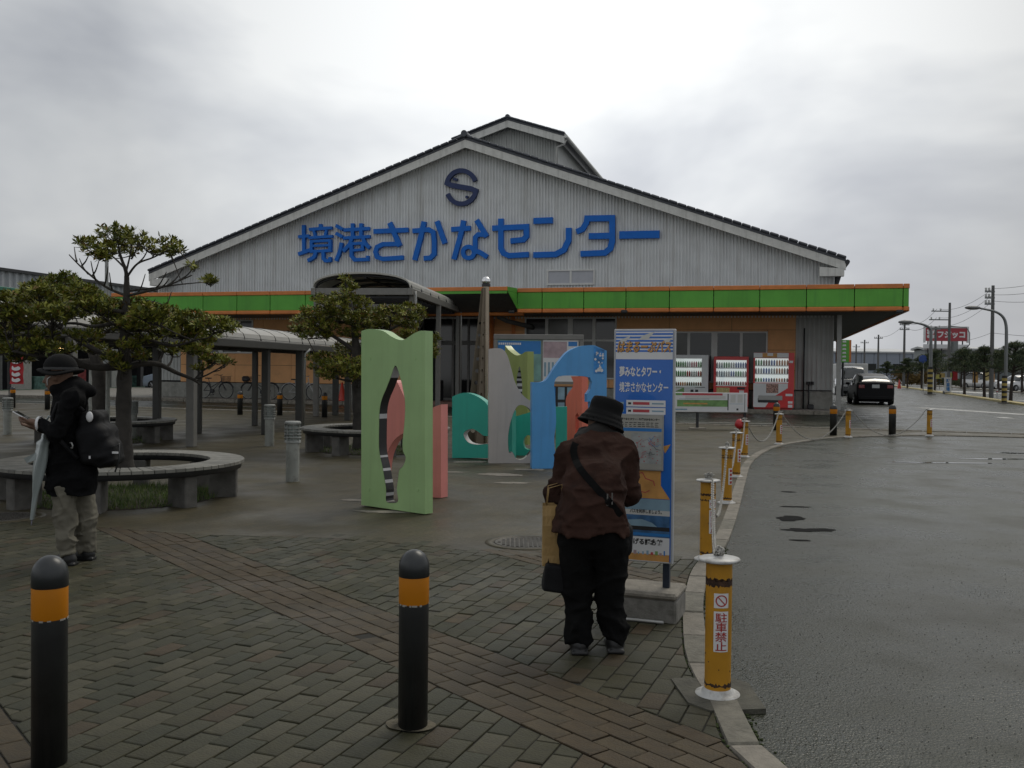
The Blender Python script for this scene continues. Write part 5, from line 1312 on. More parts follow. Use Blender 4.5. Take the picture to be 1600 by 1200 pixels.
fin(754, 727, 450, 640, .4, .12, 'fin'); fin(754, 744, 450, 640, .4, 1.1, 'fin'); 
# ================================================================== INFORMATION BOARD
p0, p1 = at(771, 680, 22.2), at(912, 680, 22.0); p0.z = p1.z = 0
pl = VPlane(p0, p1); I = thing('information_board', 'wide framed information board with blue and pink maps behind the cut-out panels', 'sign', pl.o, pl.rz)
def R_(x0, y0, x1, y1):
    a, b = pl((x0), (y1)), pl((x1), (y0)); return a[0], b[0], a[1], b[1]
x0, x1, z0, z1 = R_(771, 523, 912, 599)
q = MB(); q.box(x0, x1, -.05, .09, z1 - .12, z1, b=.01); q.box(x0, x0 + .09, -.05, .08, 0, z1 - .121); q.box(x1 - .09, x1, -.05, .08, 0, z1 - .121); q.box(x0 + .091, x1 - .091, -.04, .07, z0, z0 + .06); q.build('frame', greyframe, I)
q = MB(); q.box(x0 + .1, x1 - .1, 0, .04, z0 + .065, z1 - .13); q.build('back_board', mat('board_back', (.25, .25, .22), .6), I)
pb_ = mat('print_blue', (.03, .19, .50), .4, var=.05); pt_ = mat('print_teal', (.18, .34, .30), .4, var=.25, scale=4); pp_ = mat('print_mauve', (.40, .30, .32), .4, var=.25, scale=5); pr_ = mat('print_red', (.45, .06, .07), .5, var=.1); po_ = mat('print_orange', (.55, .28, .08), .5, var=.2, scale=12); pk_ = mat('print_black', (.02, .02, .02), .5, var=0); pg_ = mat('print_green', (.16, .30, .10), .5, var=.3, scale=6); pgy = mat('print_greybeige', (.36, .35, .31), .5, var=.08, scale=5); psk = mat('print_skyblue', (.22, .34, .42), .5, var=.2, scale=6)
def quad(mb, x0, x1, z0, z1, y, mi=0): mb.add([(x0, y, z0), (x1, y, z0), (x1, y, z1), (x0, y, z1)], [(0, 1, 2, 3)], mi)
a = R_(776, 531, 846, 598); q = MB(); q.box(*a[:2], -.012, -.001, *a[2:]); ps = q.build('poster', pt_, I)
a2 = R_(778, 533, 845, 552.5); q = MB(); quad(q, a2[0], a2[1], a2[2], a2[3], -.014); vs = [pl(x, y) for x, y in ((845, 552), (836, 554), (826, 553), (815, 552), (800, 549), (790, 556), (778, 552))]; q.build('print_area', pb_, ps)
q = MB(); a3 = R_(779, 535.5, 815, 538.5); 
for k in range(11): w = (a3[1] - a3[0]) / 11; quad(q, a3[0] + k * w, a3[0] + (k + .75) * w, a3[2], a3[3], -.016)
q.build('caption', print_white, ps)
a = R_(848, 531, 904, 598); q = MB(); q.box(*a[:2], -.012, -.001, *a[2:]); ps = q.build('poster', print_white, I)
a = R_(849, 534, 886, 559); q = MB(); quad(q, *a, -.014); q.build('map_print', pp_, ps)
a = R_(888, 534, 902, 541); q = MB(); quad(q, *a, -.014); q.build('print_area', pb_, ps)
q = MB()
for k in range(5): a = R_(850 + k * 6, 566, 853.5 + k * 6, 588); quad(q, *a, -.014)
q.build('text_column', psk, ps)
# leaflet rack below
x0, x1, z0, z1 = R_(774, 604, 909, 650); q = MB(); q.box(x0 + .12, x1 - .12, -.02, .05, z0, z1); rk = q.build('leaflet_rack', dark, I)
pl_c = [pb_, print_white, psk, pb_, pgy, psk, print_white, pb_]
for k in range(8):
    w = (x1 - x0 - .3) / 8; q = MB()
    for j in (0, 1): q.box(x0 + .15 + k * w + .03, x0 + .15 + (k + 1) * w - .03, -.035, -.021, z0 + .05 + j * (z1 - z0) / 2, z0 + (j + 1) * (z1 - z0) / 2 - .02)
    q.build('leaflet', pl_c[(k * 3) % 8], rk)
# ================================================================== BUS SIGN BOARD
pz = at(978, 880, 5.70); p1 = at(1052, 882, 5.60); pz.z = p1.z = 0
pl = VPlane(pz, p1); S = thing('sign_board', 'tall blue bus-stop board with maps and posters on a concrete block', 'sign', pl.o, pl.rz)
bz = (pl(1052, 882)[1] + pl(978, 876)[1]) / 2; tz = (pl(1054, 514)[1] + pl(957, 514)[1]) / 2; bx0, bx1 = pl(957.5, 700)[0], pl(1053, 700)[0]; print('board', bx0, bx1, bz, tz)
sblue = mat('board_blue', (.012, .13, .50), .35, var=.05, coat=.3)
q = MB(); q.box(bx0, bx1, 0, .035, bz, tz, b=.004); q.build('frame', mat('sign_frame', (.42, .43, .44), .4, var=.08, dirt_or_shade=(.2, .2, .18), damt=.5), S)
Wd, Hd = bx1 - bx0, tz - bz
def SR(u0, u1, v0, v1, y, mt, name='print_area', par=None):   # u,v as fractions, v from top
    q = MB(); quad(q, bx0 + u0 * Wd, bx0 + u1 * Wd, tz - v1 * Hd, tz - v0 * Hd, y); return q.build(name, mt, par or face)
q = MB(); q.box(bx0 + .012, bx1 - .012, -.003, -.0005, bz + .012, tz - .012); face = q.build('board_face', sblue, S)
SR(.035, .965, .012, .13, -.004, print_white)
for k in range(6): SR(.035, .965, .018 + k * .0145, .026 + k * .0145, -.0045, sblue)
gull = mat('print_palegrey', (.55, .55, .52), .5, var=.05)
for gx, gy, s in ((.16, .045, 1), (.52, .03, 1.3), (.85, .05, 1)):
    q = MB(); X, Zz = bx0 + gx * Wd, tz - gy * Hd; w = .035 * s
    q.add([(X - w, -.0052, Zz - w * .5), (X - w * .2, -.0052, Zz + w * .1), (X + w * 1.3, -.0052, Zz + w * .6), (X + w * .4, -.0052, Zz - w * .35), (X - w * .3, -.0052, Zz - w * .5)], [(0, 1, 2, 3, 4)]); q.build('gull_print', gull, face)
text('はまるーぷバス', face, pk_, bx0 + .06 * Wd + .002, -.0056, tz - .1 * Hd - .002, .88 * Wd, .05 * Hd, bold=.05, shear=.25)
text('はまるーぷバス', face, po_, bx0 + .06 * Wd, -.0062, tz - .1 * Hd, .88 * Wd, .05 * Hd, bold=.03, shear=.25)
text('夢みなとタワー・', face, print_white, bx0 + .10 * Wd, -.005, tz - .205 * Hd, .68 * Wd, .045 * Hd, bold=.035)
text('境港さかなセンター', face, print_white, bx0 + .10 * Wd, -.005, tz - .272 * Hd, .80 * Wd, .045 * Hd, bold=.018)
for v in (.305, .337):
    SR(.22, .86, v, v + .028, -.005, print_white); SR(.33, .60, v + .008, v + .02, -.0055, pr_); SR(.25, .30, v + .01, v + .019, -.0055, pk_); SR(.64, .83, v + .011, v + .017, -.0055, psk); SR(.09, .18, v + .009, v + .019, -.005, psk)
# lower printed map, ship picture and museum poster
SR(.2, .80, .60, .70, -.0042, po_); 
q = MB(); X = lambda u: bx0 + u * Wd; Zf = lambda v: tz - v * Hd
q.add([(X(.04), -.0045, Zf(.725)), (X(.95), -.0045, Zf(.725)), (X(.78), -.0045, Zf(.66)), (X(.76), -.0045, Zf(.60)), (X(.04), -.0045, Zf(.60))], [(0, 1, 2, 3, 4)]); q.add([(X(.82), -.0045, Zf(.50)), (X(.95), -.0045, Zf(.49)), (X(.86), -.0045, Zf(.53))], [(0, 1, 2)]); q.build('map_print', po_, face)
rr = random.Random(3)
def route(pts, w, mt, y, par): 
    q = MB(); P = [(X(u), Zf(v)) for u, v in pts]; st = stroke(P, w); n_ = len(P)
    for i in range(n_ - 1): q.add([(st[i][0], y, st[i][1]), (st[i + 1][0], y, st[i + 1][1]), (st[2 * n_ - 2 - i][0], y, st[2 * n_ - 2 - i][1]), (st[2 * n_ - 1 - i][0], y, st[2 * n_ - 1 - i][1])], [(0, 1, 2, 3)])
    return q.build('route_line', mt, par)
route([(.35, .60), (.42, .62), (.5, .615), (.55, .64), (.68, .65), (.7, .67)], .005, pr_, -.0055, face); route([(.2, .69), (.35, .705), (.45, .695), (.55, .70), (.62, .69)], .005, pr_, -.0055, face)
SR(.04, .95, .727, .775, -.0042, psk); SR(.04, .95, .775, .80, -.0042, gull)
text('バスを利用しましょう。', face, pk_, X(.30), -.005, Zf(.79), .52 * Wd, .018 * Hd, bold=.03)
SR(.04, .95, .797, .89, -.0048, mat('print_sea', (.05, .13, .26), .4, var=.5, scale=14))
q = MB(); q.add([(X(.2), -.0055, Zf(.845)), (X(.75), -.0055, Zf(.845)), (X(.66), -.0055, Zf(.828)), (X(.5), -.0055, Zf(.815)), (X(.2), -.0055, Zf(.822))], [(0, 1, 2, 3, 4)]); q.build('ship_print', psk, face)
SR(.04, .95, .845, .862, -.0057, pk_); SR(.04, .95, .873, .885, -.0055, pb_)
SR(.04, .95, .89, .995, -.0049, print_white); SR(.04, .95, .962, .992, -.0054, po_)
text('水木しげる記念館', face, pk_, X(.06), -.0056, Zf(.925), .78 * Wd, .028 * Hd, bold=.04)
for k in range(9): u = .3 + k * .07; SR(u, u + rr.uniform(.02, .05), .962 - rr.uniform(.006, .02), .966, -.0058, rr.choice((pg_, pr_, pb_, psk, pp_)))
# framed notice hung over the blue face
nf = MB(); nx0, nx1, nz0, nz1 = X(.10), X(.84), Zf(.605), Zf(.365)
nf.box(nx0, nx1, -.018, -.006, nz0, nz1, b=.003); nt_ = nf.build('notice_frame', alu, face)
q = MB(); quad(q, nx0 + .008, nx1 - .008, nz0 + .008, nz1 - .008, -.0185); ns = q.build('notice_sheet', pgy, face)
text('夢みなとタワー・境港さかなセンター', ns, pk_, X(.14), -.019, Zf(.392), .64 * Wd, .011 * Hd, bold=.05)
for k, v in enumerate((.40, .408, .416)): 
    q = MB(); 
    for j in range(9): quad(q, X(.14 + j * .07), X(.14 + j * .07 + rr.uniform(.03, .06)), Zf(v + .003), Zf(v), -.019)
    q.build('text_line', dark, ns)
q = MB(); quad(q, X(.13), X(.81), Zf(.438), Zf(.424), -.019); q.build('blue_band', pb_, ns)
q = MB(); quad(q, X(.32), X(.81), Zf(.575), Zf(.445), -.019); mp_ = q.build('street_map', mat('print_map', (.33, .345, .335), .5, var=.25, scale=18), ns)
for k in range(11):
    u, v = rr.uniform(.35, .7), rr.uniform(.455, .56); pts = [(u, v)]
    for j in range(4): pts.append((min(.8, max(.33, pts[-1][0] + rr.uniform(-.08, .1))), min(.573, max(.447, pts[-1][1] + rr.uniform(-.02, .025)))))
    route(pts, .002, rr.choice((pr_, pp_, pb_, dark)), -.0194 - .0002 * k, mp_)
q = MB()
for k in range(26): u, v = rr.uniform(.34, .78), rr.uniform(.45, .57); quad(q, X(u), X(u + .014), Zf(v + .004), Zf(v), -.0225)
q.build('map_marks', pr_, mp_)
q = MB()
for xx in (bx1 - .045, bx0 + .02): q.box(xx - .02, xx + .02, .036, .075, .17, tz - .1, b=.003)
q.box(bx0 + .02, bx1 - .03, .037, .06, tz - .2, tz - .16); q.build('post', mat('sign_post', (.02, .028, .045), .4, var=.1), S)
q = MB(); q.box(bx0 - .02, bx1 + .045, -.11, .20, -.01, .13, b=.012); q.build('base_block', conc, S)
q = MB(); q.box(bx0 - .03, bx1 + .05, -.12, .21, .131, .172, b=.014); q.build('base_top', conc_l, S)
q = MB(); q.tube([(bx0, -.15, .012), (bx1 - .02, -.14, .012)], .010, 6); q.build('rebar', mat('galvanised', (.4, .4, .38), .5, metal=.6), S)
# ================================================================== LOW WHITE MAP SIGN
p0, p1 = gp(1010, 671), gp(1167, 671); p0 = at(1010, 671, 24.2); p1 = at(1167, 671, 24.4); p0.z = p1.z = 0
pl = VPlane(p0, p1); L_s = thing('map_sign', 'low wide white map sign on two legs in front of the vending machines', 'sign', pl.o, pl.rz)
x0, x1 = 0, pl(1168, 630)[0]; z0 = pl(1110, 644)[1]; z1 = pl(1110, 613.5)[1]
q = MB(); q.box(x0, x1, 0, .06, z0, z1, b=.008); fc = q.build('panel', print_white, L_s)
def LR(a, b, c, d, mt, n='print_area', y=-.002): q = MB(); quad(q, x0 + a * (x1 - x0), x0 + b * (x1 - x0), z0 + c * (z1 - z0), z0 + d * (z1 - z0), y); return q.build(n, mt, fc)
LR(.35, .75, .86, .97, pr_); LR(.02, .35, .86, .97, pg_); LR(.38, .78, .68, .83, gull); LR(.3, .8, .28, .62, pg_); LR(.3, .8, .24, .28, print_white, y=-.003); LR(.36, .60, .40, .47, po_, y=-.003); LR(.32, .62, .66, .68, psk)
LR(.80, .81, .1, .95, dark); LR(.97, .975, .05, .95, dark); LR(.83, .88, .5, .9, gull); LR(.90, .95, .5, .9, gull); LR(.82, .96, .42, .44, psk); LR(.89, .91, .1, .2, dark); LR(.02, .40, .1, .17, psk)
q = MB()
for px in (1091, 1165):
    xx = pl(px, 660)[0]; q = MB(); q.box(xx - .03, xx + .03, .061, .11, 0, z1 - .05); q.build('leg', dark, L_s)
q = MB(); q.box(.1, .16, .061, .11, 0, z1 - .05)
q.build('leg', dark, L_s)
q = MB(); xx = pl(1091, 670)[0]; q.box(xx - .2, xx + .2, -.05, .2, -.01, .035, b=.012); q.build('footing', conc_l, L_s)
# ================================================================== VENDING MACHINES
vm_white = mat('vending_white', (.62, .63, .63), .35, var=.04, coat=.3, dirt_or_shade=(.3, .3, .27), damt=.3); vm_red = mat('vending_red', (.60, .03, .03), .35, var=.05, coat=.3); vm_in = mat('vending_backlight', (.42, .44, .44), .4, var=.05, emit=((.9, 1, .97), .30)); can_c = [mat('drink_%s' % n, c, .35, var=.15) for n, c in (('green', (.05, .26, .05)), ('blue', (.06, .14, .42)), ('brown', (.14, .05, .025)), ('red', (.42, .03, .04)), ('pale', (.42, .44, .42)), ('orange', (.5, .2, .05)), ('dark', (.04, .035, .035)))]
vwin = bpy.data.materials.new('vending_window_pane'); vwin.use_nodes = True; _n = vwin.node_tree.nodes; _n.clear(); _a = _n.new('ShaderNodeBsdfTransparent'); _b = _n.new('ShaderNodeBsdfGlossy'); _b.inputs['Roughness'].default_value = .03; _m = _n.new('ShaderNodeMixShader'); _m.inputs[0].default_value = .06; _o = _n.new('ShaderNodeOutputMaterial')
for _x, _y in ((_a.outputs[0], _m.inputs[1]), (_b.outputs[0], _m.inputs[2]), (_m.outputs[0], _o.inputs[0])): vwin.node_tree.links.new(_x, _y)
def vending(px0, px1, yt, yb, off, body, front, lab, style):
    x0, _ = F(px0, 600, off); x1, _ = F(px1, 600, off); z0 = .12; z1 = F((px0 + px1) / 2, yt, off)[1]; w, h = x1 - x0, z1 - z0
    loc = F.o + F.u * x0 + F.v * off + Vector((0, 0, z0)); V = thing('vending_machine', lab, 'vending machine', loc, F.rz, 'drink vending machines against the hall wall')
    q = MB(); q.box(0, w, .03, .75, .06, h, b=.02); q.box(.05, w - .05, .08, .7, 0, .061); q.build('cabinet', body, V)
    wx0, wx1, wz0, wz1 = {'w': (.03, .82, .40, .93), 'r': (.07, .94, .43, .93), 'c': (.04, .86, .47, .90)}[style]
    q = MB(); H_ = [[(0, .07), (w, .07), (w, h - .01), (0, h - .01)], [(wx0 * w, wz0 * h), (wx1 * w, wz0 * h), (wx1 * w, wz1 * h), (wx0 * w, wz1 * h)]]
    q.prism(H_, -.05, .029); fixn(q.build('door', front, V))
    q = MB(); q.box(wx0 * w, wx1 * w, .020, .0295, wz0 * h, wz1 * h); q.build('display_back', vm_in, V)
    rows = 3; rh = (wz1 - wz0) * h / rows; r_ = random.Random(int(px0)); rowc = {'w': [(0, 0, 4, 3, 3), (0, 0, 1, 4, 3), (2, 5, 2, 2, 2)], 'r': [(4, 0, 4, 1, 1), (4, 4, 1, 0, 4), (2, 3, 2, 6, 3)], 'c': [(0, 2, 1, 5, 5), (4, 1, 4, 5, 2), (6, 1, 6, 3, 2)]}[style]
    for k in range(rows):
        zz = wz1 * h - (k + 1) * rh
        q = MB(); q.box(wx0 * w + .004, wx1 * w - .004, -.035, .0195, zz + .005, zz + .035); 
        for j in range(12): x = wx0 * w + .02 + j * ((wx1 - wx0) * w - .04) / 12; q.box(x + .012, x + .05, -.042, -.0355, zz + .006, zz + .022)
        q.build('shelf', print_white, V)
        n = 13
        for grp in range(5):
            q = MB()
            for j in range(n):
                if j * 5 // n != grp: continue
                x = wx0 * w + .035 + j * ((wx1 - wx0) * w - .07) / (n - 1); ht = rh * (.72 if k < 2 else .5); ht = min(ht, .21 if k < 2 else .14)
                q.lathe([(.001, zz + .036), (.034, zz + .036), (.034, zz + .036 + ht * .72), (.014, zz + .036 + ht * .9), (.012, zz + .036 + ht)], 8, c=(x, -.008, 0))
            q.build('drinks', can_c[rowc[k][grp] if r_.random() < .8 else r_.randrange(7)], V)
    q = MB(); q.box(wx0 * w + .003, wx1 * w - .003, -.048, -.044, wz0 * h + .003, wz1 * h - .003); q.build('display_pane', vwin, V)
    q = MB(); q.box(.12 * w, .62 * w, -.062, -.0505, .12 * h, .20 * h, b=.008); q.build('delivery_slot', dark, V)
    if style == 'w':
        q = MB(); quad(q, .05 * w, .34 * w, .24 * h, .38 * h, -.0515); q.build('advert', pg_, V); q = MB(); quad(q, .07 * w, .32 * w, .26 * h, .30 * h, -.0525); q.add([(.07 * w, -.053, .30 * h), (.3 * w, -.053, .37 * h), (.07 * w, -.053, .37 * h)], [(0, 1, 2)]); q.build('advert_flash', print_white, V)
        q = MB(); q.box(.52 * w, .60 * w, -.058, -.0505, .30 * h, .345 * h); q.box(.65 * w, .73 * w, -.058, -.0505, .30 * h, .345 * h); q.box(.64 * w, .92 * w, -.056, -.0505, .385 * h, .395 * h); q.build('coin_panel', dark, V)
    if style == 'r':
        q = MB(); quad(q, .09 * w, .46 * w, .26 * h, .40 * h, -.0515); q.build('advert', mat('print_gold', (.5, .42, .18), .5, var=.4, scale=20), V)
        q = MB(); q.box(.68 * w, .9 * w, -.058, -.0505, .37 * h, .41 * h); q.build('coin_panel', dark, V); q = MB(); quad(q, .74 * w, .87 * w, .30 * h, .35 * h, -.052); q.build('price_card', print_white, V)
    if style == 'c':
        q = MB(); q.box(-.0, w * .86, -.10, -.051, h * .91, h - .01, b=.01); hd = q.build('header', print_white, V)
        q = MB(); quad(q, .22 * w, .34 * w, h * .915, h * .99, -.1015); quad(q, .48 * w, .58 * w, h * .915, h * .99, -.1015); quad(q, .3 * w, .5 * w, h * .915, h * .94, -.102); q.build('header_print', po_, V)
        q = MB(); q.add([(.005, -.052, .08), (.30 * w, -.052, .08), (.45 * w, -.052, .20 * h), (.85 * w, -.052, .38 * h), (.85 * w, -.052, .46 * h), (.005, -.052, .46 * h)], [(0, 1, 2, 3, 4, 5)]); q.build('white_front', vm_white, V)
        q = MB(); quad(q, .32 * w, .62 * w, .29 * h, .45 * h, -.054); q.build('advert', mat('print_mixed', (.34, .20, .16), .5, var=.9, scale=22), V)
        q = MB(); q.box(.13 * w, .72 * w, -.068, -.0535, .165 * h, .245 * h, b=.008); q.build('slot_bar', alu, V)
        q = MB(); q.box(.88 * w, .97 * w, -.056, -.0505, .82 * h, .86 * h); q.box(.80 * w, .97 * w, -.056, -.0505, .24 * h, .28 * h); q.box(.86 * w, .97 * w, -.056, -.0505, .11 * h, .15 * h); q.box(.86 * w, .97 * w, -.056, -.0505, .04 * h, .09 * h); q.build('label_plate', print_white, V)
        text('おいしい', V, print_white, .895 * w, -.052, .50 * h, .06 * w, .26 * h, vertical=True, bold=.02) if False else None
    return V
vending(1050, 1106.5, 554.5, 640, -1.1, vm_white, vm_white, 'white drinks vending machine, leftmost of the three beside the blue board', 'w')
vending(1115, 1169.5, 557, 640, -1.05, vm_red, vm_red, 'red drinks vending machine in the middle between a white and a red-and-white one', 'r')
vending(1177, 1240.5, 551, 639, -1.25, vm_red, vm_red, 'rightmost vending machine with white swoosh on a red front', 'c')
# ================================================================== CONE, BICYCLES
cone_m = mat('cone_red', (.50, .045, .025), .45, var=.08)
def cone(loc, lab, s=1.0):
    o = thing('traffic_cone', lab, 'traffic cone', loc); q = MB(); q.lathe([(.15 * s, .03), (.03 * s, .68 * s), (.001, .69 * s)], 16); q.build('cone_body', cone_m, o); q = MB(); q.box(-.19 * s, .19 * s, -.19 * s, .19 * s, -.005, .03, b=.01); q.build('base', cone_m, o); return o
def onF(px, py, off, z=.12):
    x, _ = F(px, py, off); return F.o + F.u * x + F.v * off + Vector((0, 0, z))
cone(onF(534.5, 620, -1.0), 'red traffic cone against the hall wall left of the entrance canopy', 1.1)
cone(gp(1405, 607, -.03), 'small red traffic cone beyond the dark hatchback', 1.3)
tyre = mat('tyre', (.015, .015, .015), .7, var=.1); bikeb = mat('bike_black', (.02, .02, .022), .35, var=.05); bikew = mat('bike_silver', (.40, .40, .40), .35, metal=.4, var=.05)
def bicycle(loc, rz, fm, lab, basket=True, flip=1):
    b = thing('bicycle', lab, 'bicycle', loc, rz, 'bicycles leaning along the hall wall'); R = .33; wb = 1.08
    for x in (0, wb):
        q = MB(); q.tube([(x + R * math.cos(t), 0, R + R * math.sin(t)) for t in [2 * pi * k / 26 for k in range(27)]], .019, 6, caps=False); w = q.build('wheel', tyre, b)
        q = MB(); q.tube([(x + .305 * math.cos(t), 0, R + .305 * math.sin(t)) for t in [2 * pi * k / 26 for k in range(27)]], .009, 5, caps=False)
        for k in range(14): t = k * 2 * pi / 14; q.cyl((x, 0, R), (x + .3 * math.cos(t), 0, R + .3 * math.sin(t)), .0025, n=4, cap=False)
        q.cyl((x, -.04, R), (x, .04, R), .02, n=8); q.build('rim', alu, w)
        q = MB(); q.tube([(x + .37 * math.cos(t), 0, R + .37 * math.sin(t)) for t in [math.radians(20 + 14 * k) for k in range(11)]], .02, 5); q.build('mudguard', fm, b)
    q = MB(); bb = (.42, 0, .30); st = (.30, 0, .78); hd = (.86, 0, .74); hd2 = (.83, 0, .86)
    for a, c in ((bb, (.26, 0, .70)), (bb, hd), ((.34, 0, .45), hd), ((0, .03, R), bb), ((0, .03, R), (.29, 0, .66)), ((0, -.03, R), bb), ((.88, 0, .66), (wb, .05, R)), ((.88, 0, .66), (wb, -.05, R)), ((.90, 0, .62), (.83, 0, .92))): q.cyl(a, c, .016, n=7)
    q.cyl((.28, 0, .65), (.24, 0, .82), .014, n=6); q.tube([(.66, -.27, .98), (.78, -.22, 1.0), (.84, 0, .96), (.78, .22, 1.0), (.66, .27, .98)], .012, 6); q.tube([(.05, -.1, .68), (-.16, -.06, .68), (-.16, .06, .68), (.05, .1, .68)], .01, 5); q.build('frame', fm, b)
    q = MB(); q.box(.10, .36, -.09, .09, .82, .87, b=.025); q.build('saddle', bikeb, b)
    q = MB(); q.cyl((.42, -.05, .30), (.42, .05, .30), .09, n=14); q.cyl((.42, -.06, .30), (.50, -.06, .15), .01, n=5); q.box(.46, .54, -.14, -.05, .135, .16); q.build('crank', dark, b)
    q = MB(); q.cyl((.02, .06, R), (-.04, .14, .01), .01, n=5); q.build('stand', alu, b)
    if basket:
        q = MB()
        for z in (.70, .78, .86, .93):
            e = .02 * (z - .7) / .23; q.tube([(.93 - e, -.15 - e, z), (1.2 + e, -.13 - e, z), (1.2 + e, .13 + e, z), (.93 - e, .15 + e, z), (.93 - e, -.15 - e, z)], .006, 4)
        for k in range(9): y = -.14 + k * .035; q.cyl((1.2, y, .70), (1.22, y, .93), .004, n=4); q.cyl((.93, y, .70), (.92, y, .93), .004, n=4)
        for k in range(8): x = .94 + k * .035; q.cyl((x, -.14, .70), (x, -.16, .93), .004, n=4)
        q.box(.93, 1.2, -.13, .13, .69, .70); q.build('basket', dark, b)
    return b
bicycle(onF(318, 620, -.75), F.rz, bikeb, 'black bicycle with front basket, leftmost at the orange wall')
bicycle(onF(424, 622, -.95), F.rz + pi, bikeb, 'black bicycle with a loaded basket behind the first walkway posts', True)
bicycle(onF(452, 624, -1.1), F.rz + .05, bikew, 'silver bicycle without basket near the middle black bollard', False)
q = MB(); p = onF(424, 622, -.95); q.box(-.16, .16, -.12, .12, 0, .24, b=.07); tag(q.build('shoulder_bag', bikeb, loc=onF(384, 600, -.95, .12 + .72), rz=F.rz), 'black bag sitting in the basket of a parked bicycle', 'bag')
# ================================================================== CARS
def carpaint(n, c, r=.25): return mat(n, c, r, metal=.2, var=.03, coat=.8)
head_l = mat('headlamp_lens', (.5, .5, .5), .1, var=0); tail_l = mat('tail_lamp_lens', (.22, .01, .012), .15, var=.1, coat=.5); plate_m = mat('number_plate', (.55, .57, .55), .4, var=.03); cglass = mat('car_glass', (.022, .028, .03), .05, var=0, spec=.8); alloy = mat('alloy_wheel', (.42, .42, .42), .3, metal=.8, var=.05)
def car(name, lab, loc, rz, L, W, st, paint_, roof=None, wr=.31, wb=(.17, .80), detail=True, plate=None, group=None, cat='car'):
    """st: stations (x 0 rear..1 front, z_bottom, z_belt, z_roof or None, half width)"""
    T = thing(name, lab, cat, loc, rz, group)
    S_ = cat_spline(st, 5); ny = 9; prof = []
    for x, zb_, zl, zr, hw in S_:
        ring = []
        for t in (-1, -.99, -.97, -.9, -.6, 0, .6, .9, .97, .99, 1):
            pass
        pts = [(0, zb_), (hw * .86, zb_), (hw * .97, zb_ + .08), (hw, zb_ + (zl - zb_) * .45), (hw * .985, zl - .06), (hw * .94, zl), (hw * .88, zl + .012), (0, zl + .05)]
        prof.append([(x * L - L / 2, y, z) for y, z in pts])
    q = MB(); m_ = len(prof[0]); vs = [p for r in prof for p in r]; vs2 = [(x, -y, z) for x, y, z in vs]; n_ = len(prof)
    f1 = [(i * m_ + j, i * m_ + j + 1, (i + 1) * m_ + j + 1, (i + 1) * m_ + j) for i in range(n_ - 1) for j in range(m_ - 1)]
    q.add(vs, f1, 0, True); q.add(vs2, [f[::-1] for f in f1], 0, True)
    for e, rv in ((0, 1), (n_ - 1, 0)):
        ids = [e * m_ + j for j in range(m_)]; o = len(vs); ring = [vs[i] for i in ids] + [vs2[i] for i in ids[::-1]]; q.add(ring, [tuple(range(len(ring)))])
    fixn(q.build('body', paint_, T))
    # cabin
    G = [(x, zl, zr, hw) for x, zb_, zl, zr, hw in S_ if zr - zl > .05]
    q = MB(); vs = []
    for x, zl, zr, hw in G:
        k = min(1, (zr - zl) / .4); pts = [(hw * .90, zl - .02), (hw * .86, zl + (zr - zl) * .5), (hw * .74, zr - .06 * k), (hw * .60, zr - .01 * k), (0, zr + .015)]
        vs += [(x * L - L / 2, y, z) for y, z in pts]
    m2 = 5; n2 = len(G); vr = [(x, -y, z) for x, y, z in vs]
    side = [(i * m2 + j, i * m2 + j + 1, (i + 1) * m2 + j + 1, (i + 1) * m2 + j) for i in range(n2 - 1) for j in (0, 1)]; top_ = [(i * m2 + j, i * m2 + j + 1, (i + 1) * m2 + j + 1, (i + 1) * m2 + j) for i in range(n2 - 1) for j in (2, 3)]
    zmax = max(g[2] for g in G)
    gl = MB(); rf_ = MB(); gl.add(vs, side, 0, True); gl.add(vr, [f[::-1] for f in side], 0, True)
    flat = [f for f in top_ if min(vs[f[0]][2], vs[f[3]][2]) > zmax - .16]; scr = [f for f in top_ if f not in flat]
    gl.add(vs, scr, 0, True); gl.add(vr, [f[::-1] for f in scr], 0, True); rf_.add(vs, flat, 0, True); rf_.add(vr, [f[::-1] for f in flat], 0, True)
    for e in (0, n2 - 1):
        ring = [vs[e * m2 + j] for j in range(m2)] + [vr[e * m2 + j] for j in range(m2)][::-1]; gl.add(ring, [tuple(range(len(ring)))])
    fixn(gl.build('windows', cglass, T)); fixn(rf_.build('roof_panel', roof or paint_, T))
    q = MB()
    for s_ in (-1, 1):
        for fx in (.36, .56): 
            g_ = min(G, key=lambda a: abs(a[0] - fx)); x = g_[0] * L - L / 2; q.box(x - .03, x + .03, s_ * g_[3] * .885 - .01, s_ * g_[3] * .885 + .01, g_[1], g_[1] + (g_[2] - g_[1]) * .55)
    q.build('door_pillar', paint_, T)
    for fx in wb:
        x = fx * L - L / 2; hw = min(S_, key=lambda a: abs(a[0] - fx))[4]
        for s_ in (-1, 1):
            y0, y1 = s_ * (hw - .2), s_ * (hw + .008)
            q = MB(); q.cyl((x, y0, wr), (x, y1, wr), wr, n=22); w = q.build('wheel', tyre, T)
            q = MB(); q.cyl((x, y1 + s_ * .002, wr), (x, y1 + s_ * .006, wr), wr * .62, n=18)
            q.build('rim', dark, w); q = MB()
            for k in range(6): t = k * pi / 3; q.cyl((x, y1 + s_ * .01, wr), (x + wr * .6 * math.cos(t), y1 + s_ * .01, wr + wr * .6 * math.sin(t)), wr * .1, n=6)
            q.cyl((x, y1 + s_ * .004, wr), (x, y1 + s_ * .018, wr), wr * .18, n=10); q.build('hub', alloy, w)
    r0 = S_[0]; xb = -L / 2 - .006; q = MB()
    for s_ in (-1, 1): q.box(xb - .01, xb + .14, s_ * r0[4] * .62 if s_ > 0 else -r0[4] * .96, r0[4] * .96 if s_ > 0 else -r0[4] * .62, r0[2] - .22, r0[2] - .05, b=.02)
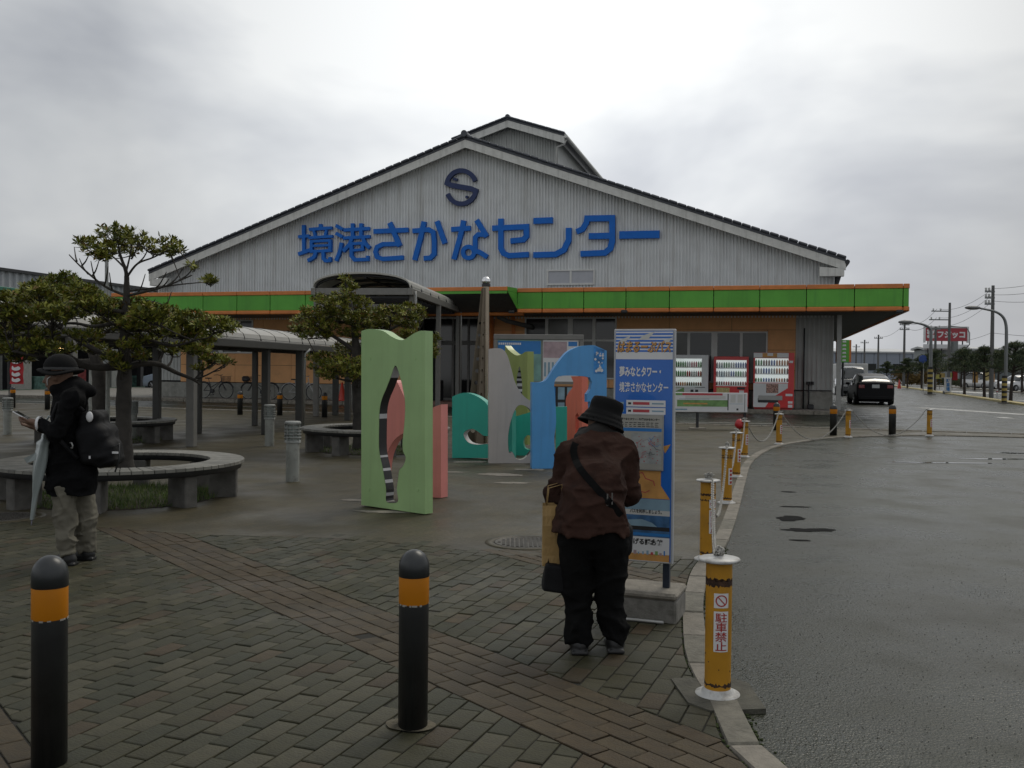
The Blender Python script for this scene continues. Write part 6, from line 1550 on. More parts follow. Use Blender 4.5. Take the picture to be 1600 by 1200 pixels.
    q.build('tail_lamp', tail_l, T)
    q = MB(); zf = S_[-1]
    for s_ in (-1, 1): q.box(L / 2 - .1, L / 2 + .01, min(s_ * zf[4] * .6, s_ * zf[4] * .95), max(s_ * zf[4] * .6, s_ * zf[4] * .95), zf[2] - .2, zf[2] - .04, b=.02)
    q.build('headlight', head_l, T)
    for xx, nm in ((xb - .006, 'number_plate'), (L / 2 + .006, 'number_plate')):
        z_ = (plate or r0[2] - .26) if xx < 0 else .42
        q = MB(); q.box(xx - .006, xx + .006, -.165, .165, z_, z_ + .165, b=.003); q.build(nm, plate_m, T)
    q = MB(); q.box(-L / 2 - .02, -L / 2 + .12, -r0[4] * .97, r0[4] * .97, r0[1] - .03, r0[1] + .14, b=.03); q.box(L / 2 - .1, L / 2 + .02, -zf[4] * .97, zf[4] * .97, zf[1] - .03, zf[1] + .16, b=.03); q.build('bumper', paint_, T)
    g_ = min(G, key=lambda a: abs(a[0] - .66)); q = MB()
    for s_ in (-1, 1): q.box(g_[0] * L - L / 2 - .07, g_[0] * L - L / 2 + .07, min(s_ * (g_[3] - .02), s_ * (g_[3] + .16)), max(s_ * (g_[3] - .02), s_ * (g_[3] + .16)), g_[1] + .02, g_[1] + .14, b=.02)
    q.build('mirror', paint_, T)
    q = MB(); q.box(-L / 2 + .15, L / 2 - .15, -r0[4] * .8, r0[4] * .8, .14, .3); q.build('underbody', darkin, T); return T
hatch = [(0, .28, 1.0, 1.0, .80), (.03, .20, 1.06, 1.14, .85), (.14, .18, .98, 1.32, .87), (.32, .17, .93, 1.45, .875), (.5, .17, .90, 1.48, .875), (.64, .17, .90, 1.38, .87), (.78, .17, .90, 1.02, .86), (.84, .18, .86, .87, .84), (.95, .2, .74, .74, .78), (1, .3, .62, .62, .68)]
box_ = [(0, .3, 1.0, 1.35, .70), (.03, .22, 1.02, 1.66, .73), (.2, .2, 1.0, 1.72, .735), (.5, .2, .98, 1.72, .735), (.66, .2, .98, 1.66, .735), (.80, .2, 1.0, 1.22, .73), (.86, .2, .95, .97, .72), (.97, .22, .84, .84, .68), (1, .3, .7, .7, .62)]
van = [(0, .35, 1.1, 1.7, .80), (.03, .28, 1.12, 1.88, .84), (.3, .25, 1.1, 1.95, .845), (.6, .25, 1.08, 1.95, .845), (.78, .25, 1.08, 1.85, .84), (.92, .25, 1.1, 1.2, .82), (.97, .3, .95, .97, .8), (1, .35, .8, .8, .76)]
pc = gp(1368, 633, -.03); cz = pc.y
hd_ang = F.rz + pi / 2 + .03
pcx = pc + Vector((math.cos(hd_ang), math.sin(hd_ang), 0)) * 2.2
car('hatchback_car', 'black hatchback parked tail-on with its bright roof, at the right corner of the hall', (pcx.x, pcx.y, -.03), hd_ang, 4.4, 1.745, hatch, mat('paint_black', (.006, .006, .007), .4, var=.03, spec=.2), plate=.80)
q = gp(1326, 619, -.03); fv = Vector((q.x, q.y, 0)) + Vector((math.cos(hd_ang), math.sin(hd_ang), 0)) * 2.2
car('minivan', 'dark minivan facing the camera beyond the black hatchback, half hidden by the hall', (fv.x + .4, fv.y, -.03), hd_ang + pi, 4.5, 1.69, van, carpaint('paint_darkgrey', (.05, .055, .055)))
q = gp(236, 609.5, -.03)
car('small_car', 'pale blue boxy small car parked by the left corner of the hall', (q.x + 1.2, q.y + .6, -.03), F.rz + pi + .12, 3.5, 1.48, box_, carpaint('paint_paleblue', (.42, .50, .60)), wr=.3)
# prefab white box behind the minivan
q0 = at(1330, 600, 66); wb_ = thing('box_truck', 'white box truck body standing behind the parked minivan', 'truck', (q0.x, q0.y, -.03), hd_ang)
q = MB(); q.box(-1, 5, -.95, .95, .9, 2.15, b=.03); q.build('cargo_box', white, wb_); q = MB(); q.box(-1.0, 6.6, -.85, .85, .45, .88, b=.03); q.box(5.1, 6.7, -.9, .9, .88, 1.9, b=.12); q.build('cab', white, wb_)
for x in (.2, 5.6):
    for s_ in (-1, 1): q = MB(); q.cyl((x, s_ * .7, .38), (x, s_ * .92, .38), .38, n=14); q.build('wheel', tyre, wb_)
# ================================================================== LEFT BUILDING (parallel to the hall's depth)
lb0 = gp(5, 612, 0); LBp = VPlane((lb0.x, lb0.y), (lb0.x + F.v.x, lb0.y + F.v.y))
LB = thing('shop_building', 'low dark-fronted shop building with pale corrugated upper wall at far left', 'building', LBp.o, LBp.rz)
zt_l = (LBp(10, 424.5)[1] + LBp(150, 443)[1]) / 2; zb_l = LBp(10, 452)[1]; zg = LBp(5, 468)[1]; print('left', zt_l, zb_l, zg)
cl2 = mat('corrugated_pale', (.36, .38, .39), .5, metal=.1, var=.08)
q = MB(); xx0, xx1 = -16, 45; ribbed(q, xx0, xx1, zb_l, lambda x: zt_l, .5, .10); q.build('upper_cladding', cl2, LB)
q = MB(); q.box(xx0, xx1, -.25, .3, zt_l, zt_l + .16); q.box(xx0, xx1, .2, 14, zt_l - .1, zt_l); q.build('roof', dark, LB)
tealf = mat('fascia_teal', (.03, .16, .11), .5, var=.1)
q = MB(); q.box(xx0, xx1, -1.2, -1.1, zg, zb_l, b=.02); q.build('fascia', tealf, LB); q = MB(); q.box(xx0, xx1, -1.09, .2, zb_l - .1, zb_l - .02); q.build('awning', soff_m, LB)
q = MB(); q.box(xx0, xx1, 5.5, 5.7, 0, zg + .3); q.box(xx0, xx1, -1.0, 5.5, zg + .2, zg + .3); q.box(xx0, xx0 + .2, 0, 5.5, 0, zg + .2); q.box(xx1 - .2, xx1, 0, 14, 0, zt_l); q.build('shop_interior', darkin, LB)
for k in range(16):
    q = MB(); x = xx0 + 1 + k * 3.8; q.box(x - .15, x + .15, -.2, .1, 0, zg + .19); q.build('column', cl2 if k % 3 == 0 else dark, LB)
for x0_, x1_ in ((0, 2.2), (9, 9.6), (20, 22)): q = MB(); q.box(x0_, x1_, .12, .3, 0, 2.5); q.build('wall_panel', mat('pale_wall', (.30, .31, .29), .7), LB)
shelfm = [mat('goods_%s' % n, c, .6, var=.5, scale=5) for n, c in (('teal', (.10, .20, .17)), ('red', (.25, .04, .04)), ('tan', (.20, .15, .09)))]
for k in range(7): q = MB(); x = 3 + k * 3.1; q.box(x, x + 1.2, .6, 1.4, 0, .8 + .4 * (k % 3), b=.04); q.build('goods_rack', shelfm[k % 3], LB)
gb = gp(50, 607); q = MB(); q.box(-8, 22, -1.5, -1.2, 0, .14); q.build('front_step', mat('step_green', (.05, .11, .07), .7), LB)
warm = mat('lamp_glow', (.9, .7, .4), .5, var=0, emit=((1, .62, .25), 6))
for px, py in ((31, 543), (95, 545)):
    p = at(px, py, 53); o = thing('pendant_lamp', 'lit warm lamp hanging in the dark shop front, ' + ('left one above the red banner' if px < 50 else 'right one behind the black hat'), 'lamp', p); q = MB(); q.sphere((0, 0, 0), .12, 10, 7); q.build('bulb', warm, o); q = MB(); q.cyl((0, 0, .1), (0, 0, .9), .015, n=5); q.lathe([(.03, .16), (.14, .05)], 10); q.build('fitting', dark, o)
# thin light pole rising behind the trees
def simple_pole(px, yb, yt, Y, r, name, lab, cat, mt=alu, r1=None):
    p = at(px, yb, Y); t = at(px, yt, Y); o = thing(name, lab, cat, (p.x, p.y, 0)); q = MB(); q.cyl((0, 0, -.03), (0, 0, t.z), r, r1 or r * .7, n=10); q.build('pole', mt, o); return o, t.z
o, zt__ = simple_pole(166, 600, 385, 36, .09, 'flood_light_pole', 'thin grey pole rising behind the crown of the large tree', 'lamp post', mat('pole_grey', (.26, .27, .26), .5, metal=.3)); q = MB(); q.box(-.25, .25, -.08, .08, zt__ - .02, zt__ + .1, b=.03); q.build('lamp_head', alu, o)
for px, yb, yt, Y in ((141, 650, 552, 24, ), (168, 690, 572, 17)): 
    o, z_ = simple_pole(px, yb, yt, Y, .045, 'sign_post', 'thin pale post left of the big trunk, ' + ('farther and shorter one' if px == 141 else 'nearer one with worn paint'), 'post', lw); q = MB(); q.sphere((0, 0, z_), .045, 8, 5); q.build('cap', lw, o)
# red banner
p = at(26, 620, 36); o = thing('banner', 'red and white vertical shop banner on a pole at far left', 'banner', (p.x, p.y, 0), .1); z0 = at(26, 600, 36).z; z1 = at(26, 556, 36).z
q = MB(); n = 14; vs = []
for k in range(n + 1):
    z = z0 + (z1 - z0) * k / n
    for x in (-.24, 0, .24): vs.append((x, .03 * math.sin(k * .9 + x * 4), z))
q.add(vs, [(3 * k + j, 3 * k + j + 1, 3 * k + j + 4, 3 * k + j + 3) for k in range(n) for j in (0, 1)], 0, True); fl = q.build('cloth', mat('banner_red', (.40, .02, .025), .7, var=.1), o)
q = MB()
for k, z in enumerate((.15, .35, .56, .8)): zz = z0 + (z1 - z0) * z; q.prism(cat_spline([(-.15, zz - .05), (.02, zz - .09), (.15, zz - .02), (.08, zz + .07), (-.06, zz + .02), (-.14, zz + .09)], 3, True), -.05, -.045)
q.build('white_print', print_white, fl); q = MB(); q.cyl((-.27, 0, 0), (-.27, 0, z1 + .1), .02, n=6); q.cyl((-.27, 0, z1 + .02), (.25, 0, z1 + .02), .012, n=5); q.build('pole', dark, o)
# ================================================================== RIGHT BACKGROUND
whm = mat('warehouse_wall', (.28, .31, .36), .6, var=.05); whr = mat('warehouse_roof', (.45, .46, .46), .5, var=.05); gw = mat('factory_wall', (.28, .30, .30), .6, var=.1); dk = mat('shed_grey', (.14, .16, .16), .7, var=.2)
Yw = 230
def bld(name, lab, x0, x1, yt, yb, Y, depth, wall, roof_h=1.2, roofm=whr, wins=None, cat='building'):
    a, b = at(x0, yb, Y), at(x1, yb, Y); zt_ = at((x0 + x1) / 2, yt, Y).z; o = thing(name, lab, cat, (a.x, a.y, -.03)); w = b.x - a.x
    q = MB(); n_ = max(4, int(w / 3)); 
    for k in range(n_): q.box(w * k / n_ + .06, w * (k + 1) / n_ - .06, -.05, .2, 0, zt_)
    q.box(0, w, .21, depth, 0, zt_); q.build('wall', wall, o)
    q = MB(); q.prism([(0 - .4, 0), (depth / 2, roof_h), (depth + .4, 0), (depth + .4, .35), (depth / 2, roof_h + .35), (-.4, .35)], -.5, w + .5, fn=lambda v: (v[1], v[0], zt_ + v[2])); fixn(q.build('roof', roofm, o))
    q = MB()
    for k in range(max(2, int(w / 8))): x = 2 + k * 8; q.box(x, x + 4, -.12, -.051, zt_ * .35, zt_ * .6)
    q.build('windows', glass_d, o); return o
bld('warehouse', 'long pale blue warehouse far behind the dark hatchback', 1225, 1445, 551, 596, Yw, 40, whm)
bld('factory_building', 'long pale factory with grey walls behind the roadside pines, carrying the red billboard', 1446, 1900, 549, 600, 170, 5, gw, .35)
bld('grey_shed', 'dark grey shed behind the parked white cars at right', 1556, 1800, 567, 600, 120, 5, dk, .3, dk)
bld('white_kiosk', 'small white building between the pines at the right edge', 1588, 1680, 547, 590, 140, 4, white, .3, white)
# billboard
Yb = 168; a, b = at(1446, 536, Yb), at(1511, 536, Yb); zt_ = at(1480, 512.5, Yb).z; z0 = at(1480, 533, Yb).z; w = b.x - a.x
BB = thing('billboard', 'red rooftop billboard with white katakana lettering and emblem', 'billboard', (a.x, a.y, 0)); bred = mat('billboard_red', (.36, .04, .055), .5, var=.05)
q = MB(); q.box(0, w, 0, .3, z0, zt_); q.build('panel', bred, BB); q = MB(); e = .28
q.box(-e, w + e, -.05, .31, zt_ + .001, zt_ + e); q.box(-e, w + e, -.05, .31, z0 - e - 1.0, z0 - e - .3); q.box(-e, -.001, -.05, .31, z0 - e, zt_); q.box(w + .001, w + e, -.05, .31, z0 - e, zt_); q.build('frame', print_white, BB)
text('フジッコ', BB, print_white, w * .29, -.02, z0 + (zt_ - z0) * .22, w * .66, (zt_ - z0) * .56, bold=.05, name='lettering')
q = MB(); H_ = zt_ - z0
for i, (cx, cz, r) in enumerate(((.07, .62, .10), (.07, .34, .10), (.16, .66, .11), (.17, .34, .12), (.215, .78, .07), (.05, .80, .06))): q.prism([(w * cx + r * H_ * 1.25 * math.cos(t), z0 + H_ * cz + r * H_ * 1.25 * math.sin(t)) for t in [2 * pi * k / 10 for k in range(10)]], -.03 - i * .004, -.001)
fixn(q.build('emblem', print_white, BB)); q = MB()
for k in range(6): x = w * (k + .5) / 6; q.cyl((x, .4, z0 - 3.5), (x, .4, z0), .12, n=6)
q.build('support', dark, BB)
# far ground: hedge, verge, lot
strip('verge_kerb', gp(1395, 603.5, -.03), gp(1700, 650, -.03), .5, .08, paint_y, .12)
strip('far_kerb', gp(1405, 599), gp(1700, 623), .8, .08, conc_l, .12)
strip('far_kerb', gp(1330, 602), gp(1412, 605), .4, .06, conc_l, .1)
hed = MB(); p0, p1 = gp(1400, 602), gp(1462, 603); rr = random.Random(2); hm = mat('dry_hedge', (.13, .085, .022), .8, var=.4, scale=3)
HP = []
for k in range(2600):
    t = rr.random(); p = p0.lerp(p1, t); HP.append((p.x + rr.uniform(-.6, .6), p.y + rr.uniform(-1, 1), rr.random() ** .6 * (1.5 + .5 * math.sin(t * 9))))
q = MB()
for x, y, z in HP: s_ = .22; a = rr.random() * 3; b = rr.random() * 3; q.add([(x, y, z), (x + s_ * math.cos(a), y + s_ * math.sin(a), z + s_ * .4), (x + s_ * math.cos(b) * .4, y, z + s_)], [(0, 1, 2)])
tag(q.build('hedge', hm), 'low rust-coloured dry hedge between the warehouse and the road', 'hedge')
q = MB(); rr = random.Random(8)
for k in range(3500):
    t = rr.random(); p = gp(1470, 603).lerp(gp(1640, 609), t); x, y, z = p.x + rr.uniform(-.5, .5), p.y + rr.uniform(-1.5, 1.5), rr.random() ** .7 * .8; s_ = .2; a = rr.random() * 3; q.add([(x, y, z), (x + s_ * math.cos(a), y + s_ * math.sin(a), z + s_ * .4), (x + s_ * .2, y, z + s_)], [(0, 1, 2)])
tag(q.build('hedge', mat('green_hedge', (.05, .06, .025), .8, var=.4)), 'low dull green hedge line in front of the parked white cars', 'hedge')
# roadside pines: own crowns of needle clumps
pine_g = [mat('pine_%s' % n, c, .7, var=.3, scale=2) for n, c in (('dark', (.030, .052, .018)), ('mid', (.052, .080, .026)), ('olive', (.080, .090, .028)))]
pbark = mat('pine_bark', (.045, .035, .028), .9, var=.3, bump=.8)
def pine(px, yb, yt, lab, seed, spread=1.0, lean=0.0):
    p = gp(px, yb, -.03); Y = p.y; r = random.Random(seed); H = at(px, yt, Y).z; T = thing('pine_tree', lab, 'tree', (p.x, p.y, 0), 0, 'clipped pines along the road'); k_ = H / 3.2
    P = [(0, 0, -.05), (lean * .3, .05, H * .3), (lean * .6 + r.uniform(-.1, .1), 0, H * .6), (lean, .05, H * .9)]; Q = cat_spline(P, 5); q = MB(); q.tube(Q, [.11 * k_ * (1 - .65 * i / len(Q)) for i in range(len(Q))], 8); q.build('trunk', pbark, T)
    pads = []; nP = 13; spread *= 1.25
    for k in range(nP):
        a = k * 2.4 + r.random(); h = H * (.52 + .44 * k / nP); R_ = spread * k_ * (1.05 - .75 * (k / nP)) ; pads.append((math.cos(a) * R_ * .75 + lean * h / H, math.sin(a) * R_ * .75, h + r.uniform(-.1, .1), R_ * r.uniform(.5, .7) + .15))
    pads.append((lean, 0, H * .95, .4 * k_))
    q = MB()
    for x, y, z, R_ in pads: q.tube([(lean * .6, 0, z - .35 * k_), ((x + lean) * .5, y * .5, z - .15), (x, y, z - .05)], [.04 * k_, .03 * k_, .015], 5)
    q.build('branches', pbark, T); q = MB()
    for x, y, z, R_ in pads:
        for j in range(120):
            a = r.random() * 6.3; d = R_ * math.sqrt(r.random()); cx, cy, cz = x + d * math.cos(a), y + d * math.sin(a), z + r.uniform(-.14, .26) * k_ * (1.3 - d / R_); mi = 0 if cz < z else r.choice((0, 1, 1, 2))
            for i in range(4): t = r.random() * 6.3; e = r.uniform(.5, 1.3); l = .12; q.add([(cx - .02, cy, cz), (cx + .02, cy + .02, cz), (cx + l * math.cos(t), cy + l * math.sin(t), cz + l * e)], [(0, 1, 2)], mi)
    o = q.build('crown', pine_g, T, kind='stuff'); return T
PN = [(1418, 607, 561, 'bushy clipped pine right of the warehouse gap', .9), (1386, 603, 566, 'low dark pine just behind the black hatchback roof', 1.0), (1460, 612, 548, 'pine directly beside the farther street lamp post', 1.0), (1507, 617, 545, 'slim pine right of the white roadside sign', .95),
      (1538, 621, 543, 'straight pine between the white sign and the striped lamp base', 1.0), (1579, 627, 536, 'leaning pine just right of the nearer striped lamp base', 1.0), (1502, 607, 553, 'farther pine behind the slim one, right of the utility pole', 1.1), (1523, 610, 556, 'smaller far pine beside the parked white car', 1.0), (1597, 615, 548, 'rightmost pine, cut by the picture edge', 1.2), (1620, 632, 536, 'pine just outside the right edge', 1.1), (1560, 612, 548, 'far pine behind the nearer street lamp', 1.0), (1440, 608, 556, 'small dark pine left of the striped far lamp base', .8)]
for i, (px, yb, yt, lab, sp) in enumerate(PN):
    if px < 1600: pine(px, yb, yt, lab, i, sp, (.25 if px == 1579 else 0))
# street lamps
gal = mat('galvanised_pole', (.20, .21, .21), .5, metal=.4, var=.08); stb = mat('stripe_black', (.02, .02, .02), .6); sty = mat('stripe_yellow', (.40, .30, .08), .5)
def street_lamp(px, yb, arm, lab):
    p = gp(px, yb, -.03); Y = p.y; o = thing('street_lamp', lab, 'street lamp', (p.x, p.y, 0), 0, 'street lamps along the road'); W_ = lambda a, b: at(a, b, Y) - Vector((p.x, p.y, 0))
    q = MB(); P = [W_(px, yb)] + [W_(a, b) for a, b in arm]; P = [tuple(v) for v in P]; Q = [P[0]] + cat_spline(P[1:], 5); n_ = len(Q); r0 = .085 * Y / 47
    q.tube(Q, [r0 * (1 - .5 * i / n_) for i in range(n_)], 10); q.build('pole', gal, o)
    e = Vector(P[-1]); q = MB(); q.sphere((e.x - .25 * Y / 47, 0 + e.y, e.z), .17 * Y / 47, 10, 6, sc=(2.4, 1, .6)); q.build('lamp_head', mat('lamp_housing', (.16, .16, .16), .5), o)
    zs = 1.35 * Y / 47 * (630 - 585) / 45; k = 0; z = 0
    while z < zs: q = MB(); q.cyl((0, 0, z), (0, 0, z + zs / 11), r0 * 1.45, n=12); q.build('warning_stripe', sty if k % 2 else stb, o); z += zs / 11; k += 1
    q = MB(); q.box(-r0 * 2.5, r0 * 2.5, -r0 * 2.5, r0 * 2.5, -.05, .04); q.build('base', conc, o)
street_lamp(1569, 631, [(1571, 600), (1572.5, 530), (1571.5, 506), (1566, 494), (1555, 487), (1541, 483.5), (1528, 481)], 'nearer curved street lamp with striped black and yellow base at right')
street_lamp(1453, 617, [(1454, 590), (1454.5, 525), (1453.5, 514), (1446, 508.5), (1436, 505.5), (1424, 503.5)], 'farther curved street lamp with striped base, left of the billboard')
# utility poles with crossarms
def util_pole(px, yt, Y, arms, lab, r=.16, transformer=False):
    p = at(px, 600, Y); H = at(px, yt, Y).z; o = thing('utility_pole', lab, 'utility pole', (p.x, p.y, 0), 0, 'utility poles along the road'); q = MB(); q.cyl((0, 0, -.03), (0, 0, H), r, r * .65, n=10); q.build('pole', mat('concrete_pole', (.13, .13, .125), .8, var=.1), o)
    for z, l, s_ in arms:
        q = MB(); q.box(-l if s_ <= 0 else -.1, l if s_ >= 0 else .1, -.06, .06, H - z - .05, H - z + .05); q.build('crossarm', gal, o)
        q = MB()
        for x in (-.9, -.5, .5, .9):
            x *= l
            if s_ < 0 and x > 0 or s_ > 0 and x < 0: continue
            q.lathe([(.05, H - z + .05), (.09, H - z + .1), (.05, H - z + .16), (.09, H - z + .22), (.001, H - z + .28)], 8, c=(x, 0, 0))
        q.build('insulator', white, o)
    if transformer:
        q = MB(); q.cyl((.5, 0, H - 4.6), (.5, 0, H - 3.6), .32, n=12); q.box(-.1, .5, -.1, .1, H - 4.2, H - 4.1); q.build('transformer', gal, o); q = MB(); q.tube([(.1, 0, H - 2.2), (1.6, 0, H - 2.3), (1.9, 0, H - 2.8), (1.9, 0, H - 3.9), (1.7, 0, H - 4.1)], .05, 5); q.build('bracket', gal, o)
    return o, Vector((p.x, p.y, H))
ups = [(1549, 446, 62, [(.4, .5, -1), (.8, .5, -1), (1.2, .5, -1)], 'tallest utility pole, standing right of the billboard', False), (1482, 473, 90, [(.8, 1.7, -1), (1.6, 1.9, -1), (2.4, 1.9, -1)], 'utility pole with three crossarms and a transformer in front of the billboard', True), (1460.5, 510, 100, [(.3, .5, 0)], 'short thin utility pole crossing the left end of the billboard', False),
       (1412, 500, 120, [(.6, .6, 0), (1.2, .6, 0)], 'utility pole left of the farther street lamp', False), (1371.5, 523, 160, [(.6, .7, 0)], 'utility pole rising above the roof of the black hatchback', False), (1350, 531, 190, [(.6, .8, 0)], 'small far utility pole near the hall corner', False), (1337, 538, 215, [(.6, .8, 0)], 'farthest and smallest utility pole beside the hall soffit', False)]
tops = [util_pole(a, b, c, d, e, r=.11 + c * .0006, transformer=f)[1] for a, b, c, d, e, f in ups]
wire = mat('wire', (.09, .09, .095), .7, var=0)
def wireline(a, b, sag, lab, r=.012):
    a, b = Vector(a), Vector(b); P = [a.lerp(b, t) - Vector((0, 0, sag * 4 * t * (1 - t))) for t in [k / 14 for k in range(15)]]; q = MB(); q.tube([p - a for p in P], r, 4, caps=False); tag(q.build('power_line', wire, loc=a), lab, 'power line', 'power lines over the road')
out_ = [at(1760, 395, 45), at(1760, 415, 45), at(1760, 440, 45)]
for k in range(3): wireline(tops[0] - Vector((0, 0, .4 * k + .2)), out_[k], .4, ('upper', 'middle', 'lower')[k] + ' power line from the tallest utility pole to the right edge of the picture')
for k in range(3): wireline(tops[0] - Vector((0, 0, .4 * k + .2)), tops[1] - Vector((1, 0, .8 * k + .6)), .5, ('upper', 'middle', 'lower')[k] + ' power line between the tallest pole and the transformer pole', .014)
for k in range(2): wireline(tops[1] - Vector((1.2, 0, .8 * k + .6)), tops[3] - Vector((0, 0, .6 * k + .2)), .8, ('upper', 'lower')[k] + ' power line between the transformer pole and the pole left of the street lamp', .02)
wireline(tops[3] - Vector((0, 0, .5)), tops[4] - Vector((0, 0, .3)), .6, 'power line between the two poles above the black hatchback', .022)
wireline(at(1500, 533, 80), at(1549, 520, 62), .1, 'thin cable rising from the billboard towards the tallest pole'); wireline(at(1549, 520, 62), at(1760, 524, 55), .2, 'thin level cable leaving the tallest pole to the right')
# signs and banners at right
p = gp(1481, 616, -.03); Y = p.y; a, b = at(1476, 613, Y), at(1487, 590, Y); o = thing('roadside_sign', 'white upright roadside sign with dark blue characters beside the pines', 'sign', (p.x, p.y, 0)); w = b.x - a.x
q = MB(); q.box(-w / 2, w / 2, 0, .08, a.z, b.z, b=.01); fc = q.build('board', print_white, o); text('駐車場', fc, pb_, -w * .28, -.01, a.z + (b.z - a.z) * .08, w * .56, (b.z - a.z) * .84, bold=.03, vertical=True); q = MB(); q.box(-w / 2, w / 2, .1, .3, 0, a.z + .1); q.build('stand', dark, o)
p = gp(1456.5, 612, -.03); o = thing('marker_post', 'short pale post behind the farther striped lamp base', 'post', (p.x, p.y, 0)); q = MB(); q.cyl((0, 0, 0), (0, 0, 1.6), .12, n=10); q.build('post', white, o); q = MB(); q.box(-.15, .15, -.15, .15, 0, .1); q.build('base', white, o)
p = gp(1558, 622, -.03); o = thing('marker_post', 'short white marker post left of the nearer striped lamp base', 'post', (p.x, p.y, 0)); q = MB(); q.cyl((0, 0, 0), (0, 0, .55), .05, n=10); q.build('post', white, o); q = MB(); q.lathe([(.055, .35), (.055, .42)], 10); q.build('reflector', bred, o)
p = gp(1549.5, 607, -.03); Y = p.y; o = thing('shop_sign', 'plain pale sign board on a post between the pines at right', 'sign', (p.x, p.y, 0)); a, b = at(1553, 565, Y), at(1568, 555, Y); q = MB(); q.box(a.x - p.x, b.x - p.x, 0, .2, a.z, b.z, b=.02); q.build('board', psk, o); q = MB(); q.cyl((0, .1, 0), (0, .1, b.z), .08, n=8); q.cyl((0, .1, b.z - .1), (b.x - p.x, .1, b.z - .1), .05, n=6); q.build('post', alu, o)
p = gp(1452, 612, -.03); o = thing('road_sign', 'round blue road sign half covered by pine branches beside the far lamp', 'sign', (p.x - .5, p.y, 0)); z_ = at(1446, 561, p.y).z; q = MB(); q.cyl((-.1, -.05, z_), (-.1, 0, z_), .34, n=20); q.build('disc', mat('sign_blue', (.02, .06, .25), .4), o); q = MB(); q.cyl((0, .05, 0), (0, .05, z_), .04, n=8); q.build('post', alu, o)
ban = [(1466, 585, 592, (.42, .38, .10), 'yellow'), (1472.5, 583, 590, (.42, .30, .10), 'orange-yellow'), (1485, 582, 590, (.40, .38, .12), 'pale yellow'), (1492, 580, 594, (.50, .12, .08), 'red'), (1524, 579, 598, (.52, .30, .10), 'cream and orange'), (1541, 576, 595, (.50, .40, .16), 'tall yellowish'), (1550, 575, 597, (.50, .26, .10), 'orange')]
for px, yt, yb, c, nm in ban:
    Y = 92; p = at(px, yb, Y); z1 = at(px, yt, Y).z; z0 = max(.3, at(px, yb, Y).z); o = thing('banner', nm + ' upright banner among the pines at right, ' + ('left of the white sign' if px < 1480 else 'near the parked white cars' if px > 1500 else 'just right of the white sign'), 'banner', (p.x, Y, 0))
    q = MB(); q.box(-.25, .25, -.01, .01, z0, z1); q.build('cloth', mat('banner_' + nm.replace(' ', '_').replace('-', '_'), c, .7, var=.4, scale=3), o); q = MB(); q.cyl((-.27, 0, 0), (-.27, 0, z1 + .05), .02, n=5); q.build('pole', dark, o)
car('parked_car', 'white parked car facing out behind the pines, left one of the white cars', at(1533, 600, 100).xy.to_3d() + Vector((0, 0, -.03)), pi / 2 + pi + .2, 4.2, 1.69, box_, carpaint('paint_white', (.62, .62, .62)), group='white cars parked at right')
car('parked_car', 'white parked car at the right picture edge behind the striped post', at(1592, 602, 88).xy.to_3d() + Vector((0, 0, -.03)), pi + .35, 4.3, 1.69, hatch, carpaint('paint_white', (.62, .62, .62)), group='white cars parked at right')
# green banner sign at the hall corner
p = at(1318, 600, 60); o = thing('vertical_sign', 'green and orange vertical shop sign beyond the right corner of the hall', 'sign', (p.x, p.y, 0), .2); z0, z1 = at(1318, 566, 60).z, at(1318, 531, 60).z
q = MB(); q.box(-.35, .35, 0, .1, z0, z1); q.build('panel', green_m, o); q = MB(); q.box(-.5, -.351, .002, .098, z0, z1); q.box(.351, .5, .002, .098, z0, z1); q.build('side_strip', orange_m, o); q = MB(); q.cyl((0, .12, 0), (0, .12, z1), .07, n=8); q.build('post', dark, o)
q = MB()
for k in range(6): zz = z0 + (z1 - z0) * (k + .3) / 6; q.add([(-.12, -.005, zz), (.15, -.005, zz), (.12, -.005, zz + .12), (-.1, -.005, zz + .1)], [(0, 1, 2, 3)])
q.build('white_print', print_white, o)
# distant tree line
q = MB(); rr = random.Random(12)
# ================================================================== PEOPLE
coatm = mat('coat_black', (.0045, .0045, .005), .95, spec=.15, var=.25, scale=12, bump=.5, bscale=180)
khaki = mat('trousers_khaki', (.135, .125, .095), .85, var=.15, scale=8, bump=.2, bscale=400)
shoem = mat('shoe_black', (.012, .012, .012), .5, var=.2)
skin = mat('skin', (.15, .085, .055), .65, var=.08)
hatm = mat('hat_black', (.008, .008, .008), .9, spec=.2, var=.2, bump=.3, bscale=300)
bpm = mat('backpack_black', (.006, .006, .007), .7, spec=.25, var=.3, scale=14, bump=.25, bscale=200)
PZ = 7.06; pf = gp(112, 879); Pm = thing('person', 'man in black hat and dark coat with khaki trousers, looking down at a phone', 'person', (pf.x, pf.y, 0))
def L(px, py, y=0):
    """sight-line point at person depth + y, in local coordinates"""
    p = at(px, py, pf.y + y); return (p.x - pf.x, y, p.z)
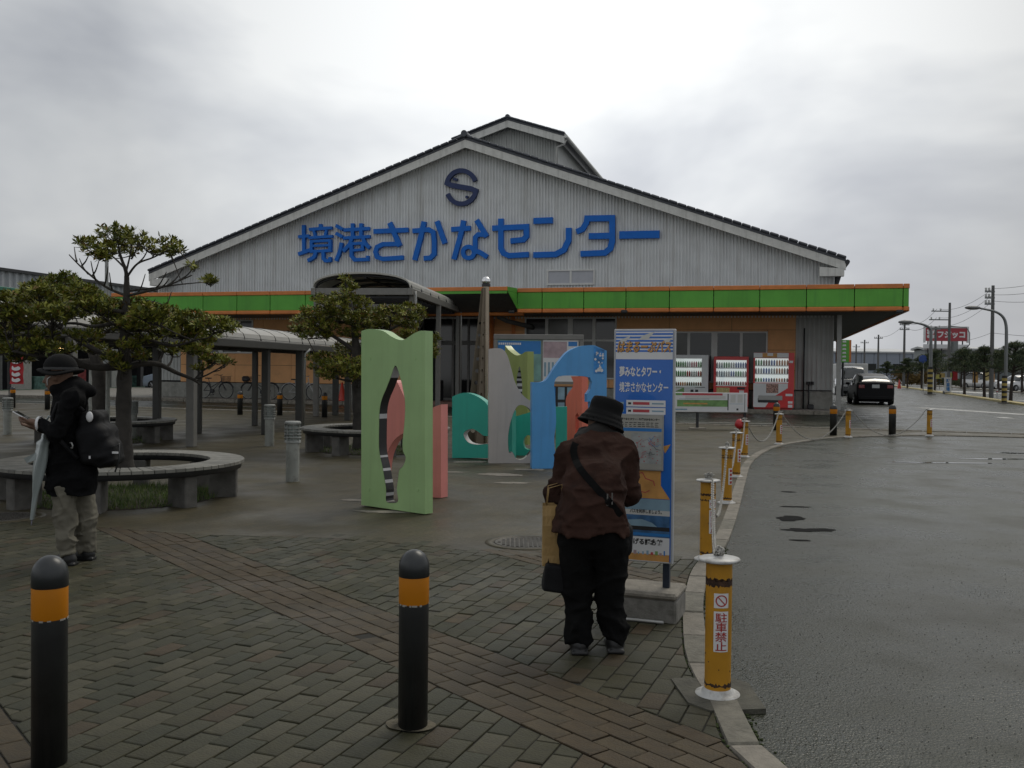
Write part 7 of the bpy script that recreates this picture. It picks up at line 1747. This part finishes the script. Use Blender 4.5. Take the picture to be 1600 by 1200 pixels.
# body (skin surface, continuous), facing -x
nk = L(96, 602); hd = L(93, 586); sh_n = L(112, 622, -.15); sh_f = L(108, 622, .15); el_n = L(88, 676, -.22); wr_n = L(58, 662, -.17); el_f = L(84, 680, .14); wr_f = L(60, 668, .0)
hip = L(112, 745); kn_n = L(101, 812, -.08); an_n = L(106, 862, -.09); kn_f = L(133, 812, .09); an_f = L(135, 860, .11)
def body1(P):
    f = [sd_cap(P, L(106, 640), hip, .085, .085), sd_cap(P, L(107, 618), L(106, 640), .05, .08), sd_cap(P, L(104, 612), nk, .05, .048),
         sd_cap(P, sh_n, el_n, .036, .034), sd_cap(P, el_n, wr_n, .038, .027), sd_cap(P, sh_f, el_f, .036, .034), sd_cap(P, el_f, wr_f, .038, .027), sd_cap(P, sh_n, sh_f, .035),
         sd_cap(P, (hip[0], -.07, hip[2]), kn_n, .062, .05), sd_cap(P, kn_n, an_n, .05, .035), sd_cap(P, (hip[0], .07, hip[2]), kn_f, .062, .05), sd_cap(P, kn_f, an_f, .05, .035)]
    b = union(f, .03)
    c = Vector(hd); head = union([sd_ell(P, (hd[0], 0, hd[2] + .01), (.095, .074, .105)), sd_ell(P, (hd[0] - .035, 0, hd[2] - .055), (.06, .052, .06)), sd_cap(P, (hd[0] - .095, 0, hd[2] - .012), (hd[0] - .112, 0, hd[2] - .05), .009, .014),
        sd_ell(P, (hd[0] + .005, -.075, hd[2] - .01), (.02, .012, .032)), sd_ell(P, (hd[0] + .005, .075, hd[2] - .01), (.02, .012, .032)), sd_cap(P, (hd[0] - .09, -.018, hd[2] - .078), (hd[0] - .09, .018, hd[2] - .078), .007), sd_ell(P, (hd[0] - .06, 0, hd[2] - .105), (.022, .025, .018))], .016)
    head = np.maximum(head, -sd_ell(P, (hd[0] - .098, -.033, hd[2] + .005), (.014, .014, .009))); head = np.maximum(head, -sd_ell(P, (hd[0] - .098, .033, hd[2] + .005), (.014, .014, .009)))
    b = smin(b, head, .03)
    for w, s in ((wr_n, 1), (wr_f, -1)):
        x, y, z = w; pm_ = (x - .045, y, z + .012); hnd = smin(sd_cap(P, w, pm_, .024, .026), sd_ell(P, (x - .05, y, z + .012), (.042, .032, .016)), .015)
        for k, (dy, ln) in enumerate(((-.026, .05), (-.009, .06), (.009, .055), (.026, .042))):
            a = (x - .08, y + dy, z + .014); m_ = (x - .08 - ln * .55, y + dy, z + .022); e = (x - .08 - ln * .75, y + dy * .9, z + .045); hnd = smin(hnd, smin(sd_cap(P, a, m_, .0085, .008), sd_cap(P, m_, e, .008, .007), .004), .004)
        hnd = smin(hnd, sd_cap(P, (x - .03, y - s * .028, z + .01), (x - .085, y - s * .045, z + .045), .0105, .008), .008); b = smin(b, hnd, .012)
    return b
lo = (-.50, -.33, .02); hi = (.25, .33, 1.53)
sdf_obj(body1, lo, hi, .0075, 'body', skin, Pm)
def coat1(P):
    t = union([sd_cap(P, L(110, 634), L(108, 690), .125, .135), sd_cap(P, L(108, 690), L(112, 790), .14, .15), sd_cap(P, L(95, 792, -.07), L(130, 792, -.05), .130), sd_cap(P, L(95, 792, .07), L(130, 792, .06), .130), sd_cap(P, L(97, 755, -.05), L(126, 755, -.04), .12), sd_cap(P, L(97, 725), L(124, 740), .135), sd_cap(P, (sh_n[0], -.12, sh_n[2] - .01), (sh_f[0], .12, sh_f[2] - .01), .085),
        sd_cap(P, sh_n, el_n, .072, .060), sd_cap(P, el_n, (wr_n[0] + .03, wr_n[1], wr_n[2]), .060, .046), sd_cap(P, sh_f, el_f, .072, .060), sd_cap(P, el_f, (wr_f[0] + .03, wr_f[1], wr_f[2]), .058, .044)], .035)
    t = t + wob(P, 40, .008, 1.0) + wob(P, 95, .0025, 2); hem = L(100, 771)[2]; t = np.maximum(t, hem - P[..., 2] + .004 * np.sin(P[..., 0] * 40)); t = np.maximum(t, np.minimum((wr_n[0] + .012) - P[..., 0], 9))
    hood = smin(sd_cap(P, L(93, 608), L(118, 601), .068, .064), sd_cap(P, L(112, 608, -.05), L(142, 612, .0), .05, .04), .05); hood = smin(hood, sd_cap(P, L(124, 606, -.07), L(138, 610, .07), .045, .045), .05)
    t = smin(t, hood, .025)
    return t
sdf_obj(coat1, (-.42, -.36, .45), (.32, .36, 1.42), .0075, 'coat', coatm, Pm)
def tr1(P):
    hx = L(112, 760)
    t = union([sd_cap(P, (hx[0] - .02, -.08, hx[2]), (kn_n[0], kn_n[1], kn_n[2]), .092, .080), sd_cap(P, kn_n, (an_n[0], an_n[1], .085), .080, .074), sd_cap(P, (hx[0] + .02, .08, hx[2]), kn_f, .098, .085), sd_cap(P, kn_f, (an_f[0], an_f[1], .085), .085, .076)], .022)
    t = np.maximum(t, .055 - P[..., 2] + .006 * np.sin(P[..., 0] * 30)); return t + (wob(P, 48, .0075, 3.2) + wob(P, 110, .002, 5)) * (1 + .9 * np.clip((.35 - P[..., 2]) * 4, 0, 1))
sdf_obj(tr1, (-.22, -.25, .0), (.25, .28, .70), .007, 'trousers', khaki, Pm)
for s, (cx, cy) in ((0, (an_n[0], an_n[1])), (1, (an_f[0], an_f[1]))):
    def sh(P, cx=cx, cy=cy):
        t = union([sd_ell(P, (cx - .03, cy, .035), (.085, .045, .045)), sd_ell(P, (cx - .12, cy - .01, .028), (.065, .043, .034)), sd_cap(P, (cx + .01, cy, .05), (cx, cy, .09), .045)], .03); t = np.maximum(t, -P[..., 2] + .0)
        return np.minimum(t, sd_box(P, (cx - .06, cy, .010), (.125, .042, .010), .008))
    sdf_obj(sh, (cx - .24, cy - .09, -.005), (cx + .12, cy + .09, .14), .0075, 'shoe', shoem, Pm)
def hat1(P):
    c = L(95, 571); a = math.radians(4)
    cr_ = sd_ell(P, (c[0] - .002, 0, c[2] - .012), (.118, .100, .098)); cr_ = np.maximum(cr_, (c[2] - .03) - P[..., 2])
    q_ = np.stack([P[..., 0] - c[0], P[..., 1], P[..., 2] - c[2] + (.045) + .022 * np.cos((P[..., 0] - c[0]) * 14)], -1)
    br_ = sd_ell(q_ - np.array([0, 0, .0]), (0, 0, 0), (.165, .145, .030)); br_ = np.maximum(br_, -sd_ell(q_, (0, 0, -.012), (.158, .137, .022)))
    return smin(cr_, br_, .012)
ho_ = sdf_obj(hat1, (-.32, -.2, 1.30), (.16, .2, 1.58), .007, 'hat', hatm, Pm)
q = MB(); c = L(95, 571); q.lathe([(.113, -.03), (.115, -.012)], 24, c=(0, 0, 0)); hb_ = q.build('hat_band', mat('hat_band_grey', (.05, .05, .05), .7), Pm); hb_.location = (c[0], 0, c[2] + .0); hb_.scale = (1.06, .92, 1)
q = MB(); cw = Vector(wr_n); M = Matrix.Translation(cw + Vector((.018, 0, -.002))) @ Matrix.Rotation(pi / 2, 4, 'Y'); vs = MB(); vs.lathe([(.050, -.008), (.055, -.008), (.055, .010), (.050, .010)], 20); vs.v = [tuple(M @ Vector(v)) for v in vs.v]; vs.build('cuff_band', print_white, Pm)
# white mask strap / earring-like detail is left to the hat cord
q = MB(); q.tube([L(79, 588, -.07), L(74, 592, -.06), L(74, 602, -.05)], .004, 5); q.build('hat_cord', print_white, Pm)
# phone
h = Vector(wr_n); ph = thing('phone', 'thin pale phone held in the hand of the man in the black hat', 'phone', pf + h + Vector((-.12, .03, .055))); ph.rotation_euler = (0, math.radians(28), 0)
q = MB(); q.box(-.065, .065, -.034, .034, -.004, .004, b=.003); q.build('case', print_white, ph); q = MB(); q.box(-.058, .058, -.030, .030, .0042, .005); q.build('screen', glass_d, ph)
# backpack
bc = L(146, 690, -.02); BPk = thing('backpack', 'bulging black backpack worn on the back of the man in khaki trousers', 'backpack', pf + Vector((bc[0], 0, 0)))
def bp1(P):
    t = union([sd_box(P, (.0, 0, L(0, 660)[2]), (.075, .13, .10), .05, ry=-.1), sd_box(P, (.03, 0, L(0, 692)[2]), (.115, .15, .14), .06, ry=-.15), sd_box(P, (.10, 0, L(0, 706)[2]), (.085, .12, .10), .05, ry=-.1)], .03); return t + wob(P, 34, .005, 5)
sdf_obj(bp1, (-.16, -.24, .58), (.27, .24, 1.18), .0095, 'pack', bpm, BPk)
q = MB(); q.tube([(-.03, -.12, L(0, 640)[2]), (-.10, -.15, L(0, 622)[2]), (-.20, -.155, L(0, 628)[2]), (-.235, -.16, L(0, 650)[2]), (-.19, -.175, L(0, 680)[2]), (-.06, -.15, L(0, 712)[2])], .016, 6); q.build('strap', bpm, BPk)
q = MB(); q.tube([(.12, -.10, L(0, 700)[2]), (.215, -.08, L(0, 690)[2]), (.21, -.075, L(0, 716)[2]), (.18, -.07, L(0, 734)[2])], .006, 5); q.build('compression_strap', dark, BPk)
q = MB()
q.sphere((.03, -.155, L(0, 648)[2]), .026, 10, 7, sc=(1, .5, 1.5)); q.build('mascot_charm' if False else 'white_charm', print_white, BPk)
q = MB(); z_ = L(0, 692)[2]; q.tube([(-.105, -.168, z_ + .02), (-.09, -.172, z_ + .02), (-.082, -.172, z_), (-.085, -.172, z_ - .02), (-.095, -.17, z_ - .015)], .005, 5); q.build('karabiner', alu, BPk)
q = MB(); q.box(.17, .21, -.10, -.085, L(0, 705)[2], L(0, 705)[2] + .014); q.box(.03, .04, -.166, -.156, L(0, 712)[2], L(0, 712)[2] + .02); q.build('tag', print_white, BPk)
# umbrella hanging from the forearm
ut, ub = Vector(L(70, 672, -.14)), Vector(L(50, 812, -.16)); U = thing('umbrella', 'closed pale translucent umbrella hanging from the arm of the man with the phone', 'umbrella', pf)
umat = mat('umbrella_film', (.30, .34, .33), .25, var=.1, scale=6, trans=.15); 
q = MB(); n = 18; N_ = 30; vs = []
for k in range(N_ + 1):
    t = k / N_; p = ut.lerp(ub, t); r = .010 + .034 * (math.sin(pi * min(1, t * 1.25 + .02)) ** .8 if t < .8 else 0) * (1 - .15 * t) ; r = max(r, .012 + .030 * (1 - t)) if t > .1 else .012 + .3 * t * .12
    for j in range(n): a = 2 * pi * j / n; rr = r * (1 + .20 * math.sin(4 * a + 5 * t) + .07 * math.sin(9 * a)); vs.append((p.x + rr * math.cos(a), p.y + rr * math.sin(a), p.z))
q.add(vs, [(k * n + j, k * n + (j + 1) % n, (k + 1) * n + (j + 1) % n, (k + 1) * n + j) for k in range(N_) for j in range(n)], 0, True); q.build('canopy', umat, U)
q = MB(); q.tube([ut - (ub - ut).normalized() * .02, ub + (ub - ut).normalized() * .012], .006, 6); q.tube([ub, ub + (ub - ut).normalized() * .04], .004, 5); q.build('shaft', mat('umbrella_tip', (.25, .25, .33), .4), U)
q = MB(); a = ut; q.tube([a, a + Vector((.005, 0, .06)), a + Vector((.03, 0, .10)), a + Vector((.06, 0, .09)), a + Vector((.07, 0, .05))], .008, 6); q.build('handle', umat, U)
q = MB(); m_ = ut.lerp(ub, .28); q.add([tuple(m_ + Vector((-.03, -.02, .02))), tuple(m_ + Vector((-.10, -.05, -.02))), tuple(m_ + Vector((-.085, -.04, -.055))), tuple(m_ + Vector((-.02, -.03, -.03)))], [(0, 1, 2, 3)]); q.build('tie_strap', umat, U)

# ---- bending person at the sign, seen from behind
jk = mat('jacket_maroon', (.038, .019, .014), .9, spec=.12, var=.3, scale=5, dirt_or_shade=(.009, .008, .007), damt=1, dscale=2.2, bump=.35, bscale=220)  # dark noise blotches paint shading into the cloth colour
jk_d = mat('collar_dark', (.022, .020, .018), .9, var=.3, bump=.5, bscale=200)
trb = mat('trousers_black', (.005, .005, .005), .95, spec=.15, var=.25, bump=.2, bscale=300)
qf = gp(932, 1018); Q_ = thing('person', 'person in maroon jacket and black bucket hat bending toward the bus sign, seen from behind', 'person', (qf.x, qf.y, 0))
def K_(px, py, y=0.0): p = at(px, py, qf.y + y); return (p.x - qf.x, y, p.z)
hipP = K_(926, 815, .0); nkP = K_(935, 682, .28); hdP = K_(943, 658, .36); shl = K_(893, 713, .20); shr = K_(972, 712, .24); ell = K_(872, 775, .22); wrl = K_(905, 778, .42); elr = K_(980, 770, .26); wrr = K_(962, 752, .45)
hl, hr = K_(900, 850, 0), K_(954, 850, 0); knl, knr = K_(902, 935, .03), K_(952, 935, .03); anl, anr = K_(905, 1005, 0), K_(961, 1003, .03)
def body2(P):
    f = [sd_cap(P, K_(925, 735, .16), hipP, .10, .12), sd_cap(P, K_(930, 706, .22), K_(925, 735, .16), .06, .09), sd_cap(P, K_(932, 695, .25), nkP, .055, .05), sd_cap(P, nkP, hdP, .05, .055), sd_cap(P, shl, shr, .04),
         sd_cap(P, shl, ell, .036, .034), sd_cap(P, ell, wrl, .038, .027), sd_cap(P, shr, elr, .036, .034), sd_cap(P, elr, wrr, .038, .027), sd_cap(P, hl, knl, .08, .055), sd_cap(P, knl, anl, .055, .038), sd_cap(P, hr, knr, .08, .055), sd_cap(P, knr, anr, .055, .038)]
    b = union(f, .03); x, y, z = hdP
    head = union([sd_ell(P, (x, y + .01, z + .01), (.074, .095, .105)), sd_ell(P, (x + .005, y + .05, z - .05), (.05, .055, .055)), sd_cap(P, (x + .01, y + .10, z), (x + .01, y + .115, z - .03), .01, .013), sd_ell(P, (x - .074, y + .01, z - .01), (.012, .02, .032)), sd_ell(P, (x + .074, y + .01, z - .01), (.012, .02, .032))], .016)
    b = smin(b, head, .03)
    for w, s in ((wrl, 1), (wrr, -1)):
        x, y, z = w; d = np.array([s * .3, .8, .3]); d /= np.linalg.norm(d); sd_ = np.array([.9, -.3 * s, 0]); sd_ /= np.linalg.norm(sd_); w_ = np.array(w); pm_ = w_ + d * .055; hnd = sd_cap(P, w_, pm_, .024, .029)
        for k, (dy, ln) in enumerate(((-.026, .045), (-.009, .055), (.009, .05), (.026, .038))):
            a = w_ + d * .08 + sd_ * dy; m_ = a + d * ln * .6; e = m_ + d * ln * .2 + np.array([0, 0, .03]); hnd = smin(hnd, smin(sd_cap(P, a, m_, .0085, .008), sd_cap(P, m_, e, .008, .007), .004), .006)
        hnd = smin(hnd, sd_cap(P, w_ + d * .03 - sd_ * .026 * s, w_ + d * .08 - sd_ * .05 * s, .0105, .008), .008); b = smin(b, hnd, .012)
    return b
sdf_obj(body2, (-.36, -.16, .02), (.36, .66, 1.36), .008, 'body', skin, Q_)
def jac(P):
    t = union([sd_cap(P, K_(920, 850, .0), K_(925, 850, .0), .172), sd_cap(P, K_(905, 845, .0), K_(938, 845, .0), .160), sd_cap(P, K_(918, 800, .02), K_(930, 800, .02), .155), sd_cap(P, K_(920, 760, .08), K_(935, 755, .09), .150), sd_cap(P, K_(912, 715, .19), K_(946, 715, .21), .115), sd_cap(P, shl, shr, .082), sd_cap(P, K_(918, 700, .25), K_(942, 698, .26), .085),
        sd_cap(P, shl, ell, .078, .070), sd_cap(P, ell, wrl, .068, .048), sd_cap(P, shr, elr, .082, .072), sd_cap(P, elr, (wrr[0], wrr[1] - .02, wrr[2]), .070, .050)], .055)
    z = P[..., 2]; x = P[..., 0]; hem = K_(0, 824)[2]
    t = np.maximum(t, hem - z + .006 * np.sin(x * 22))
    # seam across the back, folds
    s1 = z - (hem + .235 - .06 * x); s2 = z - (hem + .06)
    t = t - .009 * np.exp(-(s1 / .010) ** 2) - .005 * np.exp(-(s2 / .008) ** 2)
    return t + wob(P, 32, .010, 2.0) + wob(P, 85, .003, 4)
JK = sdf_obj(jac, (-.36, -.24, .60), (.36, .62, 1.22), .0075, 'jacket', jk, Q_)
def col(P):
    t = union([sd_cap(P, K_(908, 684, .24), K_(936, 674, .27), .042, .048), sd_cap(P, K_(936, 674, .27), K_(968, 688, .27), .046, .038), sd_cap(P, K_(915, 680, .36), K_(962, 684, .38), .05)], .03); return t + wob(P, 60, .004, 3)
sdf_obj(col, (-.22, .12, .98), (.26, .50, 1.22), .008, 'collar', jk_d, Q_)
def tr2(P):
    t = union([sd_cap(P, K_(908, 838, .0), K_(945, 838, .0), .114), sd_cap(P, hl, knl, .104, .082), sd_cap(P, knl, (anl[0], anl[1], .09), .076, .070), sd_cap(P, hr, knr, .104, .080), sd_cap(P, knr, (anr[0], anr[1], .09), .076, .071)], .016)
    t = np.maximum(t, .022 - P[..., 2] + .006 * np.sin(P[..., 0] * 25)); return t + (wob(P, 36, .008, 1.2) + wob(P, 90, .002, 5)) * (1 + 1.0 * np.clip((.35 - P[..., 2]) * 4, 0, 1))
sdf_obj(tr2, (-.32, -.2, .0), (.32, .24, .78), .0075, 'trousers', trb, Q_)
for s, a in ((0, anl), (1, anr)):
    def sh2(P, a=a):
        t = union([sd_ell(P, (a[0], a[1] + .02, .035), (.045, .09, .045)), sd_ell(P, (a[0] + .01, a[1] + .11, .03), (.045, .065, .034)), sd_cap(P, (a[0], a[1] - .01, .05), (a[0], a[1], .09), .045)], .03); t = np.maximum(t, -P[..., 2]); return np.minimum(t, sd_box(P, (a[0], a[1] + .045, .010), (.044, .125, .010), .008))
    sdf_obj(sh2, (a[0] - .09, a[1] - .12, -.005), (a[0] + .1, a[1] + .22, .14), .008, 'shoe', shoem, Q_)
def hat2(P):
    x, y, z = hdP; M = np.array(Matrix.Rotation(math.radians(17), 3, 'Y') @ Matrix.Rotation(math.radians(-8), 3, 'X'), np.float32); q_ = (P - np.array([x + .004, y, z + .035], np.float32)) @ M
    rad = np.linalg.norm(q_[..., :2] * np.array([1, .92]), axis=-1); zz = q_[..., 2]
    cr_ = np.maximum(rad - (.094 - .12 * np.clip(zz, 0, 1)), np.abs(zz - .03) - .055) ; cr_ = smin(cr_, sd_ell(q_, (0, 0, .055), (.086, .090, .046)), .02)
    rb = .094 + .032 * np.clip((.0 - zz) / .06, 0, 1); br_ = np.maximum(np.abs(rad - rb - .004 * np.sin(q_[..., 0] * 30)) - .0065, np.abs(zz + .03) - .034)
    return smin(cr_, br_, .012) + .0022 * np.sin(zz * 230) * (zz < -.005)
sdf_obj(hat2, (hdP[0] - .24, hdP[1] - .24, hdP[2] - .12), (hdP[0] + .24, hdP[1] + .24, hdP[2] + .17), .007, 'hat', hatm, Q_)
q = MB(); P = [K_(900, 692, .12), K_(897, 706, .065), K_(905, 730, -.01), K_(928, 758, -.075), K_(950, 782, -.115), K_(970, 806, -.09)]; P = cat_spline(P, 5); vs = []
from mathutils.bvhtree import BVHTree
bv = BVHTree.FromPolygons([v.co[:] for v in JK.data.vertices], [p.vertices[:] for p in JK.data.polygons])
def snap(p):
    h = bv.ray_cast(Vector((p[0], -1, p[2])), Vector((0, 1, 0))); return (p[0], h[0].y - .006 if h[0] else p[1], p[2])
P = [snap(p) for p in P]
for i, p in enumerate(P):
    d = (Vector(P[min(i + 1, len(P) - 1)]) - Vector(P[max(i - 1, 0)])).normalized(); n_ = d.cross(Vector((0, 1, 0))).normalized() * .018; vs += [tuple(Vector(p) + n_ + Vector((0, -.004, 0))), tuple(Vector(p) - n_ + Vector((0, -.004, 0))), tuple(Vector(p) - n_ + Vector((0, .02, 0))), tuple(Vector(p) + n_ + Vector((0, .02, 0)))]
q.add(vs, [(4 * i + a, 4 * i + b, 4 * i + 4 + b, 4 * i + 4 + a) for i in range(len(P) - 1) for a, b in ((0, 1), (1, 2), (2, 3), (3, 0))]); 
SB = thing('shoulder_bag', 'black shoulder bag at the right hip of the bending person, strap across the maroon jacket', 'bag', qf); fixn(q.build('strap', mat('strap_grey', (.007, .007, .007), .95, spec=.1, var=.1), SB))
q = MB(); b0 = Vector(snap(K_(953, 780, -.1))); q.box(b0.x - .018, b0.x - .010, b0.y - .012, b0.y, b0.z - .03, b0.z + .03); q.box(b0.x + .006, b0.x + .013, b0.y - .012, b0.y, b0.z - .025, b0.z + .035); q.build('buckle', chrome, SB)
bb = K_(966, 842, .04)
sdf_obj(lambda P: sd_box(P, (bb[0], bb[1] + .02, bb[2]), (.075, .09, .095), .05) + wob(P, 30, .004, 2), (bb[0] - .14, bb[1] - .14, bb[2] - .15), (bb[0] + .14, bb[1] + .18, bb[2] + .15), .009, 'pouch', bpm, SB)
pbm = mat('kraft_paper', (.36, .23, .085), .6, var=.12, scale=9, bump=.15, bscale=60)
def paperbag(): 
    a, b = K_(847, 882, .08), K_(886, 788, .08); o = thing('paper_bag', 'tan paper carrier bag hanging at the left side of the bending person', 'bag', qf); q = MB(); n = 7; vs = []
    for y in (a[1] - .05, a[1] + .05):
        for i in range(n):
            for j in range(n):
                u, v = i / (n - 1), j / (n - 1); vs.append((a[0] + (b[0] - a[0]) * u, y + .012 * math.sin(3 * u + 5 * v + y * 9), a[2] + (b[2] - a[2]) * v))
    fs = []
    for s in (0, n * n):
        for i in range(n - 1):
            for j in range(n - 1): fs.append((s + i * n + j, s + (i + 1) * n + j, s + (i + 1) * n + j + 1, s + i * n + j + 1))
    for j in range(n - 1): fs += [(j, j + 1, n * n + j + 1, n * n + j), ((n - 1) * n + j, (n - 1) * n + j + 1, n * n + (n - 1) * n + j + 1, n * n + (n - 1) * n + j)]
    for i in range(n - 1): fs += [(i * n, (i + 1) * n, n * n + (i + 1) * n, n * n + i * n)]
    q.add(vs, fs, 0, False); fixn(q.build('bag_body', pbm, o)); q = MB(); x0 = a[0]; x1 = b[0]; zz = b[2]
    for y in (a[1] - .05, a[1] + .05): q.tube([(x0 + .02, y, zz - .01), (x0 + .03, y, zz + .09), (x1 - .03, y, zz + .11), (x1 - .02, y, zz - .01)], .003, 5)
    q.build('handle', pbm, o)
    q = MB(); 
    for k in range(4): q.add([(x1 - .035, a[1] - .064, a[2] + .05 + k * .035), (x1 - .02, a[1] - .064, a[2] + .05 + k * .035), (x1 - .02, a[1] - .064, a[2] + .07 + k * .035), (x1 - .035, a[1] - .064, a[2] + .072 + k * .035)], [(0, 1, 2, 3)])
    q.build('print', pb_, o)
paperbag()
a = K_(868, 903, .02); TB = thing('tote_bag', 'black tote bag hanging below the tan paper bag beside the bending person', 'bag', qf)
sdf_obj(lambda P: sd_box(P, (a[0], a[1] + .02, a[2]), (.062, .06, .072), .012, ry=.12) + wob(P, 28, .003, 1), (a[0] - .14, a[1] - .12, a[2] - .14), (a[0] + .14, a[1] + .16, a[2] + .14), .008, 'bag_body', bpm, TB)
q = MB()
for s in (-.04, .04): q.tube([(a[0] + s, a[1] + .02, a[2] + .06), (a[0] + s * .8 + .01, a[1] + .05, a[2] + .25), (wrl[0] - .02, wrl[1] - .1, wrl[2] - .02)], .006, 5)
q.build('handle', bpm, TB)
print('pavers', len(PAV))
